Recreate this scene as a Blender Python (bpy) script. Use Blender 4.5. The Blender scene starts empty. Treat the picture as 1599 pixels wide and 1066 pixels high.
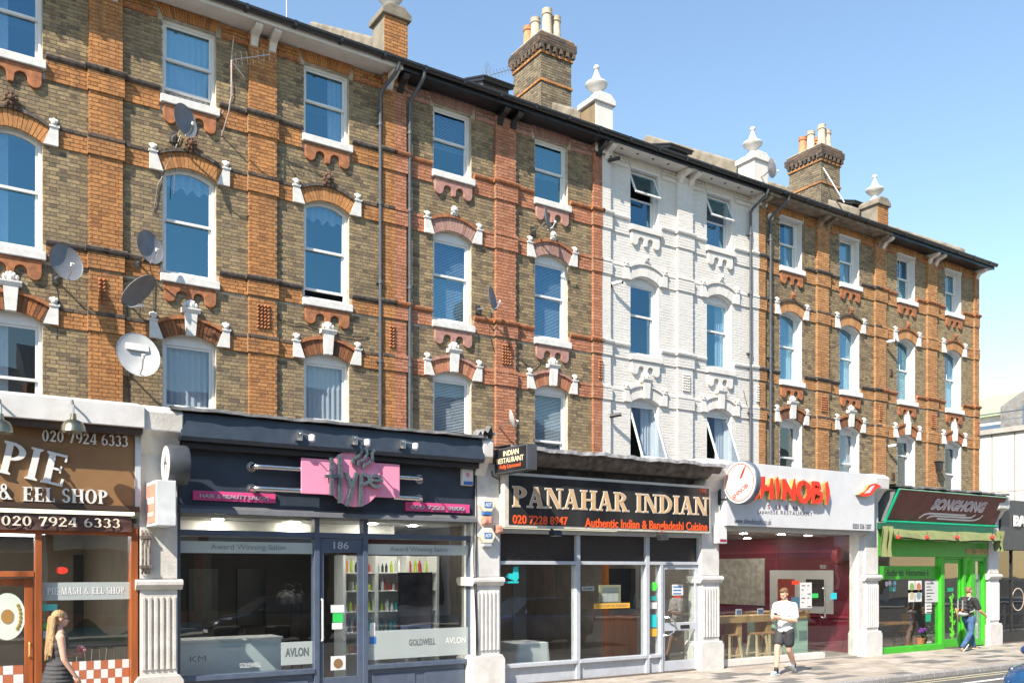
import bpy, bmesh, math, random
from mathutils import Vector, Matrix
from math import sin, cos, pi, radians
random.seed(7)
S = bpy.context.scene
COL = S.collection
# ------------------------------------------------------------------ camera
# x runs along the street front (to the right), y into the buildings, z up; the shop fronts stand at y = 0
FPX, CX, HY, VX, CAMH, DS, DU = 1400., 800., 887., 2930., 2.3, 14.5, 18.35
_n = math.hypot(VX - CX, FPX); CA = (VX - CX)/_n; CB = FPX/_n
cam = bpy.data.cameras.new('camera'); camo = bpy.data.objects.new('camera', cam); COL.objects.link(camo)
cam.sensor_width = 36; cam.lens = FPX/1599*36; cam.clip_end = 2000; cam.clip_start = .1
cam.shift_y = (HY - 533)/1599
camo.location = (0, -DS, CAMH); camo.rotation_euler = (radians(90), 0, -math.atan2(CB, CA))
S.camera = camo
def P(x, y, Y=0.):
    """photo pixel -> (X, Z) on the upright plane y = Y"""
    D = DS + Y; u = (x - CX)/FPX; Z = D/(CA - CB*u)
    return D*(CA*u + CB)/(CA - CB*u), CAMH + (HY - y)/FPX*Z
def PX(x, Y=0.): return P(x, 0, Y)[0]
# ------------------------------------------------------------------ light
SUN = Vector((-1.9, -1.0, 2.0)).normalized()
w = bpy.data.worlds.new('World'); S.world = w; w.use_nodes = True
nt = w.node_tree; bg = nt.nodes['Background']
sky = nt.nodes.new('ShaderNodeTexSky'); sky.sky_type = 'NISHITA'; sky.sun_disc = False
sky.sun_elevation = math.asin(SUN.z); sky.sun_rotation = math.atan2(SUN.x, SUN.y)
sky.air_density = 1.5; sky.dust_density = 0.; sky.ozone_density = 3.
nt.links.new(sky.outputs[0], bg.inputs[0]); bg.inputs[1].default_value = .11
sl = bpy.data.lights.new('sun', 'SUN'); sl.energy = 5.; sl.angle = radians(.5); sl.color = (1, .90, .76)
so = bpy.data.objects.new('sun', sl); COL.objects.link(so)
so.rotation_euler = (-SUN).to_track_quat('-Z', 'Y').to_euler()
S.view_settings.view_transform = 'Standard'; S.view_settings.look = 'None'
S.view_settings.gamma = 1; S.view_settings.exposure = 1.06
S.render.engine = 'CYCLES'
# ------------------------------------------------------------------ mesh helpers
class MB:
    def __init__(s): s.v = []; s.f = []; s.m = []
    def add(s, vs, fs, m=0):
        o = len(s.v); s.v += [tuple(p) for p in vs]
        for f in fs: s.f.append(tuple(i + o for i in f)); s.m.append(m)
        return s
    def box(s, x0, x1, y0, y1, z0, z1, m=0):
        return s.add([(x0,y0,z0),(x1,y0,z0),(x1,y1,z0),(x0,y1,z0),(x0,y0,z1),(x1,y0,z1),(x1,y1,z1),(x0,y1,z1)],
              [(0,3,2,1),(4,5,6,7),(0,1,5,4),(1,2,6,5),(2,3,7,6),(3,0,4,7)], m)
    def prism(s, poly, a0, a1, pl='xz', m=0):
        """polygon extruded: 'xz' along y, 'yz' along x, 'xy' along z"""
        ar = sum(poly[i-1][0]*poly[i][1] - poly[i][0]*poly[i-1][1] for i in range(len(poly)))
        if ar < 0: poly = poly[::-1]
        n = len(poly)
        if pl == 'xz': vs = [(p[0], a0, p[1]) for p in poly] + [(p[0], a1, p[1]) for p in poly]; fl = False
        elif pl == 'yz': vs = [(a0, p[0], p[1]) for p in poly] + [(a1, p[0], p[1]) for p in poly]; fl = True
        else: vs = [(p[0], p[1], a0) for p in poly] + [(p[0], p[1], a1) for p in poly]; fl = True
        A = tuple(range(n)); B = tuple(range(2*n - 1, n - 1, -1))
        sd = [(i, i + n, (i + 1) % n + n, (i + 1) % n) for i in range(n)]
        fs = [A, B] + sd
        if (a1 > a0) == fl: fs = [f[::-1] for f in fs]
        return s.add(vs, fs, m)
    def tube(s, pts, r, n=8, m=0):
        pts = [Vector(p) for p in pts]; rs = r if isinstance(r, (list, tuple)) else [r]*len(pts)
        vs = []; t0 = (pts[1] - pts[0]).normalized()
        up = Vector((0,0,1)) if abs(t0.z) < .9 else Vector((1,0,0))
        nx = t0.cross(up).normalized()
        for i, p in enumerate(pts):
            if i == 0: t = pts[1] - p
            elif i == len(pts) - 1: t = p - pts[i-1]
            else: t = (pts[i+1] - p).normalized() + (p - pts[i-1]).normalized()
            t.normalize(); nx = (nx - t*nx.dot(t)).normalized(); ny = t.cross(nx)
            for j in range(n):
                a = 2*pi*j/n; vs.append(p + (nx*cos(a) + ny*sin(a))*rs[i])
        fs = []
        for i in range(len(pts) - 1):
            for j in range(n):
                a = i*n + j; b = i*n + (j + 1) % n; fs.append((a, b, b + n, a + n))
        fs.append(tuple(range(n - 1, -1, -1))); fs.append(tuple(range((len(pts)-1)*n, len(pts)*n)))
        return s.add(vs, fs, m)
    def lathe(s, prof, c, n=20, axis='z', m=0):
        """profile [(r, h)] turned round an axis through c"""
        vs = []; c = Vector(c)
        for r, h in prof:
            for j in range(n):
                a = 2*pi*j/n; p = (r*cos(a), r*sin(a), h)
                if axis == 'y': p = (r*cos(a), h, -r*sin(a))
                if axis == 'x': p = (h, r*cos(a), r*sin(a))
                vs.append(c + Vector(p))
        fs = []
        for i in range(len(prof) - 1):
            for j in range(n):
                a = i*n + j; b = i*n + (j + 1) % n; fs.append((a, b, b + n, a + n))
        if prof[0][0] > 1e-5: fs.append(tuple(range(n - 1, -1, -1)))
        if prof[-1][0] > 1e-5: fs.append(tuple(range((len(prof)-1)*n, len(prof)*n)))
        return s.add(vs, fs, m)
    def ball(s, c, r, nu=10, nv=7, m=0):
        rx, ry, rz = r if isinstance(r, (tuple, list)) else (r, r, r)
        c = Vector(c); vs = [c + Vector((0,0,-rz))]
        for i in range(1, nv):
            t = -pi/2 + pi*i/nv
            for j in range(nu):
                a = 2*pi*j/nu; vs.append(c + Vector((rx*cos(t)*cos(a), ry*cos(t)*sin(a), rz*sin(t))))
        vs.append(c + Vector((0,0,rz))); fs = []
        for j in range(nu): fs.append((0, 1 + (j+1) % nu, 1 + j))
        for i in range(nv - 2):
            for j in range(nu):
                a = 1 + i*nu + j; b = 1 + i*nu + (j + 1) % nu; fs.append((a, b, b + nu, a + nu))
        L = len(vs) - 1
        for j in range(nu): fs.append((L, L - nu + j, L - nu + (j + 1) % nu))
        return s.add(vs, fs, m)
    def quad(s, a, b, c, d, m=0): return s.add([a, b, c, d], [(0,1,2,3)], m)
    def sheet(s, fn, nu, nv, m=0):
        vs = [fn(i/nu, j/nv) for j in range(nv + 1) for i in range(nu + 1)]
        fs = [(j*(nu+1)+i, j*(nu+1)+i+1, (j+1)*(nu+1)+i+1, (j+1)*(nu+1)+i) for j in range(nv) for i in range(nu)]
        return s.add(vs, fs, m)
    def xf(s, M, i0=0):
        s.v[i0:] = [tuple(M @ Vector(p)) for p in s.v[i0:]]; return s
ORG = {}
def org(o): return ORG.get(o.name, Vector((0,0,0)))
def tag(o, label=None, cat=None, group=None, kind=None):
    if label: o['label'] = label
    if cat: o['category'] = cat
    if group: o['group'] = group
    if kind: o['kind'] = kind
    return o
def thing(name, loc, label, cat, group=None):
    o = bpy.data.objects.new(name, None); COL.objects.link(o); o.location = loc; o.empty_display_size = .2
    ORG[o.name] = Vector(loc); return tag(o, label, cat, group)
def obj(name, mb, mats, parent=None, smooth=False, bevel=0., label=None, kind=None, sharp=.7):
    """one mesh object; geometry is given in world coordinates"""
    g = org(parent) if parent else Vector((0,0,0))
    me = bpy.data.meshes.new(name)
    me.from_pydata([(p[0]-g.x, p[1]-g.y, p[2]-g.z) for p in mb.v], [], mb.f)
    if not isinstance(mats, (list, tuple)): mats = [mats]
    for m in mats: me.materials.append(m)
    if len(mats) > 1: me.polygons.foreach_set('material_index', mb.m)
    if smooth:
        me.polygons.foreach_set('use_smooth', [True]*len(me.polygons)); me.set_sharp_from_angle(angle=sharp)
    o = bpy.data.objects.new(name, me); COL.objects.link(o)
    if parent: o.parent = parent; ORG[o.name] = g
    if bevel:
        b = o.modifiers.new('bevel', 'BEVEL'); b.width = bevel; b.segments = 2; b.limit_method = 'ANGLE'; b.angle_limit = .6
    return tag(o, label, None, None, kind)
def single(name, mb, mats, label, cat, group=None, **k):
    """a thing that is one mesh, its origin at its base"""
    xs = [p[0] for p in mb.v]; ys = [p[1] for p in mb.v]; zs = [p[2] for p in mb.v]
    c = Vector(((min(xs)+max(xs))/2, (min(ys)+max(ys))/2, min(zs)))
    mb.v = [(p[0]-c.x, p[1]-c.y, p[2]-c.z) for p in mb.v]
    o = obj(name, mb, mats, **k); o.location = c; return tag(o, label, cat, group)
# ------------------------------------------------------------------ materials
def N(t, ty, **kw):
    n = t.nodes.new(ty)
    for k, v in kw.items(): setattr(n, k, v)
    return n
def ramp(t, stops):
    r = N(t, 'ShaderNodeValToRGB'); e = r.color_ramp.elements
    while len(e) < len(stops): e.new(.5)
    for i, (p, c) in enumerate(stops): e[i].position = p; e[i].color = (*c, 1)
    return r
MC = {}
def surf(name, col, rough=.7, var=.12, scale=6., bump=.15, bscale=70., metal=0., dirt=0., dirtcol=(.08,.07,.06), dscale=1.5, spec=.5, coat=0., streak=False):
    """painted / stone / timber surface: colour mottling, fine relief, optional grime patches"""
    if name in MC: return MC[name]
    m = bpy.data.materials.new(name); m.use_nodes = True; t = m.node_tree; b = t.nodes['Principled BSDF']
    L = t.links.new; g = N(t, 'ShaderNodeNewGeometry'); pos = g.outputs['Position']
    if streak:
        mp = N(t, 'ShaderNodeMapping'); mp.inputs['Scale'].default_value = (1, 1, .12); L(pos, mp.inputs[0]); ps = mp.outputs[0]
    else: ps = pos
    n1 = N(t, 'ShaderNodeTexNoise'); n1.inputs['Scale'].default_value = scale; n1.inputs['Detail'].default_value = 6; L(ps, n1.inputs['Vector'])
    lo = tuple(max(0, c*(1 - 1.6*var)) for c in col); hi = tuple(min(1, c*(1 + 1.3*var)) for c in col)
    r = ramp(t, [(.3, lo), (.7, hi)]); L(n1.outputs[0], r.inputs[0]); out = r.outputs[0]
    if dirt:
        n2 = N(t, 'ShaderNodeTexNoise'); n2.inputs['Scale'].default_value = dscale; n2.inputs['Detail'].default_value = 9; n2.inputs['Roughness'].default_value = .68; L(ps, n2.inputs['Vector'])
        r2 = ramp(t, [(.46, (0,0,0)), (.72, (dirt,)*3)]); L(n2.outputs[0], r2.inputs[0])
        mx = N(t, 'ShaderNodeMixRGB'); mx.inputs[2].default_value = (*dirtcol, 1); L(r2.outputs[0], mx.inputs[0]); L(out, mx.inputs[1]); out = mx.outputs[0]
    L(out, b.inputs['Base Color'])
    b.inputs['Roughness'].default_value = rough; b.inputs['Metallic'].default_value = metal; b.inputs['Specular IOR Level'].default_value = spec
    if coat: b.inputs['Coat Weight'].default_value = coat; b.inputs['Coat Roughness'].default_value = .05
    if bump:
        n3 = N(t, 'ShaderNodeTexNoise'); n3.inputs['Scale'].default_value = bscale; n3.inputs['Detail'].default_value = 4; L(pos, n3.inputs['Vector'])
        bp = N(t, 'ShaderNodeBump'); bp.inputs['Strength'].default_value = bump; bp.inputs['Distance'].default_value = .01
        L(n3.outputs[0], bp.inputs['Height']); L(bp.outputs[0], b.inputs['Normal'])
    MC[name] = m; return m
def brickmat(name, stops, soot=.35, bump=.5, rough=.9, mott=(.66,1.1)):
    """one colour per brick (per object or per mesh island), pitted face, soot in patches"""
    m = bpy.data.materials.new(name); m.use_nodes = True; t = m.node_tree; b = t.nodes['Principled BSDF']; L = t.links.new
    g = N(t, 'ShaderNodeNewGeometry'); oi = N(t, 'ShaderNodeObjectInfo')
    ad = N(t, 'ShaderNodeMath', operation='ADD'); L(g.outputs['Random Per Island'], ad.inputs[0]); L(oi.outputs['Random'], ad.inputs[1])
    fr = N(t, 'ShaderNodeMath', operation='FRACT'); L(ad.outputs[0], fr.inputs[0])
    r = ramp(t, stops); L(fr.outputs[0], r.inputs[0])
    n1 = N(t, 'ShaderNodeTexNoise'); n1.inputs['Scale'].default_value = 22; n1.inputs['Detail'].default_value = 8; n1.inputs['Roughness'].default_value = .7; L(g.outputs['Position'], n1.inputs['Vector'])
    r1 = ramp(t, [(.3, (mott[0],)*3), (.62, (mott[1],)*3)]); L(n1.outputs[0], r1.inputs[0])
    mu = N(t, 'ShaderNodeMixRGB', blend_type='MULTIPLY'); mu.inputs[0].default_value = 1; L(r.outputs[0], mu.inputs[1]); L(r1.outputs[0], mu.inputs[2])
    n2 = N(t, 'ShaderNodeTexNoise'); n2.inputs['Scale'].default_value = .9; n2.inputs['Detail'].default_value = 10; n2.inputs['Roughness'].default_value = .65; L(g.outputs['Position'], n2.inputs['Vector'])
    r2 = ramp(t, [(.45, (0,0,0)), (.75, (soot,)*3)]); L(n2.outputs[0], r2.inputs[0])
    mx = N(t, 'ShaderNodeMixRGB'); mx.inputs[2].default_value = (.07,.06,.05,1)
    mp = N(t, 'ShaderNodeMapping'); mp.inputs['Scale'].default_value = (4.5, 4.5, .45); L(g.outputs['Position'], mp.inputs[0])
    n4 = N(t, 'ShaderNodeTexNoise'); n4.inputs['Scale'].default_value = 1.; n4.inputs['Detail'].default_value = 7; L(mp.outputs[0], n4.inputs['Vector'])
    r4 = ramp(t, [(.50, (0,0,0)), (.74, (soot*1.1,)*3)]); L(n4.outputs[0], r4.inputs[0])
    sm = N(t, 'ShaderNodeMath', operation='MAXIMUM'); L(r2.outputs[0], sm.inputs[0]); L(r4.outputs[0], sm.inputs[1]); L(sm.outputs[0], mx.inputs[0]); L(mu.outputs[0], mx.inputs[1])
    L(mx.outputs[0], b.inputs['Base Color']); b.inputs['Roughness'].default_value = rough; b.inputs['Specular IOR Level'].default_value = .3
    bp = N(t, 'ShaderNodeBump'); bp.inputs['Strength'].default_value = bump; bp.inputs['Distance'].default_value = .012
    n3 = N(t, 'ShaderNodeTexNoise'); n3.inputs['Scale'].default_value = 45; n3.inputs['Detail'].default_value = 6; L(g.outputs['Position'], n3.inputs['Vector'])
    L(n3.outputs[0], bp.inputs['Height']); L(bp.outputs[0], b.inputs['Normal'])
    MC[name] = m; return m
def glass(name, ior=1.5, tint=(.93,.96,.95), rough=0., refl=(1,1,1)):
    m = bpy.data.materials.new(name); m.use_nodes = True; t = m.node_tree; t.nodes.clear(); L = t.links.new
    o = N(t, 'ShaderNodeOutputMaterial'); mx = N(t, 'ShaderNodeMixShader'); fr = N(t, 'ShaderNodeFresnel'); fr.inputs[0].default_value = ior
    tr = N(t, 'ShaderNodeBsdfTransparent'); tr.inputs[0].default_value = (*tint, 1); gl = N(t, 'ShaderNodeBsdfGlossy'); gl.inputs['Roughness'].default_value = rough; gl.inputs[0].default_value = (*refl, 1)
    oi = N(t, 'ShaderNodeObjectInfo'); rm = ramp(t, [(0, tuple(c*.72 for c in refl)), (1, tuple(min(1, c*1.25) for c in refl))]); L(oi.outputs['Random'], rm.inputs[0]); L(rm.outputs[0], gl.inputs[0])
    # old panes are never quite flat: a slow ripple bends the reflections
    g = N(t, 'ShaderNodeNewGeometry'); n = N(t, 'ShaderNodeTexNoise'); n.inputs['Scale'].default_value = 1.3; n.inputs['Detail'].default_value = 1; L(g.outputs['Position'], n.inputs['Vector'])
    bp = N(t, 'ShaderNodeBump'); bp.inputs['Strength'].default_value = .10; bp.inputs['Distance'].default_value = .02; L(n.outputs[0], bp.inputs['Height']); L(bp.outputs[0], gl.inputs['Normal'])
    bf = N(t, 'ShaderNodeMath', operation='SUBTRACT'); bf.inputs[0].default_value = 1; L(g.outputs['Backfacing'], bf.inputs[1]); mf = N(t, 'ShaderNodeMath', operation='MULTIPLY'); L(fr.outputs[0], mf.inputs[0]); L(bf.outputs[0], mf.inputs[1])
    L(mf.outputs[0], mx.inputs[0]); L(tr.outputs[0], mx.inputs[1]); L(gl.outputs[0], mx.inputs[2]); L(mx.outputs[0], o.inputs[0])
    MC[name] = m; return m
def emit(name, col, st):
    m = bpy.data.materials.new(name); m.use_nodes = True; b = m.node_tree.nodes['Principled BSDF']
    b.inputs['Base Color'].default_value = (*col, 1); b.inputs['Emission Color'].default_value = (*col, 1); b.inputs['Emission Strength'].default_value = st; return m
def cloth(name, col, trans=.35, rough=.9):
    m = bpy.data.materials.new(name); m.use_nodes = True; t = m.node_tree; b = t.nodes['Principled BSDF']; L = t.links.new
    b.inputs['Base Color'].default_value = (*col, 1); b.inputs['Roughness'].default_value = rough
    tl = N(t, 'ShaderNodeBsdfTranslucent'); tl.inputs[0].default_value = (*col, 1); mx = N(t, 'ShaderNodeMixShader'); mx.inputs[0].default_value = trans
    L(b.outputs[0], mx.inputs[1]); L(tl.outputs[0], mx.inputs[2]); L(mx.outputs[0], t.nodes['Material Output'].inputs[0]); MC[name] = m; return m
B_STOCK = brickmat('stock_brick', [(0,(.13,.10,.07)),(.16,(.20,.15,.093)),(.5,(.275,.203,.114)),(.82,(.345,.26,.145)),(1,(.225,.17,.113))], .38)
B_CLEAN = brickmat('clean_stock_brick', [(0,(.20,.155,.095)),(.4,(.28,.21,.12)),(.8,(.34,.255,.145)),(1,(.25,.195,.13))], .12)
B_ORANGE = brickmat('orange_brick', [(0,(.29,.13,.052)),(.25,(.41,.188,.070)),(.7,(.48,.228,.086)),(1,(.36,.16,.06))], .40)
B_PINK = brickmat('pink_painted_brick', [(0,(.34,.14,.08)),(.4,(.43,.18,.10)),(.8,(.48,.225,.14)),(1,(.38,.155,.088))], .28)
B_MAUVE = brickmat('mauve_painted_brick', [(0,(.30,.17,.14)),(.5,(.37,.215,.18)),(1,(.42,.26,.22))], .2)
B_ORANGEHAZE = brickmat('hazed_orange_brick', [(0,(.32,.16,.07)),(.3,(.43,.218,.092)),(.7,(.50,.265,.118)),(1,(.38,.188,.08))], .22)  # paler orange: haze and bright exposure of the far houses put into the colour
B_SOOTO = brickmat('sooty_orange_brick', [(0,(.10,.05,.03)),(.5,(.21,.085,.04)),(1,(.33,.13,.05))], .5)
B_CHIM = brickmat('chimney_brick', [(0,(.12,.10,.075)),(.4,(.20,.165,.115)),(.8,(.27,.22,.145)),(1,(.17,.145,.11))], .35)
B_WHITE = brickmat('white_painted_brick', [(0,(.58,.56,.525)),(.5,(.62,.60,.565)),(1,(.60,.58,.545))], .04, .06, .6, (.95,1.02))
B_DARK = brickmat('sooty_brick', [(0,(.06,.05,.045)),(.5,(.11,.085,.07)),(1,(.17,.11,.07))], .5)
M_MORT = surf('stock_mortar', (.48,.43,.34), .95, .2, 8, .4, 60, dirt=.4, dscale=1.2)
M_MORTO = surf('orange_mortar', (.29,.19,.11), .95, .2, 8, .4, 60, dirt=.4)
M_WPAINT = surf('white_masonry_paint', (.62,.60,.565), .6, .04, 4, .06, 50, dirt=.30, dirtcol=(.36,.33,.29), streak=True, dscale=2.2)
M_STONE = surf('white_painted_stone', (.62,.61,.585), .6, .06, 9, .25, 60, dirt=.3, dirtcol=(.30,.27,.24), dscale=6)
M_TERRA = surf('terracotta', (.33,.125,.05), .8, .25, 9, .25, 50, dirt=.45, dscale=5)
M_TERRAD = surf('sooty_terracotta', (.12,.07,.045), .9, .4, 14, .4, 50)
M_TERRAP = surf('pink_painted_terracotta', (.38,.20,.16), .7, .15, 9, .2, 50, dirt=.2)
M_MOULD = surf('sooty_moulding', (.085,.07,.06), .85, .4, 12, .3, 60)
M_FRAME = surf('white_gloss_frame', (.66,.66,.65), .35, .03, 5, 0, dirt=.1, dirtcol=(.5,.47,.42))
M_RENDER = surf('cement_render', (.21,.185,.145), .95, .25, 3, .5, 40, dirt=.5, dirtcol=(.2,.18,.14))
M_SLATE = surf('roof_slate', (.10,.10,.11), .6, .2, 5, .2)
M_BLACKG = surf('black_gutter_paint', (.018,.02,.024), .35, .2, 10, .05)
M_PIPE = surf('grey_pipe_paint', (.075,.085,.10), .4, .1, 10, .05)
M_BLUEBD = surf('dark_blue_board', (.025,.07,.12), .4, .1, 10, .05)
M_ROOM = surf('room_plaster', (.16,.16,.16), .9, .05, 3, 0)
M_NET = cloth('net_curtain', (.75,.77,.80), .45)
M_CURT = cloth('cream_curtain', (.70,.68,.62), .35)
M_BLIND = surf('blind_slats', (.70,.72,.74), .5, .03, 5, 0)
G_UP = glass('upper_window_glass', 3.5, (.82,.90,.96), refl=(.36,.70,1.0))  # blue of the mirrored sky is put into the reflection tint
G_LOW = glass('lower_window_glass', 2.1, (.88,.92,.95), refl=(.72,.88,1.0))  # greyer reflection tint stands for the buildings mirrored in the lower row
G_SHOP = glass('shop_window_glass', 2.4, (.90,.93,.92))
# ------------------------------------------------------------------ upper houses
YF = DU - DS; PITCH = 5.97; U0 = 2.88
XC = (1.54, 4.40); HW = .515
FLO = {'T': (11.54, 13.06, 0), 'M': (8.07, 10.02, .17), 'L': (4.5, 6.76, .15)}
BANDS = [('T', 11.20, 11.58, True), ('H', 10.01, 10.41, False), ('M', 7.89, 8.20, True), ('K', 6.72, 7.10, False)]
UNIT = MB(); UNIT.add([(-.5,-1,0),(.5,-1,0),(.5,0,0),(-.5,0,0),(-.5,-1,1),(.5,-1,1),(.5,0,1),(-.5,0,1)],
                      [(0,1,5,4),(1,2,6,5),(3,0,4,7),(4,5,6,7),(0,3,2,1)])
def unit_brick(mat):
    me = bpy.data.meshes.new('brick'); me.from_pydata(UNIT.v, [], UNIT.f); me.materials.append(mat); return me
BR_MESH = {}
CRS = .075; JT = .013
def lay(out, x0, x1, z0, z1, yf, d, mi, holes=None, phase=0, zref=4.4):
    """Flemish bond: (xc, z, w, h, front y, depth, material) per brick; holes(z0, z1) -> [(xa, xb)]"""
    i = round((z0 - zref)/CRS); 
    while True:
        z = zref + i*CRS; i += 1
        if z > z1 - .03: break
        h = min(CRS - JT, z1 - z)
        x = x0 - (.169 if (i + phase) % 2 else 0) - .0; k = 0; row = []
        x -= random.choice((0, 0, .005))
        while x < x1 - .02:
            wd = .225 if k % 2 == 0 else .1125; k += 1
            row.append((max(x, x0), min(x + wd - JT, x1))); x += wd
        for ha, hb in (holes(z, z + h) if holes else ()):
            nr = []
            for a, b in row:
                if b <= ha or a >= hb: nr.append((a, b)); continue
                if a < ha: nr.append((a, ha))
                if b > hb: nr.append((hb, b))
            row = nr
        for a, b in row:
            if b - a > .025: out.append(((a + b)/2, z, b - a, h, yf + random.uniform(-.002, .002), d, mi))
def put_bricks(house, wall, bricks, mats, n=300):
    o = org(house)
    vis = sorted(bricks, key=lambda q: (q[1] < 5.3, q[0] + max(0, q[1] - 13.2)*50 + max(0, P0X - q[0])*1000))
    for (x, z, wd, h, yf, d, mi) in vis[:n]:
        m = mats[mi]
        if m.name not in BR_MESH: BR_MESH[m.name] = unit_brick(m)
        b = bpy.data.objects.new('brick', BR_MESH[m.name]); COL.objects.link(b); b.parent = wall
        b.location = (x - o.x, yf + d - o.y, z - o.z); b.scale = (wd, d, h); b.rotation_euler = (0, random.uniform(-.006, .006), 0)
    mb = MB()
    for (x, z, wd, h, yf, d, mi) in vis[n:]:
        t = random.uniform(-.0015, .0015)
        mb.add([(x + p[0]*wd, yf + d + p[1]*d, z + p[2]*h + p[0]*t) for p in UNIT.v], UNIT.f, mi)
    obj('brick_courses', mb, mats, wall, kind='stuff')
P0X = .9
def arc_pts(xc, zs, hw, rise, dr=0., n=14):
    R = (hw*hw + rise*rise)/(2*rise); zc = zs + rise - R; ph = math.asin(hw/R)
    return [(xc + (R + dr)*sin(-ph + 2*ph*i/n), zc + (R + dr)*cos(-ph + 2*ph*i/n)) for i in range(n + 1)], R, zc, ph
def voussoirs(mb, xc, zs, hw, rise, th, y0, y1, skip=0., n=17, side=0):
    R = (hw*hw + rise*rise)/(2*rise); zc = zs + rise - R; ph = math.asin(hw/R)
    for i in range(n):
        a0 = -ph + 2*ph*i/n + .004; a1 = -ph + 2*ph*(i + 1)/n - .004
        if side*(a0 + a1) < 0: continue
        if skip and abs((a0 + a1)/2)*R < skip: continue
        j = random.uniform(-.003, .003)
        mb.prism([(xc + r*sin(a), zc + r*cos(a)) for r, a in ((R, a0), (R, a1), (R + th, a1), (R + th, a0))], y0 + j, y1)
def apron_poly(xc, zt):
    p = [(-.5, 0), (-.5, -.14)]
    p += [(-.385 - .115*cos(a), -.24 - .13*sin(a)) for a in [pi*i/8 for i in range(0, 9)]]
    p += [(-.165 - .105*cos(a), -.24 + .11*sin(a)) for a in [pi*i/8 for i in range(1, 8)]]
    p += [(-.06, -.26), (-.045, -.35), (.045, -.35), (.06, -.26)]
    p += [(.165 - .105*cos(a), -.24 + .11*sin(a)) for a in [pi*i/8 for i in range(1, 8)]]
    p += [(.385 - .115*cos(a), -.24 - .13*sin(a)) for a in [pi*i/8 for i in range(0, 9)]]
    p += [(.5, -.14), (.5, 0)]
    return [(xc + a, zt + b) for a, b in p]
def rosette(mb, c, s):
    rd = random.Random(int(c[0]*100))
    for i in range(9):
        a = 2*pi*i/9; mb.ball((c[0] + s*.62*cos(a), c[1] - .02, c[2] + s*.62*sin(a)), (s*.36, s*.34, s*.36), 7, 5)
    mb.ball((c[0], c[1] - .05, c[2]), s*.42, 8, 6)
    for dx in (-.6, 0, .6): mb.ball((c[0] + dx*s, c[1], c[2] - s*.95), (s*.34, s*.3, s*.4), 6, 5)
def curtain_sheet(mb, x0, x1, y, z0, z1, waves, amp=.014, taper=0.):
    mb.sheet(lambda u, v: (x0 + (x1 - x0)*u*(1 - taper*(1 - v)), y + amp*sin(u*waves*2*pi) + amp*.4*sin(u*waves*5.1 + v*2), z0 + (z1 - z0)*v), max(12, int(waves*8)), 5)
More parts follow.
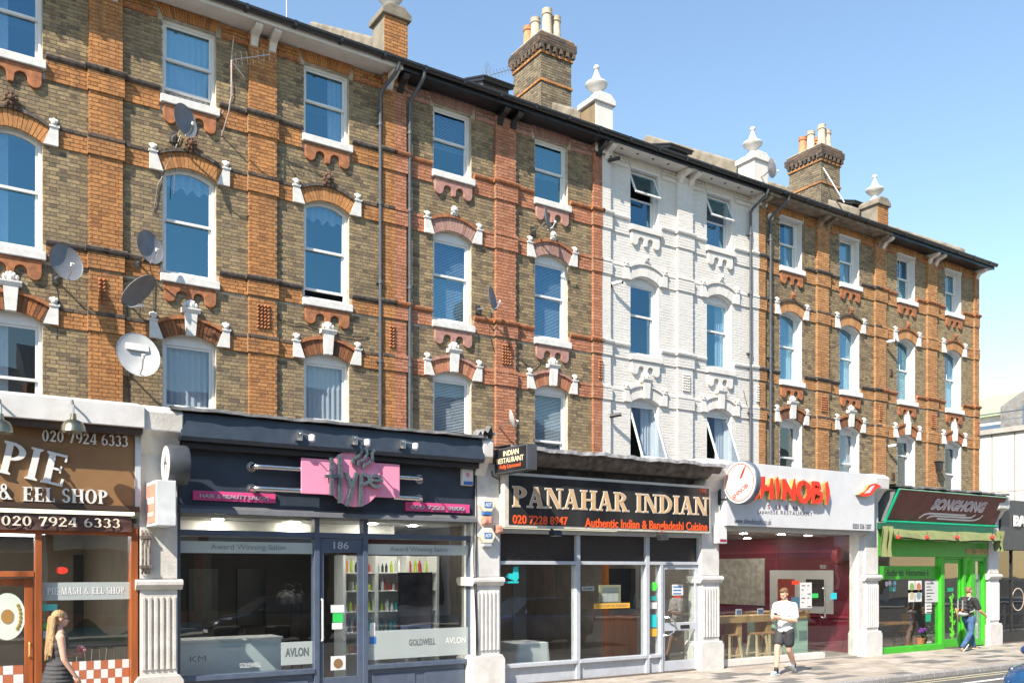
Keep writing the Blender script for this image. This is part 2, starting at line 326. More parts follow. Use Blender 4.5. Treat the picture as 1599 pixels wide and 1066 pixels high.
def sash_window(house, xc, f, st, rec=.10, style='sash', inside='dark', rail=None, open_=0., lift=0., hw=None, label=None):
    """box frame with two sliding sashes (or a tilted top-hung light), its panes and what hangs behind them"""
    z0, z1, rise = FLO[f]; hw = hw or HW; y = YF + rec; top = z1 + rise
    mb = MB(); fw = .06
    mb.box(xc - hw, xc - hw + fw, y, y + .12, z0, z1 + (0 if not rise else .0)); mb.box(xc + hw - fw, xc + hw, y, y + .12, z0, z1)
    ztop = 0; flat = False
    if rise:
        ar, R, zc, ph = arc_pts(xc, z1, hw, rise, 0.)
        flat = f == 'L' or st.get('flat')
        a2, *_ = arc_pts(xc, z1, hw, rise, -.07)
        if flat: mb.prism(ar + [(xc + hw - .003, z1 - .06), (xc - hw + .003, z1 - .06)], y + .002, y + .118); ztop = z1 - .06
        else: mb.prism(ar + a2[::-1], y + .002, y + .118); ztop = z1 - .02
        a3 = [p for p in arc_pts(xc, z1, hw, rise, -.066)[0] if abs(p[0] - xc) < hw - fw - .046]
    else: mb.box(xc - hw + fw, xc + hw - fw, y, y + .12, z1 - .06, z1); ztop = z1 - .06
    mb.box(xc - hw + fw, xc + hw - fw, y - .02, y + .12, z0, z0 + .05)
    fr = obj('window', mb, M_FRAME, house, bevel=.006, label=label)
    zm = rail if rail else (z0 + top)/2 + .02
    xa, xb = xc - hw + fw, xc + hw - fw
    def sash(za, zb, ys, tilt=0.):
        m2 = MB(); s = .045
        m2.box(xa, xa + s, ys, ys + .04, za, zb); m2.box(xb - s, xb, ys, ys + .04, za, zb)
        m2.box(xa + s, xb - s, ys, ys + .04, za, za + s + .01)
        arched = rise and not flat and not tilt and zb == ztop
        if not arched: m2.box(xa + s, xb - s, ys, ys + .04, zb - s, zb)
        if style == 'bars': m2.box((xa + xb)/2 - .012, (xa + xb)/2 + .012, ys + .004, ys + .034, za + s + .01, zb - s)
        gm = MB()
        if arched: gm.prism(a3 + [(xb - s, z1), (xb - s, za + s + .01), (xa + s, za + s + .01), (xa + s, z1)], ys + .016, ys + .022)
        else: gm.box(xa + s, xb - s, ys + .016, ys + .022, za + s + .01, zb - s)
        if tilt:
            M = Matrix.Translation((0, ys, zb)) @ Matrix.Rotation(-tilt, 4, 'X') @ Matrix.Translation((0, -ys, -zb)); m2.xf(M); gm.xf(M)
        obj('sash', m2, M_FRAME, fr, bevel=.004); obj('pane', gm, G_LOW if f == 'L' else G_UP, fr)
    sash(zm - .02, ztop, y + .03 if not open_ else y - .03, open_)
    if rise and open_ and not flat:
        mb = MB(); mb.prism(arc_pts(xc, z1, hw, rise, -.066)[0] + [(xc + hw - fw, z1 - .02), (xc - hw + fw, z1 - .02)], y + .02, y + .08); obj('arch_head', mb, M_FRAME, fr)
    sash(z0 + .05 + lift, zm + .03 + lift*.0, y + .075)
    yi = y + .15; mb = MB()
    if inside == 'net': curtain_sheet(mb, xc - hw, xc + hw, yi, z0 + .05, top - .05, 9); obj('net_curtain', mb, M_NET, fr, smooth=True)
    elif inside == 'drapes':
        curtain_sheet(mb, xc - hw, xc - hw + .3, yi, z0, top - .05, 4); curtain_sheet(mb, xc + hw - .36, xc + hw, yi + .02, z0, top - .05, 4); obj('curtain', mb, M_CURT, fr, smooth=True)
    elif inside == 'right': curtain_sheet(mb, xc + hw - .40, xc + hw, yi, z0, top - .05, 4); obj('curtain', mb, M_NET, fr, smooth=True)
    elif inside == 'left': curtain_sheet(mb, xc - hw, xc - hw + .5, yi, z0, top - .05, 4); obj('curtain', mb, M_NET, fr, smooth=True)
    elif inside == 'pelmet':
        mb.sheet(lambda u, v: (xc - hw + 2*hw*u, yi + .03*sin(u*40), top - .06 - (1 - v)*(.30 + .05*sin(u*28))), 50, 3); obj('lace_pelmet', mb, M_NET, fr, smooth=True)
    elif inside in ('blind', 'halfblind'):
        zb = z0 + .05 if inside == 'blind' else z0 + (top - z0)*.42; z = zb
        while z < top - .06: mb.add([(xc-hw+.05, yi-.012, z),(xc+hw-.05, yi-.012, z),(xc+hw-.05, yi+.012, z+.022),(xc-hw+.05, yi+.012, z+.022)], [(0,1,2,3)]); z += .036
        obj('blind', mb, M_BLIND, fr)
    elif inside == 'shutters':
        z = z0 + .08
        while z < (z0 + top)/2: mb.add([(xc-hw+.08, yi-.02, z),(xc+hw-.08, yi-.02, z),(xc+hw-.08, yi+.02, z+.05),(xc-hw+.08, yi+.02, z+.05)], [(0,1,2,3)]); z += .07
        obj('shutter', mb, M_FRAME, fr)
    # sill
    if f != 'L':
        mb = MB(); mb.prism([(YF - .12, z0 - .19), (YF - .12, z0 - .04), (y + .02, z0 + .0), (y + .02, z0 - .19)], xc - hw - .05, xc + hw + .05, 'yz')
        obj('sill', mb, st['stone'], fr, bevel=.012)
    return fr
def build_house(k, st):
    x0 = U0 + PITCH*k; x1 = x0 + PITCH; xm = x0 + PITCH/2; ex = st.get('left', x0)
    H = thing('terrace_house', ((x0 + x1)/2, YF + .5, 4.3), st['label'], 'house', 'terrace of four-storey houses')
    mats = [st['brick'], st['orange'], st['dark'], st.get('orange2', st['orange'])]
    zb, zt = 4.35, 13.30; rec = st.get('rec', .10)
    wins = [(x0 + c, f) for f in 'TML' for c in XC]
    # mortar wall with real openings
    mb = MB(); xs = [(x0, None)]
    c1, c2 = x0 + XC[0], x0 + XC[1]
    yb = YF + .34
    for a, b in ((ex, c1 - HW), (c1 + HW, c2 - HW), (c2 + HW, x1)):
        if b > a: mb.box(a, b, YF, yb, zb, zt)
    for c in (c1, c2):
        if c + HW < ex: continue
        mb.box(c - HW, c + HW, YF, yb, zb, FLO['L'][0])
        for lo, hi in (('L', 'M'), ('M', 'T')):
            ar, R, zc, ph = arc_pts(c, FLO[lo][1], HW, FLO[lo][2])
            mb.prism(ar + [(c + HW, FLO[hi][0]), (c - HW, FLO[hi][0])], YF, yb)
        mb.box(c - HW, c + HW, YF, yb, FLO['T'][1], zt)
    wall = obj('wall', mb, st['mortar'], H)
    bricks = []
    def holes(za, zb_):
        r = []
        for c in (c1, c2):
            for f, (w0, w1, rise) in FLO.items():
                if zb_ > w0 and za < w1: r.append((c - HW, c + HW))
                elif rise and w1 <= za < w1 + rise:
                    R = (HW*HW + rise*rise)/(2*rise); zc = w1 + rise - R
                    if R*R > (za - zc)**2: q = math.sqrt(R*R - (za - zc)**2); r.append((c - q, c + q))
        return r
    def fld(za, zb_): 
        r = holes(za, zb_); r.append((xm - .29, xm + .29))
        for _, b0, b1, _ in BANDS:
            if zb_ > b0 + .02 and za < b1 - .02: r.append((x0, x1))
        return r
    pj = st.get('joint', .013)
    lay(bricks, max(x0 + .29, ex), x1 - .29, 4.4, 12.98, YF - pj, pj + .003, 0, fld)
    # bands
    pil = [(x0, x0 + .29), (xm - .29, xm + .29), (x1 - .29, x1)]
    for nm, b0, b1, mould in BANDS:
        spans = []
        f = {'T': 'T', 'M': 'M', 'H': 'M', 'K': 'L'}[nm]
        gap = HW + .05 if nm in 'TM' else HW + .12
        for a, b in ((x0 + .29, c1 - gap), (c1 + gap, xm - .29), (xm + .29, c2 - gap), (c2 + gap, x1 - .29)): spans.append((a, b, 0))
        for a, b in pil: spans.append((a - (.03 if a > x0 + .01 else 0), b + (.03 if b < x1 - .01 else 0), 1))
        for a, b, p in spans:
            a = max(a, ex)
            if b - a < .05: continue
            y = YF - .035 - (.085 if p else 0)
            core = MB(); core.box(a + .004, b - .004, y + .006, YF + .02, b0 + .004, b1 - .002); obj('band', core, st['mortaro'], H)
            top = b1 if mould else b1 - CRS
            lay(bricks, a, b, b0, top - .005, y - pj*.5, pj*.5 + .012, 1 if p == 0 or st.get('pil2') is None else 1, zref=b0 + .005, phase=p)
            if not mould: lay(bricks, a, b, b1 - CRS, b1 + .02, y - pj*.5 - .012, pj*.5 + .024, 2, zref=b1 - CRS)
            else:
                mbm = MB(); mbm.prism([(YF, b1 - .005), (y - .015, b1 - .005), (y - .05, b1 + .03), (y - .06, b1 + .07), (y - .04, b1 + .095), (YF, b1 + .12)], a - (.045 if p else -.001), b + (.045 if p else -.001), 'yz'); obj('string_course', mbm, st['mould'], H)
    # pilasters
    for a, b in pil:
        if b < ex: continue
        mb = MB(); mb.box(a + .005 if a > x0 + .01 else a, b - .005 if b < x1 - .01 else b, YF - .085, YF + .01, zb, 13.12); obj('pilaster', mb, st['mortaro'], H)
        def ph(za, zb_):
            return [(a - .1, b + .1) for _, b0, b1, _ in BANDS if zb_ > b0 + .02 and za < b1 - .02]
        lay(bricks, a, b, 4.4, 13.1, YF - .085 - pj*.7, pj*.7 + .088, 1, ph)
        c = (a + b)/2
        if b - a > .5 or a < x0 + .01 or True:
            # studded terracotta panel
            mb = MB(); nx = 4 if b - a > .5 else 2; s = .072
            xx0 = c - nx*s/2 if b - a > .5 else (x0 if a < x0 + .01 else x1 - nx*s)
            for i in range(nx):
                for j in range(7):
                    xx = xx0 + i*s; zz = 7.235 + j*s; yy = YF - .104
                    mb.add([(xx+.006, yy, zz+.006), (xx+s-.006, yy, zz+.006), (xx+s-.006, yy, zz+s-.006), (xx+.006, yy, zz+s-.006), (xx+s/2, yy - .055, zz+s*.45)], [(0,1,4),(1,2,4),(2,3,4),(3,0,4)])
            if xx0 > ex: obj('studded_panel', mb, st['stud'], H)
        mb = MB(); mb.prism([(YF, 13.10), (YF - .095, 13.10), (YF - .125, 13.15), (YF - .125, 13.19), (YF, 13.20)], a - .03 if a > x0 + .01 else a, b + .03 if b < x1 - .01 else b, 'yz'); obj('pilaster_cap', mb, st['capm'], H)
    # head band under the eaves: flat gauged arches over the top windows, moulded courses between
    for c in (c1, c2):
        if c + HW < ex: continue
        n = 22; mb = MB()
        for i in range(n):
            a = -HW - .0 + 2*HW*i/n; b = a + 2*HW/n - .007; s = .10*(a + b)/(2*HW)
            mb.prism([(c + a, 13.065), (c + b, 13.065), (c + b + s*1.1, 13.32), (c + a + s*1.1, 13.32)], YF - .035 + random.uniform(-.003,.003), YF + .02)
        obj('flat_arch', mb, st['orange2'] if 'orange2' in st else st['orange'], H)
    for a, b in ((x0 + .29, c1 - HW - .10), (c1 + HW + .10, xm - .29), (xm + .29, c2 - HW - .10), (c2 + HW + .10, x1 - .29)):
        if b < ex: continue
        a = max(a, ex)
        lay(bricks, a, b, 13.05, 13.28, YF - .03, .04, 3, zref=13.05)
        mb = MB(); mb.prism([(YF, 12.985), (YF - .03, 12.985), (YF - .055, 13.01), (YF - .055, 13.045), (YF, 13.05)], a, b, 'yz')
        obj('head_moulding', mb, st['capm'], H)
    # windows with arches, springers, aprons
    for i, (c, f) in enumerate(wins):
        if c + HW < ex: continue
        w0, w1, rise = FLO[f]; spec = dict(st['win'][i]) if i < len(st['win']) else {}
        sash_window(H, c, f, st, rec=rec, **spec)
        if st.get('lining'):
            mb = MB(); zt_ = w1 + rise*.4
            mb.box(c + HW - .012, c + HW + .0, YF - .004, YF + rec, w0 + .01, w1); obj('reveal', mb, M_FRAME, H)
            mb = MB(); mb.box(c - HW, c - HW + .012, YF - .004, YF + rec, w0 + .01, w1); obj('reveal', mb, M_FRAME, H)
            if rise:
                mb = MB(); A, *_ = arc_pts(c, w1, HW, rise, 0); B, *_ = arc_pts(c, w1, HW, rise, -.014)
                for q in range(len(A) - 1): mb.prism([A[q], A[q+1], B[q+1], B[q]], YF - .004, YF + rec)
                obj('reveal', mb, M_FRAME, H)
            else:
                mb = MB(); mb.box(c - HW, c + HW, YF - .03, YF + rec, w1 - .03, w1 + .03); obj('reveal', mb, M_FRAME, H)
        if f != 'L':
            mb = MB(); mb.prism(apron_poly(c, w0 - .20), YF - .075, YF); obj('apron', mb, st['apron'], H, bevel=.012)
        if rise:
            for sd in ((-1, 1) if f == 'L' else (0,)):
                mb = MB(); voussoirs(mb, c, w1, HW, rise, .30, YF - .045, YF + .02, skip=.12 if f == 'L' else 0, side=sd)
                obj('arch', mb, st.get('archl', B_SOOTO) if f == 'L' else st['archm'], H)
            mb = MB(); A, *_ = arc_pts(c, w1, HW, rise, .30, 16); B, *_ = arc_pts(c, w1, HW, rise, .365, 16)
            for rg in ((range(0, 7), range(9, 16)) if f == 'L' else (range(16),)):
                mb = MB(); i0 = rg[0]; i1 = rg[-1] + 2
                mb.prism(A[i0:i1] + B[i0:i1][::-1], YF - .085, YF)
                obj('hood_mould', mb, st['mould'] if f == 'M' else st['hood'], H)
            for s in (-1, 1):
                mb = MB(); z = w1 - .01
                mb.prism([(c + s*HW, z), (c + s*(HW + .25), z), (c + s*(HW + .25), z + .33), (c + s*(HW + .12), z + .33)], YF - .09, YF)
                mb.box(*sorted((c + s*(HW + .27), c + s*(HW + .10))), YF - .11, YF, z + .33, z + .37)
                kx = c + s*(HW + .18)
                mb.ball((kx, YF - .085, z + .42), (.058, .06, .055), 8, 6); mb.ball((kx - .045, YF - .05, z + .465), (.036,.04,.036), 6, 5); mb.ball((kx + .045, YF - .05, z + .465), (.036,.04,.036), 6, 5); mb.ball((kx, YF - .05, z + .475), (.042,.04,.042), 6, 5)
                obj('springer', mb, st['spring'], H)
            if f == 'L':
                mb = MB(); zk = w1 + rise
                mb.prism([(c - .085, zk - .02), (c + .085, zk - .02), (c + .12, zk + .42), (c - .12, zk + .42)], YF - .13, YF)
                if st.get('keypoint'):
                    mb.prism([(c - .12, zk + .42), (c + .12, zk + .42), (c + .10, zk + .58), (c, zk + .78), (c - .10, zk + .58)], YF - .10, YF)
                else:
                    mb.prism([(YF, zk + .42), (YF - .14, zk + .42), (YF - .17, zk + .48), (YF - .17, zk + .51), (YF, zk + .52)], c - .175, c + .175, 'yz')
                    for a in (-.10, -.05, 0, .05, .10): mb.ball((c + a, YF - .07, zk + .56 + .08*cos(a*13)), (.042, .05, .055), 7, 5)
                    mb.ball((c, YF - .08, zk + .57), (.075, .07, .07), 8, 6)
                obj('keystone', mb, st['spring'], H)
            else:
                mb = MB(); rosette(mb, (c, YF - .08, w1 + rise + .48), .135 if st['leaf'] is M_TERRAD else .10); obj('leaf_ornament', mb, st['leaf'], H, smooth=True)
    mats_used = mats
    put_bricks(H, wall, bricks, mats_used)
    # eaves
    z = 13.30; ye = YF - .50; xe0 = max(x0, ex); xe1 = x1 + st.get('over', 0)
    mb = MB(); mb.box(xe0, xe1, ye, YF + .34, z + .004, z + .05); obj('soffit', mb, st['soffit'], H)
    mb = MB(); mb.prism([(ye - .02, z - .02), (ye - .02, z + .13), (ye + .01, z + .13), (ye + .01, z - .02)], xe0, xe1, 'yz'); obj('fascia_board', mb, st['fascia'], H)
    mb = MB(); pr = [(ye - .095 - .075*cos(a), z + .14 - .085*sin(a)) for a in [pi*i/8 for i in range(9)]] + [(ye - .03, z + .14), (ye - .035, z + .15)]
    pr = [(ye - .17, z + .155)] + pr
    mb.prism(pr, xe0, xe1, 'yz')
    for j in range(6):
        xj = xe0 + (xe1 - xe0)*(j + .5)/6; mb.box(xj - .03, xj + .03, ye - .178, ye - .02, z + .05, z + .16)
    obj('gutter', mb, st['gutter'], H, smooth=True)
    if st.get('vents'):
        mb = MB()
        for j in range(10):
            xj = x0 + .5 + j*.55
            if abs(xj - xm) > .35: mb.lathe([(.0,0),(.035,0),(.035,-.012),(0,-.012)], (xj, ye + .22, z + .004), 10)
        obj('soffit_vent', mb, M_BLACKG, H)
    def bracket(x):
        mb = MB(); p = [(YF, z), (ye + .03, z), (ye + .03, z - .07), (ye + .08, z - .10), (ye + .13, z - .12), (YF - .20, z - .16), (YF - .12, z - .30), (YF - .06, z - .33), (YF, z - .33)]
        mb.prism(p, x - .075, x + .075, 'yz'); obj('bracket', mb, st['bracket'], H, bevel=.012)
    for x in (x0 + .13, xm - .19, xm + .19, x1 - .13):
        if x > ex: bracket(x)
    # roof, rooms behind the windows
    mb = MB(); rz = lambda y: z + .12 + (y - ye)*.60
    mb.prism([(ye, rz(ye) - .05), (ye, rz(ye)), (YF + 5, rz(YF + 5)), (YF + 10, rz(YF + 5) - 3), (YF + 10, 13.3), (YF + .3, 13.36)], x0, x1, 'yz'); obj('roof', mb, M_SLATE, H)
    mb = MB()
    mb.box(x0 + .1, x1 - .1, YF + 2.4, YF + 2.5, zb, 13.3)
    for zz in (7.35, 10.75): mb.box(x0 + .12, x1 - .12, YF + .35, YF + 2.39, zz, zz + .2)
    mb.box(xm - .06, xm + .06, YF + .35, YF + 2.38, zb, 13.28); mb.box(x0 + .02, x0 + .09, YF + .35, YF + 2.5, zb, 13.28); mb.box(x1 - .09, x1 - .02, YF + .35, YF + 2.5, zb, 13.28)
    obj('room', mb, M_ROOM, H)
    return H
def parapet(H, x, zofs=.42, yend=YF + 4.9, mat=None):
    z0 = lambda y: 13.42 + (y - YF + .5)*.60
    mb = MB(); y0 = YF + .42
    mb.prism([(y0, z0(y0) - .5), (y0, z0(y0) + zofs), (yend - .25, z0(yend - .25) + zofs), (yend, z0(yend) + zofs - .25), (yend, z0(yend) - .5)], x - .19, x + .19, 'yz')
    obj('party_wall_parapet', mb, mat or M_RENDER, H, bevel=.05)
def pedestal(H, x, mat_front, brick=None, side=None, dz=0.):
    """party-wall pier above the eaves with a stone cap and a turned urn"""
    y0, y1, z0, z1 = YF - .16, YF + .46, 13.38, 14.38 + dz
    mb = MB(); mb.box(x - .285, x + .285, y0, y1, z0 - .3, z1); pd = obj('pedestal', mb, side or M_RENDER, H)
    if brick:
        bl = []; lay(bl, x - .29, x + .29, z0 - .28, z1, y0 - .012, .016, 0, zref=z0 - .28)
        mb = MB()
        for (bx, z, wd, h, yf, d, mi) in bl: mb.add([(bx + p[0]*wd, yf + d + p[1]*d, z + p[2]*h) for p in UNIT.v], UNIT.f)
        obj('brick_facing', mb, brick, pd, kind='stuff')
    else:
        mb = MB(); mb.box(x - .29, x + .29, y0 - .012, y0 - .001, z0 - .28, z1); obj('painted_face', mb, mat_front, pd)
    mb = MB(); mb.prism([(x - .36, z1), (x + .36, z1), (x + .36, z1 + .13), (x + .18, z1 + .27), (x - .18, z1 + .27), (x - .36, z1 + .13)], y0 - .07, y1 + .07); obj('cap', mb, M_RENDER if brick else M_STONE, pd, bevel=.02)
    mb = MB(); zz = z1 + .26; yc = (y0 + y1)/2
    mb.lathe([(.17,0),(.17,.05),(.10,.08),(.085,.16),(.11,.19),(.20,.25),(.285,.34),(.295,.37),(.285,.40),(.20,.44),(.13,.52),(.085,.62),(.05,.72),(.045,.76),(.075,.79),(.082,.83),(.06,.87),(.0,.885)], (x, yc, zz), 24)
    obj('urn_finial', mb, M_STONE, pd, smooth=True)
def chimney(k, label):
    x = U0 + PITCH*k - .05; X0, X1, Y0, Y1 = x - .52, x + .52, 5.72, 7.1
    T = thing('chimney_stack', (x, (Y0 + Y1)/2, 14.3), label, 'chimney', 'brick chimney stacks on the roofs')
    mb = MB(); mb.box(X0 + .012, X1 - .012, Y0 + .012, Y1 - .012, 13.9, 16.75); mb.box(X0 - .10, X1 + .10, Y0 - .10, Y1 + .10, 16.76, 17.0); mb.box(X0 - .05, X1 + .05, Y0 - .05, Y1 + .05, 17.0, 17.12)
    st = obj('stack', mb, surf('chimney_mortar', (.36,.33,.28), .95, .2, 8, .3), T)
    bl = []
    def ring(x0, x1, y0, y1, z0, z1, mi):
        i = 0; z = z0
        while z < z1 - .03:
            for face in range(4):
                L = (x1 - x0) if face % 2 == 0 else (y1 - y0); a = -(.169 if i % 2 else 0); q = 0
                while a < L - .02:
                    wd = .225 if q % 2 == 0 else .1125; q += 1; s0, s1 = max(a, 0), min(a + wd - JT, L); a += wd
                    if s1 - s0 < .03: continue
                    j = random.uniform(0, .004)
                    if face == 0: bl.append((x0 + s0, x0 + s1, y0 - j, y0 + .02, z, z + CRS - JT, mi))
                    elif face == 1: bl.append((x1 - .02, x1 + j, y0 + s0, y0 + s1, z, z + CRS - JT, mi))
                    elif face == 2: bl.append((x0 + s0, x0 + s1, y1 - .02, y1 + j, z, z + CRS - JT, mi))
                    else: bl.append((x0 - j, x0 + .02, y0 + s0, y0 + s1, z, z + CRS - JT, mi))
            z += CRS; i += 1
    ring(X0, X1, Y0, Y1, 14.3, 16.52, 0)
    ring(X0 - .035, X1 + .035, Y0 - .035, Y1 + .035, 15.75, 15.83, 1)
    ring(X0 - .04, X1 + .04, Y0 - .04, Y1 + .04, 16.52, 16.60, 1)
    ring(X0 - .115, X1 + .115, Y0 - .115, Y1 + .115, 16.78, 17.0, 2); ring(X0 - .06, X1 + .06, Y0 - .06, Y1 + .06, 17.02, 17.12, 2)
    mats = [B_CHIM, B_ORANGE, B_DARK]
    bl.sort(key=lambda b: (b[2] > Y0 + .05 and b[0] > X0 + .05, -b[4]))
    o = org(T)
    for b in bl[:300]:
        m = mats[b[6]]
        if m.name not in BR_MESH: BR_MESH[m.name] = unit_brick(m)
        ob = bpy.data.objects.new('brick', BR_MESH[m.name]); COL.objects.link(ob); ob.parent = st
        ob.location = ((b[0] + b[1])/2 - o.x, b[3] - o.y, b[4] - o.z); ob.scale = (b[1] - b[0], b[3] - b[2], b[5] - b[4])
    mb = MB()
    for b in bl[300:]: mb.box(*b[:6], b[6])
    obj('brick_courses', mb, mats, st, kind='stuff')
    mb = MB()
    for i in range(6):
        xx = X0 - .03 + i*(X1 - X0 + .06)/5
        mb = MB(); mb.box(xx - .045, xx + .045, Y0 - .10, Y0 + .01, 16.62, 16.76); obj('dentil', mb, B_DARK, T)
    for i in range(8):
        yy = Y0 + .08 + i*(Y1 - Y0)/7.6; mb = MB(); mb.box(X0 - .10, X0 + .01, yy - .045, yy + .045, 16.62, 16.76); obj('dentil', mb, B_DARK, T)
    mc = surf('buff_clay_pot', (.50,.43,.33), .85, .15, 8, .15, dirt=.3, dscale=4); mo = surf('orange_clay_pot', (.55,.24,.12), .85, .12, 8, .15, dirt=.2)
    for i, (px, py, h, m) in enumerate(((-.30, .95, .78, mo), (-.28, .62, .88, mc), (-.12, .28, 1.05, mc), (.20, .30, .92, mc), (.22, .75, .8, mo))):
        mb = MB(); r = .125
        h *= .80; r = .145; mb.lathe([(r*1.12, -.02), (r*1.05, .05), (r*.93, h*.5), (r*.86, h*.80), (r*1.06, h*.83), (r*1.06, h*.87), (r*.9, h*.89), (r*.98, h*.96), (r*1.04, h), (r*.8, h), (r*.78, h*.7)], (x + px, Y0 + py, 17.12), 18)
        obj('chimney_pot', mb, m, T, smooth=True)
def downpipe(H, x, z0, z1, mat, swan=0.):
    mb = MB(); y = YF - .12; pts = [(x, y, z0), (x, y, z1 - .35)]
    if swan: pts = [(x, y, z0), (x, y, z1 - .62), (x + swan*.15, y - .06, z1 - .52), (x + swan*.85, YF - .5, z1 - .25), (x + swan, YF - .58, z1 - .15), (x + swan, YF - .6, z1)]
    mb.tube(pts, .042, 10)
    z = z0 + .6
    while z < z1 - .9: mb.lathe([(.042,0),(.055,.01),(.055,.08),(.042,.09)], (x, y, z), 10); mb.box(x - .07, x + .07, y + .02, YF, z + .03, z + .06); z += 1.75
    obj('downpipe', mb, mat, H, smooth=True)
W = lambda **k: k
base = dict(brick=B_STOCK, orange=B_ORANGE, dark=B_DARK, mortar=M_MORT, mortaro=M_MORTO, stone=M_STONE, mould=M_MOULD, hood=M_TERRA, stud=M_TERRA, capm=M_TERRA, apron=M_TERRA, archm=B_ORANGE, spring=M_STONE, leaf=M_TERRAD,
            soffit=M_WPAINT, fascia=M_WPAINT, gutter=M_BLACKG, bracket=M_STONE)
HS = {}
HS[-1] = build_house(-1, {**base, 'left': .2, 'label': 'brown and orange brick house at the left edge, above the pie shop',
    'win': [W(), W(inside='left'), W(), W(inside='left'), W(), W(inside='left')]})
HS[0] = build_house(0, {**base, 'label': 'brown brick house with orange pilasters and white eaves above the hair salon',
    'win': [W(inside='net', lift=.14), W(inside='right'), W(inside='pelmet'), W(inside='pelmet', lift=.16), W(inside='net', rail=5.5), W(inside='net', rail=5.5)]})
HS[1] = build_house(1, {**base, 'flat': True, 'orange': B_PINK, 'orange2': B_MAUVE, 'mould': M_TERRAP, 'hood': M_TERRAP, 'stud': M_TERRA, 'capm': M_TERRAP, 'apron': M_TERRAP, 'archm': B_MAUVE, 'leaf': M_STONE, 'archl': B_PINK, 'mould': M_TERRA,
    'dark': B_PINK, 'soffit': M_BLACKG, 'fascia': M_BLACKG, 'bracket': M_BLACKG, 'label': 'brown brick house with pinkish painted bands and black eaves above the Indian restaurant',
    'win': [W(inside='halfblind'), W(inside='halfblind'), W(inside='blind'), W(inside='blind'), W(inside='blind', rail=5.3), W(inside='blind', rail=5.5)]})
wh = dict(brick=B_WHITE, orange=B_WHITE, dark=B_WHITE, mortar=M_WPAINT, mortaro=M_WPAINT, stone=M_WPAINT, mould=M_WPAINT, hood=M_WPAINT, stud=M_WPAINT, capm=M_WPAINT, apron=M_WPAINT, archm=M_WPAINT, archl=M_WPAINT, spring=M_WPAINT, leaf=M_WPAINT, joint=.005)
HS[2] = build_house(2, {**base, 'flat': True, **wh, 'vents': True, 'fascia': M_BLACKG, 'bracket': M_WPAINT, 'lining': True, 'rec': .14, 'label': 'white painted brick house above the sushi restaurant',
    'win': [W(open_=.42), W(open_=.42, inside='blind'), W(), W(inside='right'), W(inside='right', open_=.36, rail=5.15), W(inside='right', open_=.36, rail=5.15)]})
M_CONC = surf('bare_soffit', (.22,.18,.14), .9, .3, 4, .3, dirt=.5)
HS[3] = build_house(3, {**base, 'orange': B_ORANGEHAZE, 'archm': B_ORANGEHAZE, 'lining': True, 'rec': .2, 'capm': M_TERRA, 'soffit': M_CONC, 'fascia': M_CONC, 'bracket': M_CONC, 'leaf': M_TERRA, 'stone': M_FRAME, 'label': 'dark brown brick house with deep white window reveals above the Vietnamese restaurant',
    'win': [W(inside='right'), W(inside='net'), W(inside='net'), W(inside='net'), W(), W(inside='net')]})
HS[4] = build_house(4, {**base, 'orange': B_ORANGEHAZE, 'archm': B_ORANGEHAZE, 'brick': B_CLEAN, 'lining': True, 'rec': .2, 'mould': M_TERRA, 'dark': B_ORANGEHAZE, 'leaf': M_TERRA, 'spring': M_FRAME, 'stone': M_FRAME, 'archl': M_TERRA, 'keypoint': True, 'soffit': M_BLACKG, 'fascia': M_BLUEBD, 'gutter': M_BLACKG, 'over': .25,
    'label': 'clean pale brick end house with white pointed keystones and dark blue eaves',
    'win': [W(style='bars', inside='shutters'), W(style='bars', inside='right'), W(style='bars', inside='shutters'), W(style='bars', inside='right'), W(rail=6.2), W()]})
ux = lambda k: U0 + PITCH*k
pedestal(HS[0], ux(1), None, B_ORANGE, dz=.22); parapet(HS[0], ux(1))
pedestal(HS[2], ux(2), M_WPAINT, side=B_STOCK); parapet(HS[1], ux(2), yend=YF + 3.4)
pedestal(HS[2], ux(3), M_WPAINT, side=M_WPAINT); parapet(HS[2], ux(3), .55)
pedestal(HS[3], ux(4), None, B_ORANGE); parapet(HS[3], ux(4))
parapet(HS[4], ux(5) - .2, .3)
chimney(2, 'tall brick chimney stack with five clay pots between the brown house and the white house')
chimney(4, 'smaller looking brick chimney stack with clay pots behind the farther dark brown house')
downpipe(HS[0], PX(591, YF), 4.5, 13.42, M_PIPE, .22); downpipe(HS[1], PX(637, YF), 4.5, 13.42, M_PIPE, .12)
downpipe(HS[2], PX(1168, YF), 4.5, 13.42, M_PIPE, .2); downpipe(HS[3], PX(1199, YF), 4.5, 13.42, M_PIPE, .25)
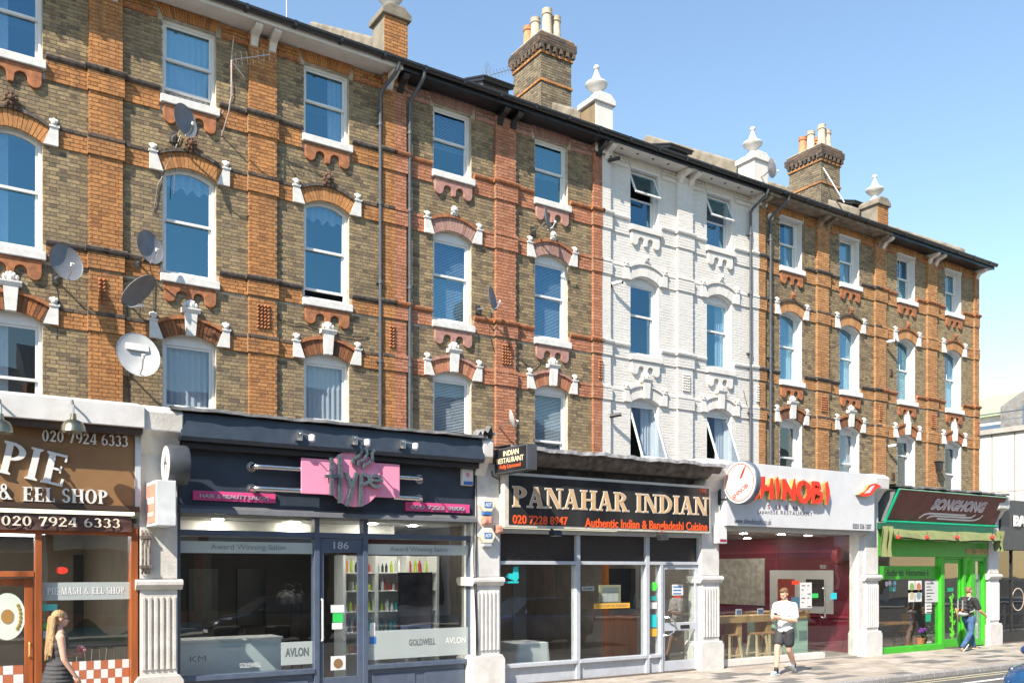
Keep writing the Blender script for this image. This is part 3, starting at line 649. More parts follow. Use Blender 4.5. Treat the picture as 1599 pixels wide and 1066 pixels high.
# ------------------------------------------------------------------ lettering
def text_polys(s, bold=0., shear=0., spacing=1.):
    cu = bpy.data.curves.new('lettering', 'FONT'); cu.body = s; cu.size = 1; cu.offset = bold; cu.shear = shear; cu.extrude = .5; cu.resolution_u = 3; cu.space_character = spacing
    o = bpy.data.objects.new('lettering', cu); me = bpy.data.meshes.new_from_object(o)
    v = [tuple(p.co) for p in me.vertices]; f = [tuple(p.vertices) for p in me.polygons]
    bpy.data.objects.remove(o); bpy.data.curves.remove(cu); bpy.data.meshes.remove(me); return v, f
def text(parent, s, X0, X1, Z0, Z1, Y, mat, depth=.012, bold=0., shear=0., spacing=1., mapf=None, name='lettering', label=None):
    """the words s set on the plane y = Y, filling X0..X1 and Z0..Z1"""
    v, f = text_polys(s, bold, shear, spacing)
    a0 = min(p[0] for p in v); a1 = max(p[0] for p in v); b0 = min(p[1] for p in v); b1 = max(p[1] for p in v)
    mb = MB(); q = []
    for p in v:
        x = X0 + (p[0] - a0)/(a1 - a0)*(X1 - X0); z = Z0 + (p[1] - b0)/(b1 - b0)*(Z1 - Z0); y = Y - (p[2] + .5)*depth
        q.append(mapf((x, y, z)) if mapf else (x, y, z))
    mb.add(q, f); return obj(name, mb, mat, parent, label=label)
TH, TN = .20, .075
def rc(x0, y0, x1, y1): return [(x0,y0),(x1,y0),(x1,y1),(x0,y1)]
def stem(x, w=TH, top=1, bot=1):
    r = [rc(x, 0, x + w, 1)]
    if bot: r.append([(x-.08,0),(x+w+.08,0),(x+w+.08,.04),(x+w,.09),(x,.09),(x-.08,.04)])
    if top: r.append([(x-.08,1),(x-.08,.96),(x,.91),(x+w,.91),(x+w+.08,.96),(x+w+.08,1)])
    return r
def dg(x0, y0, x1, y1, w): return [(x0,y0),(x0+w,y0),(x1+w,y1),(x1,y1)]
def rg(cx, cy, rx, ry, a0, a1, tx=TH, ty=TN, n=18):
    A = [(cx + rx*cos(a0+(a1-a0)*i/n), cy + ry*sin(a0+(a1-a0)*i/n)) for i in range(n+1)]
    B = [(cx + (rx-tx)*cos(a0+(a1-a0)*i/n), cy + (ry-ty)*sin(a0+(a1-a0)*i/n)) for i in range(n+1)]
    return [[A[i], A[i+1], B[i+1], B[i]] for i in range(n)]
def bowl(x, y0, y1, r): return rg(x, (y0+y1)/2, r, (y1-y0)/2, -pi/2, pi/2)
def ft(x0, x1, y=0): return rc(x0, y, x1, y + .05)
GL = {
 'A': (.86, [dg(.06,0,.36,1,TN+.01), dg(.56,0,.30,1,TH), rc(.2,.28,.62,.28+TN), ft(-.04,.24), ft(.48,.88)]),
 'P': (.72, stem(.08) + bowl(.22,.44,1,.46)), 'R': (.86, stem(.08) + bowl(.22,.47,1,.46) + [dg(.58,0,.32,.5,TH), ft(.52,.88)]),
 'N': (.92, [rc(.10,0,.10+TN,1), dg(.62,0,.08,1,TH), rc(.72,0,.72+TN,1), ft(0,.28), ft(.60,.92,.95), ft(-.02,.2,.95)]),
 'H': (.94, stem(.08) + stem(.62) + [rc(.28,.47,.62,.47+TN)]), 'I': (.40, stem(.08)), 'D': (.86, stem(.08) + bowl(.22,0,1,.58)),
 'E': (.72, stem(.08) + [rc(.28,.93,.62,1), rc(.28,.47,.52,.54), rc(.28,0,.66,.07), rc(.57,.78,.63,.93), rc(.60,.07,.66,.24), rc(.48,.40,.53,.62)]),
 'L': (.68, stem(.08) + [rc(.28,0,.64,.07), rc(.58,.07,.64,.26)]), 'O': (.88, rg(.42,.5,.42,.52,0,2*pi,n=28)),
 'T': (.76, stem(.26, top=0) + [rc(.0,.93,.72,1), rc(.0,.76,.06,.93), rc(.66,.76,.72,.93)]),
 'U': (.88, [rc(.08,.3,.08+TH,1), rc(.66,.3,.66+TN,1), ft(0,.36,.95), ft(.56,.84,.95)] + rg(.407,.32,.327,.34,pi,2*pi,.16,.08)),
 'S': (.64, rg(.31,.745,.27,.27,.3,1.5*pi,.15,.10) + rg(.31,.262,.29,.28,-pi+.15,.5*pi,.16,.10)),
 'M': (1.08, [rc(.10,0,.10+TN,1), dg(.42,0,.10,1,TH), dg(.50,0,.76,1,TN), rc(.78,0,.78+TH,1), ft(0,.28), ft(.70,1.06), ft(0,.2,.95), ft(.78,1.06,.95)]),
 '&': (.92, rg(.34,.77,.20,.24,0,2*pi,.12,.09) + rg(.32,.28,.32,.30,.35*pi,1.95*pi,.17,.08) + [dg(.66,0,.18,.72,.19), rc(.58,.0,.9,.05)]),
 '-': (.36, [rc(.02,.36,.32,.46)]), ' ': (.34, []),
 '0': (.68, rg(.31,.5,.31,.51,0,2*pi,.17,.08,n=26)), '7': (.62, [rc(.0,.87,.60,1), dg(.12,0,.40,.88,.19), rc(0,.74,.06,.88)]),
 '4': (.70, [rc(.38,0,.38+.17,1), dg(.0,.27,.34,.98,.10), rc(0,.22,.66,.32), ft(.28,.66)]),
 '3': (.64, rg(.28,.735,.27,.27,-.5*pi,.85*pi,.16,.09) + rg(.28,.27,.31,.29,-.85*pi,.5*pi,.17,.09)),
 '2': (.64, rg(.30,.70,.28,.31,-.12*pi,.95*pi,.16,.09) + [dg(.02,.05,.38,.62,.15), rc(.0,0,.60,.13)]),
 '6': (.66, rg(.32,.30,.31,.31,0,2*pi,.16,.08,n=22) + rg(.48,.42,.47,.60,.62*pi,1.1*pi,.16,.09)),
 '9': (.66, rg(.32,.70,.31,.31,0,2*pi,.16,.08,n=22) + rg(.16,.58,.47,.60,-.38*pi,.1*pi,.16,.09)),
}
def grow(poly, g):
    ar = sum(poly[i-1][0]*poly[i][1] - poly[i][0]*poly[i-1][1] for i in range(len(poly)))
    if ar < 0: poly = poly[::-1]
    n = len(poly); out = []
    for i in range(n):
        p0, p, p1 = Vector(poly[i-1]), Vector(poly[i]), Vector(poly[(i+1) % n])
        d0 = (p - p0).normalized() if (p - p0).length > 1e-6 else Vector((1,0)); d1 = (p1 - p).normalized() if (p1 - p).length > 1e-6 else d0
        n0 = Vector((d0.y, -d0.x)); n1 = Vector((d1.y, -d1.x)); b = n0 + n1
        b = b/max(.35, b.length*b.length/2) if b.length > 1e-4 else n0
        out.append((p.x + b.x*g, p.y + b.y*g))
    return out
def serif(parent, s, X0, X1, Z0, Z1, Y, mat, depth=.03, outline=None, og=.03, track=.07, rot=0., arc=None):
    """capitals with stems, hairlines and feet; every letter is a part of its own"""
    wd = sum(GL[c][0] + track for c in s) - track; kx = (X1 - X0)/wd; kz = Z1 - Z0; x = 0.
    for c in s:
        adv, polys = GL[c]
        if polys:
            for lay_, (g, m, dd, yy) in enumerate(([(og, outline, depth*.45, Y)] if outline else []) + [(0, mat, depth, Y)]):
                mb = MB()
                for i, pl in enumerate(polys):
                    q = grow(pl, g/kz*1.) if g else pl
                    pts = [(X0 + (x + a)*kx, Z0 + b*kz) for a, b in q]
                    if rot: pts = [(X0 + (a - X0)*cos(rot) - (b - Z0)*sin(rot), Z0 + (a - X0)*sin(rot) + (b - Z0)*cos(rot)) for a, b in pts]
                    mb.prism(pts, yy - dd - .0004*(i % 7), yy)
                if lay_ == 0: L0 = obj('letter', mb, m, parent)
                else: obj('letter_face', mb, m, L0 if isinstance(L0, bpy.types.Object) and parent.parent is None else parent)
        x += adv + track
def stroke_poly(pts, w0, w1=None):
    """ribbon of changing width along a polyline in the plane"""
    pts = [Vector(p) for p in pts]; n = len(pts); A = []; B = []
    ws = w0 if isinstance(w0, list) else [w0 + ((w1 if w1 is not None else w0) - w0)*i/(n - 1) for i in range(n)]
    for i, p in enumerate(pts):
        t = (pts[min(i+1, n-1)] - pts[max(i-1, 0)]).normalized(); nn = Vector((-t.y, t.x))*ws[i]/2
        A.append(tuple(p + nn)); B.append(tuple(p - nn))
    return A + B[::-1]
def plate(name, parent, mat, X0, X1, Z0, Z1, y0, y1, bevel=.004, label=None, **k):
    mb = MB(); mb.box(X0, X1, y0, y1, Z0, Z1); return obj(name, mb, mat, parent, bevel=bevel, label=label, **k)
def pr4(x0, y0, x1, y1, Y):
    """photo rectangle (left x, top y, right x, bottom y; the y values hold at its left end) -> X0, X1, Z0, Z1"""
    X0, Z1 = P(x0, y0, Y); X1, _ = P(x1, y0, Y); return X0, X1, P(x0, y1, Y)[1], Z1
# ------------------------------------------------------------------ shop parts
XS = 3.05
sx = lambda k: XS + PITCH*k
M_NAVY = surf('navy_shop_paint', (.030,.042,.062), .45, .12, 5, .1, 60)
M_NAVYG = surf('navy_gloss_frame', (.075,.10,.15), .35, .08, 6, .03)
M_GREYF = surf('grey_aluminium_frame', (.42,.45,.50), .4, .05, 8, 0, dirt=.1)
M_WOOD = surf('varnished_timber', (.30,.085,.025), .4, .3, 5, .15, 40, streak=True)
M_BROWN = surf('brown_sign_board', (.22,.12,.05), .55, .06, 3, .05)
M_LEAD = surf('lead_flashing', (.17,.17,.175), .8, .35, 5, .6, 25)
M_SHOPW = surf('white_shopfront_paint', (.61,.60,.585), .55, .05, 4, .15, 40, dirt=.42, dirtcol=(.30,.27,.235), dscale=2.5)
M_PEEL = surf('peeling_white_paint', (.57,.545,.505), .7, .12, 6, .5, 25, dirt=.55, dirtcol=(.30,.26,.21), dscale=3.)
M_CREAM = surf('cream_plastic', (.74,.68,.54), .4, .05, 5, 0)
M_BLUEP = surf('blue_plastic', (.04,.16,.45), .4, .05, 5, 0)
M_STEEL = surf('brushed_steel', (.62,.61,.58), .25, .08, 30, .02, metal=1.)
M_BLKP = surf('black_plastic', (.02,.02,.022), .45, .1, 8, 0)
M_WHT = surf('white_vinyl', (.66,.66,.65), .45, .02, 5, 0)
M_FLOOR = surf('shop_floor', (.14,.11,.09), .5, .15, 3, 0)
M_FROST = bpy.data.materials.new('frosted_vinyl'); M_FROST.use_nodes = True
_t = M_FROST.node_tree; _b = _t.nodes['Principled BSDF']; _b.inputs['Base Color'].default_value = (.50,.56,.56,1); _b.inputs['Roughness'].default_value = .6; _b.inputs['Alpha'].default_value = .55
def pilaster(parent, k, mat, top=4.30, zc=4.72, y=0., cr=.29):
    """shop-front pier: plinth, fluted shaft, moulded cap, plain upper block and console"""
    x = sx(k); mb = MB()
    mb.prism([(x-.36,-.02),(x+.36,-.02),(x+.36,.56),(x+.30,.65),(x-.30,.65),(x-.36,.56)], y, y + .55); pl = obj('pilaster_plinth', mb, mat, parent, bevel=.012)
    mb = MB(); mb.box(x-.275, x+.275, y + .07, y + .5, .65, 1.97); obj('pilaster_shaft', mb, mat, parent, bevel=.008)
    for i in range(6):
        xx = x - .225 + .09*i; mb = MB(); mb.prism([(xx-.027,.74),(xx+.027,.74),(xx+.027,1.86),(xx-.027,1.86)], y + .035, y + .071); obj('flute_rib', mb, mat, parent, bevel=.01)
    mb = MB(); mb.prism([(y+.5,1.97),(y+.055,1.97),(y+.02,2.02),(y-.01,2.05),(y-.01,2.10),(y+.05,2.13),(y+.5,2.14)], x-.345, x+.345, 'yz'); obj('pilaster_cap', mb, mat, parent)
    mb = MB(); mb.box(x-.275, x+.275, y + .075, y + .5, 2.14, top); obj('pilaster_block', mb, mat, parent, bevel=.008)
    mb = MB(); mb.prism([(y+.55,top-.25),(y+.07,top-.25),(y-.10,top),(y-.24,top+.08),(y-.26,zc-.05),(y-.1,zc+.05),(y+.55,zc+.09)], x-.29, x+cr, 'yz'); obj('console', mb, mat, parent, bevel=.02)
def lead_edge(parent, x0, x1, y0, y1, z, mat=None, amp=.013, th=.045):
    """weathered sheet-metal capping with an uneven lip"""
    rd = random.Random(int(x0*77)); ph = [rd.uniform(0, 6) for _ in range(4)]
    def f(u, v, up):
        x = x0 + (x1 - x0)*u; n = sin(x*3.1 + ph[0])*.4 + sin(x*7.7 + ph[1])*.35 + sin(x*17 + ph[2])*.25
        return (x, y0 + (y1 - y0)*v - (.03*n if v < .3 else 0), z + (th if up else 0) + amp*n*(1 - v) + .05*v)
    mb = MB(); n = int((x1 - x0)*9)
    mb.sheet(lambda u, v: f(u, v, True), n, 4); mb.sheet(lambda u, v: f(1 - u, v, False), n, 4)
    for i in range(n): mb.add([f(i/n,0,False), f((i+1)/n,0,False), f((i+1)/n,0,True), f(i/n,0,True)], [(0,1,2,3)])
    obj('lead_capping', mb, mat or M_LEAD, parent)
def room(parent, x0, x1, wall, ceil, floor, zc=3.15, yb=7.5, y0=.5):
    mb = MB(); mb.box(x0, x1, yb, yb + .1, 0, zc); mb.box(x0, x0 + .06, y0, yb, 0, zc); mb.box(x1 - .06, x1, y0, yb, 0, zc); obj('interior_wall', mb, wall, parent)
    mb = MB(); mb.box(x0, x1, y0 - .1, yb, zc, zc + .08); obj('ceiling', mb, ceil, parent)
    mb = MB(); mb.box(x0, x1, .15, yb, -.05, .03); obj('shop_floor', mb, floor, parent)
def flat_roof(parent, x0, x1):
    mb = MB(); mb.box(x0, x1, .3, YF - .002, 4.22, 4.34); obj('flat_roof', mb, M_LEAD, parent)
def bar(parent, mat, x0, x1, y0, y1, z0, z1, name='frame_bar', bevel=.005): return plate(name, parent, mat, x0, x1, z0, z1, y0, y1, bevel)
def pane(parent, x0, x1, y, z0, z1, mat=None): return plate('window_pane', parent, mat or G_SHOP, x0, x1, z0, z1, y, y + .008, 0)
def sticker(parent, mat, x0, y0, x1, y1, Y, name='sticker', label=None, d=.004):
    X0, X1, Z0, Z1 = pr4(x0, y0, x1, y1, Y); return plate(name, parent, mat, X0, X1, Z0, Z1, Y - d, Y, 0, label)
def disc(parent, mat, px, py, r, Y, name='sticker', d=.004, n=24, label=None):
    X, Z = P(px, py, Y); mb = MB(); mb.lathe([(r, 0), (r, d)], (X, Y - d, Z), n, 'y'); return obj(name, mb, mat, parent, label=label)
def clr(name, c, r=.5): return surf(name, c, r, .04, 4, 0)
def shop(name, x0, label): return thing(name, (x0 + PITCH/2, .5, 0), label, 'shop', 'shopfronts along the parade')
# ------------------------------------------------------------------ pie and mash shop (left edge)
SH0 = shop('pie_shop', sx(-1), 'brown and white pie shop with a varnished timber front at the left edge'); a0, a1 = .15, sx(0) - .30
pilaster(SH0, 0, M_PEEL)
T = thing('awning_bracket', (2.86, .02, 2.2), 'rusty old awning bracket on the peeling pier under the box sign', 'bracket')
for i in range(3): mb = MB(); mb.tube([(2.80 + .05*i,.05,2.88),(2.80 + .05*i,.0,2.80),(2.80 + .05*i,.0,2.28),(2.80 + .05*i,.05,2.22)], .016, 6); obj('rod', mb, surf('old_iron', (.16,.13,.11), .8, .4, 14, .3), T, smooth=True)
for z in (2.3, 2.75): plate('clamp', T, surf('old_iron', (.16,.13,.11)), 2.77, 2.93, z, z + .05, -.02, .07)
flat_roof(SH0, -2.6, sx(0))
mb = MB(); mb.prism([(-.30,4.40),(-.30,4.72),(.35,4.86),(.35,4.40)], a0 - .6, a1 + .02, 'yz'); obj('white_pelmet', mb, M_SHOPW, SH0, bevel=.006)
plate('sign_board', SH0, M_BROWN, a0 - .6, a1 - .04, 3.24, 4.40, .02, .08)
plate('sign_return', SH0, clr('dark_brown_trim', (.05,.03,.02)), a0 - .6, a1, 4.30, 4.40, -.22, .018)
plate('sign_edge', SH0, M_GREYF, a1 - .06, a1 + .02, 3.18, 4.38, -.02, .10)
plate('sign_ledge', SH0, clr('dark_brown_trim', (.05,.03,.02)), a0 - .6, a1, 3.16, 3.235, -.04, .15)
X0,X1,Z0,Z1 = pr4(66, 668, 200, 683, .02); serif(SH0, '020 7924 6333', X0, X1, Z0 - .05, Z1 - .03, .02, M_WHT, .05)
X0, Z = P(-4, 737, .02); serif(SH0, 'PIE', X0, X0 + .86, Z, Z + .46, .02, M_WHT, .06, rot=-.20)
X0,X1,Z0,Z1 = pr4(36, 762, 168, 782, .02); serif(SH0, 'EEL SHOP', X0, X1, Z0, Z1 + .02, .02, M_WHT, .05)
X0,X1,Z0,Z1 = pr4(-2, 757, 20, 779, .02); serif(SH0, '&', X0, X1, Z0, Z1 + .02, .02, M_WHT, .05)
mb = MB(); X0,X1,Z0,Z1 = pr4(0, 799, 206, 826, .03); mb.sheet(lambda u, v: (X0-.6 + (X1-X0+.6)*u, .03 + .012*sin(u*37 + v*3) + .008*sin(u*11 - v*9), Z0 + (Z1-Z0)*v), 90, 6); bn = obj('fabric_banner', mb, surf('brown_banner_cloth', (.075,.035,.028), .6, .2, 3, .2, 30), SH0, smooth=True)
serif(SH0, '020 7924 6333', X0 + .02, X1 - .16, Z0 + .06, Z1 - .05, .008, surf('cream_print', (.72,.66,.54), .6, .1, 5, 0), .006)
Yg = .22
bar(SH0, M_WOOD, a0 - .6, a1, .08, .30, 2.80, 2.92); bar(SH0, M_WOOD, a1 - .10, a1, .08, .34, 0, 2.80); bar(SH0, M_WOOD, PX(54, Yg), PX(65, Yg), .10, .30, .1, 2.795)
bar(SH0, M_WOOD, a0 - .6, PX(53, Yg), .12, .28, 2.18, 2.26); bar(SH0, M_WOOD, PX(65, Yg), a1 - .10, .06, .34, .40, .50); plate('stall_riser', SH0, M_WOOD, PX(65, Yg), a1 - .10, 0, .40, .16, .24)
pane(SH0, PX(65, Yg), a1 - .10, Yg, .50, 2.80); pane(SH0, a0 - .6, PX(54, Yg), Yg, 2.26, 2.80)
dr = MB(); dx0, dx1 = a0 - .25, PX(52, Yg); dr.box(dx0, dx0+.09, .2, .25, .02, 2.16); dr.box(dx1-.11, dx1, .2, .25, .02, 2.16); dr.box(dx0+.09, dx1-.11, .2, .25, 2.05, 2.16); dr.box(dx0+.09, dx1-.11, .2, .25, .02, .35)
dr = obj('door', dr, M_WOOD, SH0, bevel=.006); mb = MB(); mb.box(dx0+.09, dx1-.11, .222, .23, .35, 2.05); obj('pane', mb, G_SHOP, dr)
mb = MB(); mb.tube([(dx1-.05,.19,1.02),(dx1-.05,.15,1.05),(dx1-.05,.15,1.2),(dx1-.05,.19,1.23)], .012, 8); obj('door_handle', mb, clr('brass', (.55,.40,.15), .3), dr, smooth=True)
# window graphics
X0,X1,Z0,Z1 = pr4(63, 909, 206, 937, Yg); plate('frosted_band', SH0, M_FROST, X0, X1, Z0, Z1, Yg - .004, Yg - .001, 0)
X0,X1,Z0,Z1 = pr4(74, 920, 195, 929, Yg); serif(SH0, 'PIE-MASH & EEL SHOP', X0, X1, Z0 + .01, Z1 + .03, Yg - .0045, M_WHT, .003)
cq = clr('terracotta_check', (.42,.13,.06)); nsq = 12; Xa, Xb = PX(65.5, Yg), a1 - .105; zq = .512; hq = .135; wq = (Xb - Xa)/nsq
for i in range(nsq):
    for j in range(3): plate('check_tile', SH0, M_WHT if (i + j) % 2 else cq, Xa + wq*i + .002, Xa + wq*(i+1) - .002, zq + hq*j + .002, zq + hq*(j+1) - .002, Yg - .005, Yg - .001, 0)
for i in range(4):
    for j in range(3): plate('check_tile', SH0, M_WHT if (i + j) % 2 else cq, dx1 - .12 - .13*(i+1), dx1 - .12 - .13*i - .004, .52 + .13*j, .52 + .13*(j+1) - .004, .213, .216, 0)
X, Z = P(12, 962, .21); mb = MB(); mb.lathe([(.27,0),(.27,.004)], (0,.214,0), 28, 'y'); mb.v = [(p[0]*.85 + X, p[1], p[2]*1.25 + Z) for p in mb.v]; obj('oval_sticker', mb, surf('pale_sticker', (.62,.68,.60), .5, .05, 5, 0), SH0)
mb = MB(); mb.lathe([(.095,0),(.095,.004)], (0,.209,0), 24, 'y'); mb.v = [(p[0]*.85 + X, p[1], p[2]*1.1 + Z) for p in mb.v]; obj('oval_emblem', mb, clr('amber', (.36,.20,.06)), SH0)
for a in (-1, 1):
    mb = MB()
    for i in range(7): t = -.9 + i*.28; mb.ball((X + a*.165*cos(t*.8), .207, Z + .22*sin(t)), (.022,.004,.03), 6, 4)
    obj('wheat_ear', mb, clr('olive_gold', (.30,.24,.04)), SH0)
sticker(SH0, clr('teal_notice', (.10,.52,.48)), 66, 943, 90, 953, Yg); disc(SH0, clr('green_round', (.08,.62,.06)), 74, 977, .05, Yg - .002); sticker(SH0, clr('pale_blue_notice', (.35,.58,.80)), 68, 984, 79, 996, Yg)
mb = MB(); X, Z = P(97, 890, Yg); mb.lathe([(.085,0),(.085,.004)], (0,Yg - .005,0), 20, 'y'); mb.v = [(p[0] + X, p[1], p[2]*.62 + Z) for p in mb.v]; obj('open_sticker', mb, clr('red_sticker', (.62,.04,.02)), SH0)
room(SH0, -2.5, sx(0), surf('pie_shop_wall', (.20,.15,.10), .8, .1, 2, 0), surf('pie_shop_ceiling', (.24,.22,.19), .8, .05, 2, 0), M_FLOOR, 3.0)
tube_l = emit('lit_tube', (.95,.97,1), 7)
for i in range(4): plate('ceiling_light', SH0, tube_l, -1.2, 1.9, 2.93, 2.98, 1.4 + 1.3*i, 1.62 + 1.3*i, 0)
for px0, px1 in ((130, 146), (155, 190)):
    X0, X1 = PX(px0, 6), PX(px1, 6); plate('wall_panel', SH0, clr('dark_panel', (.03,.025,.02)), X0, X1, .9, 2.6, 7.38, 7.45)
mb = MB(); X0, X1 = PX(95, .8), PX(206, .8)
mb.prism([(X0 + (X1-X0)*t, 1.22 + .30*math.exp(-((t-.35)/.22)**2) + .12*math.exp(-((t-1.05)/.2)**2)) for t in [i/20 for i in range(21)]] + [(X1, 1.12), (X0, 1.12)], .80, .812); obj('counter_screen', mb, glass('green_screen_glass', 1.5, (.45,.62,.55)), SH0)
tb = thing('cafe_table', ((X0+X1)/2, 1.2, .03), 'long dark table with metal legs inside the pie shop window', 'table'); plate('table_top', tb, M_BLKP, X0, X1, 1.06, 1.10, .78, 1.5)
for xx in (X0 + .3, X1 - .3, (X0+X1)/2):
    mb = MB(); mb.tube([(xx - .12,.9,.03),(xx - .05,.9,1.04),(xx + .05,.9,1.04),(xx + .12,.9,.03)], .014, 6); obj('leg', mb, M_STEEL, tb, smooth=True)
for i, (px, dx) in enumerate(((112, 0), (0, -.0))):
    X, Z = P(px, 640, -.3); T = thing('sign_lamp', (X, -.25, Z - .12), ['bronze dome sign lamp above the phone number of the pie shop', 'bronze dome sign lamp at the left edge above the pie sign'][i], 'lamp', 'dome lamps over the brown sign')
    mb = MB(); Z -= .06; mb.tube([(X,-.31,Z + .16),(X,-.40,Z + .18),(X,-.50,Z + .10),(X,-.50,Z - .1)], .016, 8); obj('arm', mb, M_STEEL, T, smooth=True)
    mb = MB(); mb.lathe([(.035,.04),(.045,-.04),(.11,-.07),(.155,-.14),(.175,-.22),(.165,-.22),(.14,-.14),(.0,-.08)], (X,-.50,Z - .06), 20); obj('shade', mb, surf('bronze', (.30,.26,.17), .3, .15, 9, 0, metal=1.), T, smooth=True)
# box sign and round sign on the pier
X, Z = P(229, 760, -.1)
T = thing('projecting_sign', (3.05, -.35, 2.95), 'faded red and white box sign on the peeling pier beside the pie shop', 'sign'); 
mb = MB(); mb.box(2.86, 3.14, -.66, .06, 2.93, 3.60); obj('case', mb, surf('aged_white_case', (.60,.62,.63), .5, .08, 6, .05, dirt=.3), T, bevel=.01)
mb = MB(); mb.box(2.852, 2.859, -.61, .01, 2.98, 3.55); fc = obj('face', mb, surf('faded_red_face', (.58,.27,.20), .5, .15, 5, 0), T)
def side_text(parent, s, x, ya, yb, z0, z1, mat, bold=.0, rot=0.):
    """words on a sign face that looks left, along -x"""
    v, f = text_polys(s, bold); a0_ = min(p[0] for p in v); a1_ = max(p[0] for p in v); b0_ = min(p[1] for p in v); b1_ = max(p[1] for p in v)
    mb = MB(); q = []; yc, zc = (ya+yb)/2, (z0+z1)/2
    for p in v:
        y = yb + (p[0]-a0_)/(a1_-a0_)*(ya - yb); z = z0 + (p[1]-b0_)/(b1_-b0_)*(z1-z0)
        dy, dz = y - yc, z - zc; y, z = yc + dy*cos(rot) - dz*sin(rot), zc + dy*sin(rot) + dz*cos(rot)
        q.append((x - (p[2]+.5)*.004, y, z))
    mb.add(q, f); return obj('lettering', mb, mat, parent)
side_text(fc, 'GOLDEN PIE', 2.8515, -.55, -.05, 3.26, 3.36, M_WHT, .02); side_text(fc, 'PIE & EELS', 2.8515, -.50, -.10, 3.08, 3.14, M_WHT, .02)
T = thing('round_sign', (3.15, -.28, 3.5), 'dark drum sign with a white face above the faded red box sign', 'sign')
mb = MB(); mb.lathe([(.30,0),(.31,.03),(.31,.27),(.30,.30)], (3.06,-.34,3.86), 32, 'x'); obj('drum', mb, surf('dark_drum', (.05,.055,.06), .4, .1, 5, 0), T, smooth=True)
mb = MB(); mb.lathe([(.285,0),(.285,.004)], (3.054,-.34,3.86), 32, 'x'); obj('face', mb, M_WHT, T)
mb = MB()
for q in ([(-.05,.16),(-.02,.02),(-.09,-.04),(-.06,-.18)], [(.02,.12),(.05,0),(.01,-.12)], [(-.12,.0),(-.02,.05),(.08,-.02)]): mb.prism([(-.34 + a, 3.86 + b) for a, b in stroke_poly(q, .02)], 3.0535, 3.0495, 'yz')
obj('sketch_mark', mb, M_BLKP, T)
mb = MB(); mb.tube([(3.2,.08,3.86),(3.2,-.06,3.86)], .02, 6); obj('bracket', mb, M_STEEL, T)
DOWN = emit('lamp_and_fill_glow', (1,.9,.78), 100)  # ceiling lamps in the salon and sushi bar, added fill in the other rooms
def lamp_and_fill(parent, spots, z):
    for xx, yy in spots: mb = MB(); mb.lathe([(.09,0),(.09,-.012),(0,-.012)], (xx,yy,z), 12); obj('lamp_and_fill_disc', mb, DOWN, parent)
# ------------------------------------------------------------------ hair salon
SH1 = shop('hair_salon', sx(0), 'navy hair salon front with a pink cut-out sign'); b0, b1 = sx(0) + .30, sx(1) - .30
flat_roof(SH1, sx(0) + .002, sx(1) - .002)
mb = MB(); mb.prism([(-.22,4.27),(-.26,4.33),(-.20,4.70),(.35,4.82),(.35,4.27)], b0 - .05, b1 + .04, 'yz'); obj('pelmet', mb, M_NAVY, SH1, bevel=.006)
mb = MB(); mb.box(b0, b1 + .0, -.12, .3, 4.17, 4.265); obj('pelmet_moulding', mb, M_BLKP, SH1, bevel=.01)
lead_edge(SH1, b0 - .2, b1 + .08, -.30, .5, 4.72)
plate('sign_panel', SH1, M_NAVY, b0, b1 + .02, 3.30, 4.165, .10, .2); 
mb = MB(); mb.prism([(.10,3.30),(-.02,3.24),(-.04,3.17),(.3,3.17),(.3,3.30)], b0, b1 + .02, 'yz'); obj('sign_ledge', mb, surf('grey_navy_ledge', (.11,.115,.125), .5, .08, 5, .1), SH1)
# pink plate with standing letters
yp = -.14; pk = surf('pink_acrylic', (.80,.28,.42), .35, .03, 4, 0); pkd = surf('deep_pink', (.62,.03,.14), .4, .05, 4, 0)
X0,X1,Z0,Z1 = pr4(471, 714, 625, 770, yp); cx_, cz_ = P(553, 747, yp); rr = .485
sg = plate('pink_plate', SH1, pk, X0, X1, Z0 + .0, Z1, yp, yp + .03, .01)
mb = MB(); mb.lathe([(rr,0),(rr,.03)], (cx_, yp - .032, cz_), 48, 'y'); obj('pink_disc', mb, pk, sg, bevel=.004)
brd = surf('zinc_letter', (.24,.30,.31), .3, .2, 25, .05, metal=.8); yl = yp - .12
def px2(pts, Y): return [P(x, y, Y) for x, y in pts]
def zl(polys, name='letter'):
    mb = MB()
    for i, q in enumerate(polys): mb.prism(q, yl - .0007*i, yl + .07)
    obj(name, mb, brd, sg, bevel=.004)
S_ = lambda x0, y0, x1, y1, w: stroke_poly(px2([(x0,y0),(x1,y1)], yl), w)
zl([S_(519,714,519,773,.06), S_(532,709,532,785,.06), S_(509,743,537,742.5,.055)])
zl([S_(542,736,550,760,.06), S_(558.5,737,543,790,.062)])
ec = P(569.5, 748, yl); zl([S_(565,739,565,790.5,.062)] + [[(ec[0] + .95*a, ec[1] + b) for a, b in q] for q in rg(0,0,.125,.105,-pi*.55,pi*.55,.055,.055)])
ec = P(588, 751, yl); zl([[(ec[0] + a, ec[1] + b) for a, b in q] for q in rg(0,0,.135,.125,0,1.75*pi,.055,.055,n=26)] + [[(ec[0]-.08, ec[1]-.01), (ec[0]+.13, ec[1]-.01), (ec[0]+.13, ec[1]+.035), (ec[0]-.08, ec[1]+.035)]])
for i, q in enumerate(([(552,724),(553,716),(561,712),(566,705),(564,697),(568,691)], [(560,727),(561,720),(569,717),(574,709),(573,700),(577,695)], [(569,731),(570,725),(578,722),(583,716),(582,708),(586,702)])):
    zl([stroke_poly(px2(q, yl), .05)], 'wavy_strip')
    ctr = P(sum(a for a, b in q)/6 - 1, sum(b for a, b in q)/6 + 2, yp - .035)
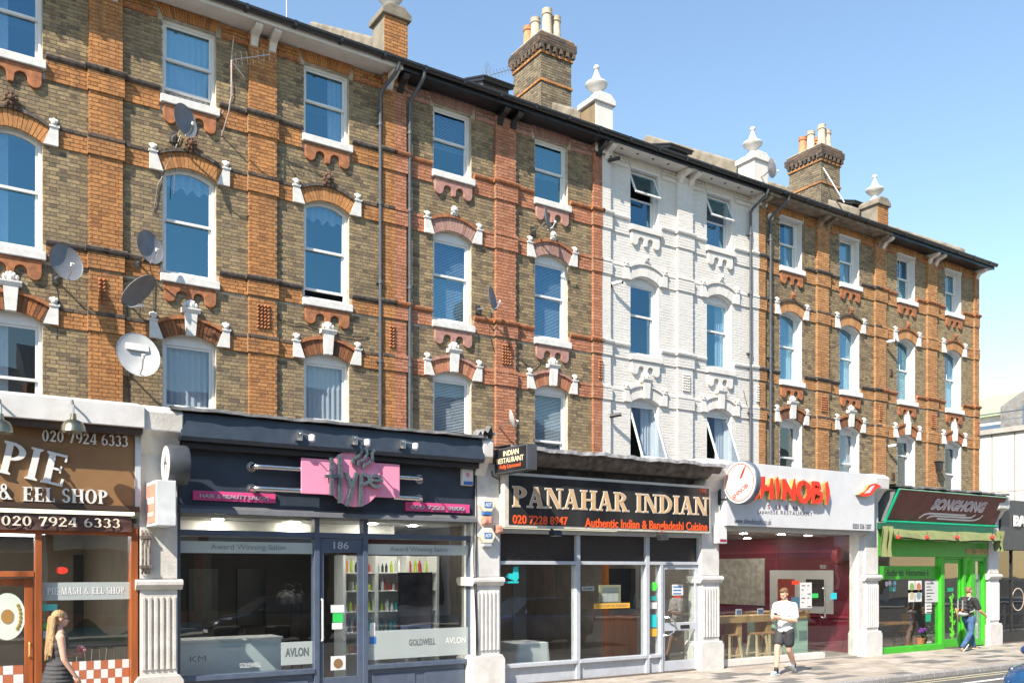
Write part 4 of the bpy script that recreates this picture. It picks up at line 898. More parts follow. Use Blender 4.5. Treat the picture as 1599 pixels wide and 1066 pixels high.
for (fx, fy, ex_) in ((393,729,471), (393,763,471), (655,748,625), (655,779,625)):
    Xf, Zf = P(fx, fy, .08); Xe = PX(ex_, yp) + (.1 if ex_ < 500 else -.1); s = 1 if Xe > Xf else -1
    mb = MB(); mb.tube([(Xf,.095,Zf),(Xf,.0,Zf),(Xf + s*.05,-.06,Zf),(Xf + s*.12,-.075,Zf),(Xe,-.075,Zf)], .045, 12); mb.lathe([(.085,0),(.085,.02),(.05,.03)], (Xf,.075,Zf), 20, 'y'); obj('standoff_tube', mb, M_STEEL, SH1, smooth=True)
ms = surf('salon_pink_strip', (.62,.07,.22), .35, .05, 3, 0); slv = surf('silver_letter', (.60,.62,.66), .35, .05, 5, 0, metal=.6)
for s, q in (('HAIR & BEAUTY SALON', (302,765,431,780)), ('020 7223 3800', (634,783,734,797))):
    X0,X1,Z0,Z1 = pr4(*q, .05); pl_ = plate('strip_sign', SH1, ms, X0, X1, Z0, Z1, .05, .099); text(pl_, s, X0 + .1, X1 - .12, Z0 + .04, Z1 - .05, .049, slv, .02, .015)
for i, (px, py) in enumerate(((466,681), (552,688), (627,694))):
    X, Z = P(px, py, -.25); T = thing('spotlight', (X, -.27, Z - .1), 'small silver arm spotlight on the navy pelmet, %s' % ['left one, above the HAIR strip', 'middle one, above the pink disc', 'right one, towards the alarm box'][i], 'spotlight', 'spotlights on the salon pelmet')
    mb = MB(); mb.box(X - .05, X + .05, -.33, -.23, Z - .08, Z + .08); obj('base', mb, M_STEEL, T, bevel=.01)
    mb = MB(); mb.tube([(X,-.33,Z + .04),(X + .1,-.56,Z - .02)], .012, 6); obj('arm', mb, M_STEEL, T)
    mb = MB(); mb.lathe([(.02,0),(.05,.02),(.055,.10),(.04,.12)], (X + .12,-.56,Z - .12), 14); obj('lamp_head', mb, M_WHT, T, smooth=True)
X0,X1,Z0,Z1 = pr4(723, 731, 740, 757, .0); T = thing('alarm_box', ((X0+X1)/2, .05, Z0), 'white alarm box with a blue foot on the navy sign panel', 'alarm box'); plate('case', T, M_WHT, X0, X1, Z0, Z1, .0, .099, .02); plate('blue_label', T, M_BLUEP, X0 + .02, X1 - .02, Z0 + .01, Z0 + .075, -.006, .001, 0); disc(T, clr('pink_ring', (.7,.25,.35)), 731, 741, .045, -.001, 'ring_mark')
# glazing
Yg = .30; zt = 2.83
d0, d1 = PX(490, Yg), PX(566, Yg); r1 = PX(733, Yg); l0 = b0 + .02
for a, b, z0, z1 in ((b0, l0 + .04, 0, 3.17), (d0, d0 + .09, 0, 3.17), (d1, d1 + .09, 0, 3.17), (r1, r1 + .1, 0, 3.17)): bar(SH1, M_NAVYG, a, b, .24, .42, z0, z1, 'mullion')
for a, b in ((l0 + .04, d0), (d0 + .09, d1), (d1 + .09, r1)): bar(SH1, M_NAVYG, a, b, .25, .41, zt, zt + .09, 'transom'); pane(SH1, a, b, .33, zt + .09, 3.16)
for a, b in ((l0 + .04, d0), (d1 + .09, r1)):
    bar(SH1, M_NAVYG, a, b, .22, .41, .50, .58, 'window_sill'); pane(SH1, a, b, .33, .58, zt); plate('stall_riser', SH1, M_NAVYG, a, b, 0, .50, .30, .38)
    n = 2
    for i in range(n): xa = a + (b-a)*i/n + .1; xb = a + (b-a)*(i+1)/n - .1; mb = MB(); mb.prism([(xa,.1),(xb,.1),(xb,.4),(xa,.4)], .285, .30); obj('riser_panel', mb, M_NAVYG, SH1, bevel=.01)
mb = MB(); xa, xb = d0 + .09, d1; mb.box(xa, xa+.09, .28, .34, .03, zt-.005); mb.box(xb-.09, xb, .28, .34, .03, zt-.005); mb.box(xa+.09, xb-.09, .28, .34, 2.58, zt-.005); mb.box(xa+.09, xb-.09, .28, .34, .03, .40)
dr = obj('door', mb, M_NAVYG, SH1, bevel=.005); mb = MB(); mb.box(xa+.09, xb-.09, .305, .313, .40, 2.58); obj('pane', mb, G_SHOP, dr)
mb = MB(); mb.tube([(xa+.045,.28,1.05),(xa+.045,.22,1.07),(xa+.045,.22,1.75),(xa+.045,.28,1.77)], .018, 8); obj('pull_handle', mb, M_WHT, dr, smooth=True)
text(dr, '186', (xa+xb)/2 - .14, (xa+xb)/2 + .14, 2.64, 2.77, .279, slv, .008, .01)
fw = M_FROST
for a, b, s in ((l0 + .04, d0, 'Award Winning Salon'), (d1 + .09, r1, 'Award Winning Salon')):
    plate('frosted_band', SH1, fw, a + .01, b - .01, 2.55, 2.74, .322, .326, 0); text(SH1, s, a + (b-a)*.22, a + (b-a)*.78, 2.585, 2.70, .321, clr('dark_vinyl', (.10,.12,.13)), .002)
plate('frosted_band', SH1, fw, d1 + .10, r1 - .01, .66, 1.18, .322, .326, 0)
for s, u0, u1, m in (('GOLDWELL', .40, .66, 'dark_vinyl'), ('AVLON', .76, .97, 'white_vinyl')): text(SH1, s, d1 + .09 + (r1-d1-.09)*u0, d1 + .09 + (r1-d1-.09)*u1, .88, 1.0 if u1-u0 > .15 else .95, .321, MC[m], .002, .01)
plate('frosted_band', SH1, fw, PX(440, Yg), d0 - .01, .66, 1.05, .322, .326, 0); text(SH1, 'AVLON', PX(442, Yg) + .05, d0 - .08, .80, .95, .321, MC['dark_vinyl'], .002, .03)
text(SH1, 'KMS', l0 + .2, l0 + .55, .80, .90, .321, MC['dark_vinyl'], .002); text(SH1, 'GOLDWELL', l0 + 1.0, l0 + 1.35, .66, .74, .321, M_WHT, .002)
sticker(SH1, M_WHT, 517, 944, 538, 956, .303); sticker(SH1, clr('green_notice', (.03,.52,.10)), 520, 957, 536, 971, .303); sticker(SH1, M_WHT, 519, 972, 535, 982, .303); sticker(SH1, M_WHT, 517, 1024, 540, 1046, .303); disc(SH1, clr('bronze_seal', (.22,.13,.06)), 528.5, 1035, .085, .298)
sticker(SH1, M_WHT, 578, 972, 586, 992, .325); sticker(SH1, M_BLUEP, 577, 994, 588, 1005, .325)
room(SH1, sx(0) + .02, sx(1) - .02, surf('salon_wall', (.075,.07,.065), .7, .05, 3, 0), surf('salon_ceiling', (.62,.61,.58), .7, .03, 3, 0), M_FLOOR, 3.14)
plate('bulkhead', SH1, surf('salon_bulkhead', (.66,.65,.62), .7, .03, 3, 0), sx(0) + .4, sx(0) + 4.6, 2.90, 3.13, 1.3, 3.0)
T = thing('reception_counter', (PX(360,.9), 1.1, .03), 'white reception counter inside the left salon window', 'counter'); X0, X1 = l0 + .1, PX(440, .75); plate('front', T, surf('counter_white', (.55,.62,.66), .35, .04, 3, 0), X0, X1, .03, 1.08, .75, 1.3); plate('worktop', T, M_WHT, X0 - .02, X1 + .02, 1.08, 1.12, .72, 1.34)
T = thing('window_cabinet', (7.2, 1.6, .03), 'white display shelves full of hair products in the right salon window', 'shelves'); xa, xb = d1 + .15, r1 - .05; wm = surf('shelf_white', (.72,.73,.73), .5, .03, 3, 0)
plate('back_panel', T, wm, xa, xb, .03, 2.55, 1.9, 1.95)
for i in range(4): xx = xa + (xb-xa)*i/3; plate('upright', T, wm, xx - .03, xx + .03, .03, 2.55, 1.45, 1.9)
pal = [clr('bottle_white', (.7,.7,.7)), clr('bottle_black', (.03,.03,.03)), clr('bottle_teal', (.05,.35,.40)), clr('bottle_orange', (.6,.25,.06)), clr('bottle_lime', (.45,.6,.05)), clr('bottle_silver', (.45,.45,.47)), clr('bottle_red', (.45,.06,.05))]
rd = random.Random(3)
for z in (.65, 1.05, 1.45, 1.85, 2.2):
    plate('shelf', T, wm, xa + .03, xb - .03, z, z + .025, 1.48, 1.9)
    xx = xa + .1
    while xx < xb - .1:
        if min(abs(xx - xa - (xb-xa)*i/3) for i in range(4)) > .06:
            h = rd.uniform(.13, .26); r = rd.uniform(.024, .036); mb = MB(); mb.lathe([(r,0),(r,h*.72),(r*.45,h*.8),(r*.45,h)], (xx, 1.56 + rd.uniform(0,.08), z + .025), 8); pc = rd.choice(pal); single('bottle', mb, pc, pc.name.replace('bottle_', '') + ' product bottle on the %s shelf of the salon window display' % {.65: 'lowest', 1.05: 'second lowest', 1.45: 'middle', 1.85: 'second highest', 2.2: 'highest'}[z], 'bottle', pc.name.replace('bottle_', '') + ' bottles on the %.2f m salon shelf' % z, smooth=True)
        xx += rd.uniform(.075, .11)
T = thing('poster_stand', (PX(650,.6), .8, .03), 'tall dark framed poster on a stand behind the right salon window', 'poster'); X0,X1,Z0,Z1 = pr4(623, 893, 676, 988, .7)
plate('frame', T, M_BLKP, X0, X1, Z0, Z1, .70, .75); plate('print', T, surf('dark_portrait_print', (.06,.045,.05), .35, .6, 2.2, 0), X0 + .04, X1 - .04, Z0 + .16, Z1 - .04, .694, .6995, 0); plate('caption', T, clr('slate_blue', (.10,.12,.22)), X0 + .04, X1 - .04, Z0 + .03, Z0 + .15, .694, .6995, 0); text(T, 'GOLDWELL', X0 + .2, X1 - .25, Z0 + .065, Z0 + .11, .693, M_BLKP, .002, .02); plate('foot', T, M_BLKP, X0 + .4, X0 + .48, .03, Z0, .72, .74); plate('foot_plate', T, M_BLKP, X0 + .2, X1 - .2, .03, .05, .6, .95)
for i, (xx, yy) in enumerate(((4.2, 3.2), (5.1, 3.4), (6.0, 3.0))):
    T = thing('salon_chair', (xx, yy, .03), 'black salon chair deep inside the salon, %s' % ['left of three', 'middle of three', 'right of three'][i], 'chair', 'salon chairs'); mb = MB(); mb.lathe([(.26,0),(.26,.03),(.04,.05),(.04,.42)], (xx,yy,.03), 16); obj('pedestal_base', mb, M_STEEL, T, smooth=True); plate('seat', T, M_BLKP, xx-.28, xx+.28, .45, .58, yy-.28, yy+.25, .04); plate('backrest', T, M_BLKP, xx-.26, xx+.26, .6, 1.15, yy+.2, yy+.3, .05)
    for s in (-1, 1): plate('armrest', T, M_BLKP, xx + s*.3 - .03, xx + s*.3 + .03, .62, .72, yy-.25, yy+.2, .02)
for i, (xx, yy) in enumerate(((5.75, 1.7), (6.15, 2.3))):
    T = thing('hood_dryer', (xx, yy, .03), 'black hood dryer on a stand behind the salon door, %s one' % ['nearer', 'farther'][i], 'hair dryer', 'hood dryers'); mb = MB(); mb.tube([(xx,yy,.05),(xx,yy,1.6)], .02, 8); obj('stand', mb, M_BLKP, T); mb = MB(); mb.lathe([(.02,.20),(.12,.17),(.18,.08),(.19,-.06),(.17,-.06),(.15,.06),(0,.14)], (xx - .12,yy,1.7), 18); obj('hood', mb, M_BLKP, T, smooth=True); mb = MB(); mb.tube([(xx,yy,1.6),(xx,yy,1.98),(xx - .12,yy,2.02),(xx - .12,yy,1.88)], .018, 8); obj('arm', mb, M_BLKP, T, smooth=True)
    mb = MB(); mb.lathe([(.22,0),(.22,.02),(.03,.03)], (xx,yy,.03), 14); obj('base', mb, M_BLKP, T)
for i in range(3):
    xx = 4.1 + i*1.15; plate('mirror', SH1, surf('mirror', (.16,.17,.17), .15, .02, 3, 0, metal=1.), xx, xx + .7, .9, 2.3, 7.42, 7.46)
lamp_and_fill(SH1, [(4.2,1.0),(5.6,1.2),(7.0,.9),(8.0,1.2),(4.4,4.),(6.,4.2),(7.6,4)], 3.139)
# pier between salon and restaurant with alarm boxes
pilaster(SH1, 1, M_SHOPW, cr=-.06)
mb = MB(); rd = random.Random(5); xk = sx(1)
mb.sheet(lambda u, v: (xk - .36 + .31*u, -.34 + .5*v, 4.76 + .12*sin(u*3.1) + .05*sin(u*13 + v*7) + .04*sin(v*11)), 16, 10); obj('lead_cap', mb, M_LEAD, SH1)
for i, (px, py, nm, lb, r, hx) in enumerate(((763,788,'alarm_box','cream hexagonal alarm box with blue badge, upper one on the pier',.155,1), (763,836,'alarm_box','cream hexagonal alarm box with blue badge, lower one on the pier',.17,1))):
    X, Z = P(px, py, -.05); T = thing(nm, (X, .03, Z - r), lb, 'alarm box', 'cream alarm boxes on the pier')
    mb = MB(); hexp = [(X + r*cos(pi/3*q)*1.08, Z + r*sin(pi/3*q)) for q in range(6)]; mb.prism(hexp, -.05, .075); obj('case', mb, M_CREAM, T, bevel=.02)
    plate('badge', T, M_BLUEP, X - .085, X + .085, Z - .05, Z + .06, -.056, -.0495, 0); text(T, 'ADT', X - .07, X + .07, Z - .03, Z + .04, -.0565, M_WHT, .003, .03); plate('strobe', T, M_BLUEP if i == 0 else M_GREYF, X - .09, X + .09, Z - r - .035, Z - r + .02, -.04, .06, .01)
for i, (px, py) in enumerate(((763,812), (782,826))):
    X, Z = P(px, py, -.03); T = thing('rusty_box', (X, .03, Z - .08), ['rust-stained junction box between the two cream alarm boxes', 'small rust-stained box right of the lower cream alarm box'][i], 'junction box', 'rusty boxes on the pier'); w_ = .10 if i == 0 else .075
    plate('case', T, surf('rusty_paint', (.50,.25,.18), .8, .4, 14, .4, 40), X - w_, X + w_, Z - .08, Z + .08, -.03, .075, .015); plate('lid', T, surf('rusty_paint', (.5,.25,.18)), X - w_*.7, X + w_*.7, Z - .05, Z + .05, -.045, -.029, .01)
# cables down the pier
for i, xx in enumerate((-.30, -.26)):
    mb = MB(); mb.tube([(xk + xx + .02*sin(z*2 + i), .05 - .03*sin(z*1.3), z) for z in [4.5 - .3*q for q in range(15)]], .012, 6); obj('cable', mb, M_BLKP, SH1)
mb = MB(); Xc, Zc = P(768, 735, .06); mb.tube([(Xc,.06,Zc),(Xc + .02,.06,Zc - .1),(Xc + .28,.065,Zc - .18),(Xc + .33,.065,Zc - .4),(Xc + .33,.065,Zc - 1.0)], .011, 6); obj('cable', mb, M_BLKP, SH1)
# ------------------------------------------------------------------ Indian restaurant
SH2 = shop('indian_restaurant', sx(1), 'Indian restaurant with a black sign board and grey glazed front'); b0, b1 = sx(1) + .30, sx(2) - .30
flat_roof(SH2, sx(1) + .002, sx(2) - .002); pilaster(SH2, 2, M_SHOPW)
mb = MB(); mb.prism([(-.18,4.36),(-.30,4.46),(-.34,4.56),(.3,4.62),(.3,4.30),(-.10,4.30)], b0 - .05, b1 + .25, 'yz'); obj('cornice', mb, surf('dark_cornice', (.10,.085,.075), .9, .4, 6, .4, 30), SH2, bevel=.01)  # the whole cornice is one dark mottled tone
lead_edge(SH2, b0 - .1, b1 + .3, -.42, .5, 4.55, surf('pale_lead', (.34,.34,.35), .85, .35, 7, .9, 14), .025, .07)
X0,X1,Z0,Z1 = PX(788,-.1), PX(1110,-.1), P(788,823,-.1)[1], P(788,736,-.1)[1]
fr = plate('sign_frame', SH2, surf('cream_sign_frame', (.60,.56,.48), .45, .08, 4, 0, dirt=.25), X0, X1, Z0, Z1, -.10, .06, .01)
blk = surf('black_gloss_sign', (.022,.022,.024), .22, .25, 2, 0, dirt=.12, dirtcol=(.2,.19,.18), dscale=1.2, streak=True)
plate('sign_face', fr, blk, X0 + .10, X1 - .05, Z0 + .06, Z1 - .06, -.108, -.099, 0)
tan = surf('tan_letter', (.55,.36,.19), .5, .04, 4, 0); org_ = clr('orange_red_letter', (.80,.10,.02), .4)
xa, xb = PX(801,-.108), PX(1106,-.108); za = P(801,792,-.108)[1]; zb_ = P(801,758,-.108)[1]
serif(fr, 'PANAHAR INDIAN', xa, xb, za + .02, zb_ - .01, -.108, tan, .012, outline=M_WHT, og=.011, track=.05)
q = pr4(801, 804, 887, 818, -.108); text(fr, '020 7228 8947', q[0], q[1], q[2] + .01, q[3] + .01, -.108, org_, .006, .02)
q = pr4(914, 808, 1105, 826, -.108); text(fr, 'Authentic Indian & Bangladeshi Cuisine', q[0], q[1], q[2] - .01, q[3] + .0, -.108, org_, .006, .02)
q = pr4(1093, 762, 1103, 769, -.108); text(fr, '194', q[0], q[1], q[2], q[3], -.108, org_, .006, .02)
X, Z = P(776, 700, -.3); T = thing('projecting_sign', (sx(1) + .02, -.4, 3.95), 'black box sign reading INDIAN RESTAURANT sticking out over the pavement', 'sign')
x_ = sx(1) + .10; mb = MB(); mb.box(x_, x_ + .22, -1.12, -.02, 4.09, 4.56); obj('case', mb, surf('sign_case_grey', (.07,.075,.085), .35, .1, 5, 0), T, bevel=.008)
mb = MB(); mb.box(x_ - .008, x_ - .001, -1.09, -.05, 4.12, 4.53); fc = obj('face', mb, blk, T)
side_text(fc, 'INDIAN', x_ - .008, -.86, -.34, 4.40, 4.50, clr('cream_letter', (.75,.66,.45)), .02); side_text(fc, 'RESTAURANT', x_ - .008, -1.02, -.12, 4.27, 4.37, MC['cream_letter'], .01); side_text(fc, 'Fully Licensed', x_ - .008, -.92, -.22, 4.15, 4.24, org_, .03)
mb = MB(); mb.tube([(x_ + .1,.08,4.3),(x_ + .1,-.1,4.3)], .02, 6); obj('bracket', mb, M_STEEL, T)
for i, (px, py) in enumerate(((869,832), (1036,838))):
    X, Z = P(px, py, -.25); T = thing('floodlight', (X, -.2, Z - .06), ['small black floodlight under the left end of the black sign', 'small black floodlight under the right end of the black sign'][i], 'floodlight', 'floodlights under the black sign'); mb = MB(); mb.prism([(-.34,Z-.05),(-.16,Z-.05),(-.12,Z+.05),(-.28,Z+.06)], X-.10, X+.10, 'yz'); obj('housing', mb, M_BLKP, T, bevel=.01); plate('lens', T, M_GREYF, X-.085, X+.085, Z-.058, Z-.05, -.32, -.18, 0); mb = MB(); mb.tube([(X,-.18,Z+.05),(X,-.05,Z+.1)], .015, 6); obj('bracket', mb, M_BLKP, T)
Yg = .22; zt = 2.42; ztop = 2.98
m1, m2, m3, r1 = PX(901,Yg), PX(1009,Yg), PX(1031,Yg), PX(1089,Yg)
zt = P(901, 881, Yg)[1]
plate('head_frame', SH2, M_GREYF, b0, r1 + .08, 2.99, 3.08, .10, .34)
for a, wd in ((b0, .05), (m1 - .05, .10), (m2 - .04, .10), (r1 - .0, .08)): bar(SH2, M_GREYF, a, a + wd, .16, .34, .0, 2.985, 'mullion')
bar(SH2, M_GREYF, m3 - .03, m3 + .05, .165, .335, .0, zt - .002, 'mullion')
for a, b in ((b0 + .05, m1 - .05), (m1 + .05, m2 - .04), (m2 + .06, r1)): bar(SH2, M_GREYF, a, b, .165, .335, zt, zt + .07, 'transom'); plate('dark_panel', SH2, surf('perforated_screen', (.035,.028,.025), .35, .3, 30, .1), a, b, zt + .07, 2.985, .24, .26, 0)
zs = P(795, 1042, Yg)[1]
for a, b in ((b0 + .05, m1 - .05), (m1 + .05, m2 - .04), (m2 + .06, m3 - .03)): bar(SH2, M_GREYF, a, b, .14, .335, zs, zs + .07, 'window_sill'); plate('stall_riser', SH2, M_GREYF, a, b, 0, zs, .22, .28); pane(SH2, a, b, .25, zs + .07, zt)
xa, xb = m3 + .06, r1 - .01; mb = MB(); zm = P(1045, 978, Yg)[1]
mb.box(xa, xa+.07, .20, .25, .03, zt-.01); mb.box(xb-.07, xb, .20, .25, .03, zt-.01); mb.box(xa+.07, xb-.07, .20, .25, zt-.10, zt-.01); mb.box(xa+.07, xb-.07, .20, .25, .03, .25); mb.box(xa+.07, xb-.07, .20, .25, zm-.09, zm+.09)
dr = obj('door', mb, M_GREYF, SH2, bevel=.005)
for z0, z1 in ((.25, zm-.09), (zm+.09, zt-.10)): mb = MB(); mb.box(xa+.07, xb-.07, .222, .23, z0, z1); obj('pane', mb, G_SHOP, dr)
mb = MB(); zc = P(1040,977,Yg)[1]; mb.tube([(xa+.05,.19,zc+.20),(xa+.10,.12,zc+.20),(xa+.26,.12,zc+.13),(xa+.32,.12,zc),(xa+.26,.12,zc-.13),(xa+.10,.12,zc-.20),(xa+.05,.19,zc-.20)], .018, 8); obj('bow_handle', mb, M_STEEL, dr, smooth=True)
plate('letter_plate', dr, M_BLKP, (xa+xb)/2 + .0, (xa+xb)/2 + .28, zm-.05, zm+.03, .19, .199)
plate('brown_jamb', SH2, clr('brown_jamb', (.17,.07,.045)), r1 + .09, r1 + .30, .6, 2.98, .12, .30); plate('white_jamb', SH2, M_SHOPW, r1 + .09, r1 + .30, 0, .6, .12, .30)
sk = .246
sticker(SH2, clr('teal_sticker', (.02,.50,.52)), 790, 907, 810, 910, sk); 
X, Z = P(800, 898, sk); mb = MB(); mb.prism([(X-.16,Z-.03),(X+.10,Z-.12),(X+.16,Z-.05),(X+.14,Z+.18),(X+.03,Z+.16),(X+.02,Z+.04),(X-.10,Z+.04)], sk-.004, sk); obj('emblem_sticker', mb, MC['teal_sticker'], SH2)
q = pr4(909, 915, 928, 922, .3); T = thing('closed_sign', ((q[0]+q[1])/2, .3, q[2]), 'small white hanging sign reading CLOSED behind the restaurant glass', 'sign'); plate('board', T, M_WHT, *q, .29, .30, 0); text(T, 'CLOSED', q[0]+.03, q[1]-.03, q[2]+.03, q[3]-.03, .2895, M_BLKP, .002, .03); mb = MB(); mb.tube([(q[0]+.05,.296,q[3]),((q[0]+q[1])/2,.296,q[3]+.17),(q[1]-.05,.296,q[3])], .004, 4); obj('cord', mb, M_BLKP, T)
q = pr4(937, 913, 970, 943, .32); T = thing('menu_case', ((q[0]+q[1])/2, .33, q[2]), 'framed menu case hanging behind the middle restaurant pane', 'menu'); plate('frame', T, surf('olive_frame', (.40,.36,.24), .5, .1, 5, 0), *q, .32, .36); plate('header', T, clr('grey_header', (.22,.25,.27)), q[0]+.06, q[1]-.06, q[3]-.16, q[3]-.05, .314, .3195, 0)
for i in range(3): w_ = (q[1]-q[0]-.14)/3; plate('menu_sheet', T, M_WHT, q[0]+.07+w_*i+.005, q[0]+.07+w_*(i+1)-.005, q[2]+.05, q[3]-.18, .314, .3195, 0)
q = pr4(928, 942, 984, 950, .24); pl_ = plate('orange_strip', SH2, clr('orange_strip', (.72,.38,.04)), *q, .241, .245, 0); text(pl_, '10% DISCOUNT ON TAKEAWAYS', q[0]+.05, q[1]-.05, q[2]+.025, q[3]-.025, .2405, clr('dark_vinyl', (.1,.1,.1)), .002)
X0 = PX(1019, sk); 
disc(SH2, clr('green_round', (.08,.62,.06)), 1021.5, 915, .10, sk, 'round_sticker')
for y0, y1, m in ((930,937,clr('teal2', (.02,.35,.32))), (940,950,M_WHT), (959,979,MC['teal_sticker']), (981,993,clr('orange_strip', (.7,.4,.04)))): sticker(SH2, m, 1016, y0, 1026, y1, sk)
q = pr4(1050, 912, 1067, 929, .19); pl_ = sticker(SH2, M_WHT, 1050, 912, 1067, 929, .197, 'door_notice')
for i in range(4): plate('print_line', dr, M_BLUEP if i < 3 else clr('red_sticker', (.6,.04,.02)), q[0]+.04, q[1]-.05, q[3]-.08-.075*i + .01, q[3]-.04-.075*i, .191, .192, 0)
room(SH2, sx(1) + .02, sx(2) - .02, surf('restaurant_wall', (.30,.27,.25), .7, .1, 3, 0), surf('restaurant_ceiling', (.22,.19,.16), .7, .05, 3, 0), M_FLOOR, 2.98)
lamp_and_fill(SH2, [(10.2,1.2),(12,1.4),(13.8,1.2),(10.5,4),(13,4)], 2.979)  # glowing discs added to brighten the dim dining room
T = thing('dining_table', (PX(825,.9), 1.1, .03), 'round-cornered table under a white cloth inside the restaurant window', 'table'); X0, X1 = PX(797, .9), PX(852, .9)
mb = MB(); mb.sheet(lambda u, v: ((X0+X1)/2 + (X1-X0)/2*(1 - .12*v)*max(-1, min(1, 1.35*cos(2*pi*u)))*(1 + .03*sin(u*44)*(1-v)), 1.1 + .42*max(-1, min(1, 1.35*sin(2*pi*u)))*(1 + .04*sin(u*38)*(1-v)), .10 + .66*v), 64, 6); mb.prism([((X0+X1)/2 + (X1-X0)/2*.88*max(-1, min(1, 1.35*cos(2*pi*i/40))), 1.1 + .42*max(-1, min(1, 1.35*sin(2*pi*i/40)))) for i in range(40)], .74, .765, 'xy'); obj('tablecloth', mb, surf('white_linen', (.70,.72,.74), .8, .03, 4, .1), T, smooth=True)
for dx in (-.3, .3):
    mb = MB(); mb.tube([((X0+X1)/2 + dx, 1.1, .03), ((X0+X1)/2 + dx, 1.1, .73)], .03, 8); obj('leg', mb, M_BLKP, T)
T = thing('timber_screen', (PX(1000, 2.5), 2.6, .03), 'orange timber partition inside the restaurant, behind the menu', 'screen'); ow = surf('orange_timber', (.42,.13,.03), .45, .25, 4, .1, 40, streak=True); X0, X1 = PX(945, 2.5), PX(1012, 2.5)
plate('lower_panel', T, ow, X0, X1, .03, 1.15, 2.5, 2.6)
for xx in (X0, (X0+X1)/2 + .6, X1 - .12): plate('post', T, ow, xx, xx + .12, .03 + 1.121, 2.5, 2.49, 2.61)
plate('rail', T, ow, X0, X1, 2.5, 2.62, 2.49, 2.61)
plate('dark_glass', T, surf('dark_glass_panel', (.02,.025,.035), .15, .1, 4, 0), X0 + .14, X1 - .14, 1.3, 2.3, 2.55, 2.56)
X0, X1 = PX(862, 5.5), PX(884, 5.5); ip = surf('pale_blue_door', (.36,.40,.46), .5, .05, 4, 0); mb = MB(); mb.box(X0, X1, 7.40, 7.48, .03, 2.5); di = obj('inner_door', mb, ip, SH2, bevel=.01)
for z0, z1 in ((.2,1.0),(1.15,1.9)):
    for u in (0, 1): xa_ = X0 + (X1-X0)*(.12 + .42*u); plate('door_panel', di, ip, xa_, xa_ + (X1-X0)*.34, z0, z1, 7.38, 7.40, .01)
# ------------------------------------------------------------------ sushi restaurant
SH3 = shop('sushi_restaurant', sx(2), 'sushi restaurant with a white sign and frameless glass front'); b0, b1 = sx(2) + .30, sx(3) - .30
flat_roof(SH3, sx(2) + .002, sx(3) - .002); pilaster(SH3, 3, M_SHOPW)
ysn = -.14; X0, X1 = PX(1135, ysn), PX(1366, ysn); Z0, Z1 = P(1135, 820, ysn)[1], P(1135, 719, ysn)[1]
sg = plate('sign_box', SH3, surf('white_sign_panel', (.62,.63,.65), .22, .03, 3, 0), X0, X1, Z0, Z1, ysn, .08, .006)
plate('sign_soffit', SH3, surf('grey_soffit', (.45,.44,.43), .6, .06, 4, 0), b0, X1, Z0 - .10, Z0 - .003, -.02, .3)
red = surf('red_letter', (.80,.045,.02), .35, .05, 4, 0); gold = surf('gold_return', (.62,.47,.16), .3, .1, 8, 0, metal=.7)
def brush(letter, x, z, wd, h):
    """one built-up letter: red face with brush-cut strokes on gold returns"""
    Pn = {'S': [([(.9,.98),(.35,.86),(.12,.66),(.45,.52),(.82,.36),(.6,.14),(.02,.02)], [.10,.2,.26,.26,.28,.22,.06])],
          'H': [([(.18,1.02),(.22,.5),(.1,-.02)], [.30,.24,.05]), ([(.85,.98),(.80,.5),(.88,.0)], [.10,.26,.26]), ([(.05,.42),(.95,.52)], [.18,.14])],
          'I': [([(.35,1.02),(.55,.55),(.45,-.05)], [.28,.48,.06])],
          'N': [([(.10,1.0),(.22,.5),(.14,.0)], [.10,.26,.22]), ([(.16,.95),(.5,.5),(.85,.02)], [.20,.2,.14]), ([(.92,1.04),(.82,.5),(.86,.0)], [.06,.22,.24])],
          'O': [([(.55,1.0),(.2,.82),(.06,.45),(.3,.06),(.62,.02),(.92,.35),(.86,.75),(.55,.97)], [.14,.24,.28,.2,.18,.28,.26,.14])],
          'B': [([(.16,1.0),(.22,.5),(.12,-.04)], [.2,.28,.12]), ([(.1,.96),(.62,.9),(.76,.72),(.35,.54)], [.10,.2,.22,.12]), ([(.35,.54),(.86,.42),(.84,.16),(.3,.02)], [.12,.24,.26,.12])]}[letter]
    gm = MB(); rm = MB()
    for i, (pts, ws) in enumerate(Pn):
        q = []; W_ = []
        for j in range(len(pts) - 1):
            for t in (0, .25, .5, .75): q.append((pts[j][0] + (pts[j+1][0]-pts[j][0])*t, pts[j][1] + (pts[j+1][1]-pts[j][1])*t)); W_.append(ws[j] + (ws[j+1]-ws[j])*t)
        q.append(pts[-1]); W_.append(ws[-1])
        pl = [(x + a*wd, z + b*h) for a, b in stroke_poly(q, [v*1.18 for v in W_])]
        gm.prism(pl, ysn - .11 - .001*i, ysn); rm.prism(grow(pl, .004), ysn - .122 - .001*i, ysn - .1105 - .001*i)
    L = obj('letter', gm, gold, sg); obj('letter_face', rm, red, L)
for c, x0_, x1_, yt, yb in (('S',1166,1190,749,780), ('H',1190,1212,744,777), ('I',1213,1223,746,777), ('N',1224,1246,747,779), ('O',1248,1269,750,782), ('B',1270,1288,751,784), ('I',1290,1301,753,786)):
    xa, xb = PX(x0_, ysn - .17), PX(x1_, ysn - .17); z0, z1 = P(x0_, yb, ysn - .17)[1], P(x0_, yt, ysn - .17)[1]; brush(c, xa, z0, xb - xa, z1 - z0)
dk = clr('dark_print', (.05,.04,.06)); mr = clr('maroon_print', (.28,.03,.06))
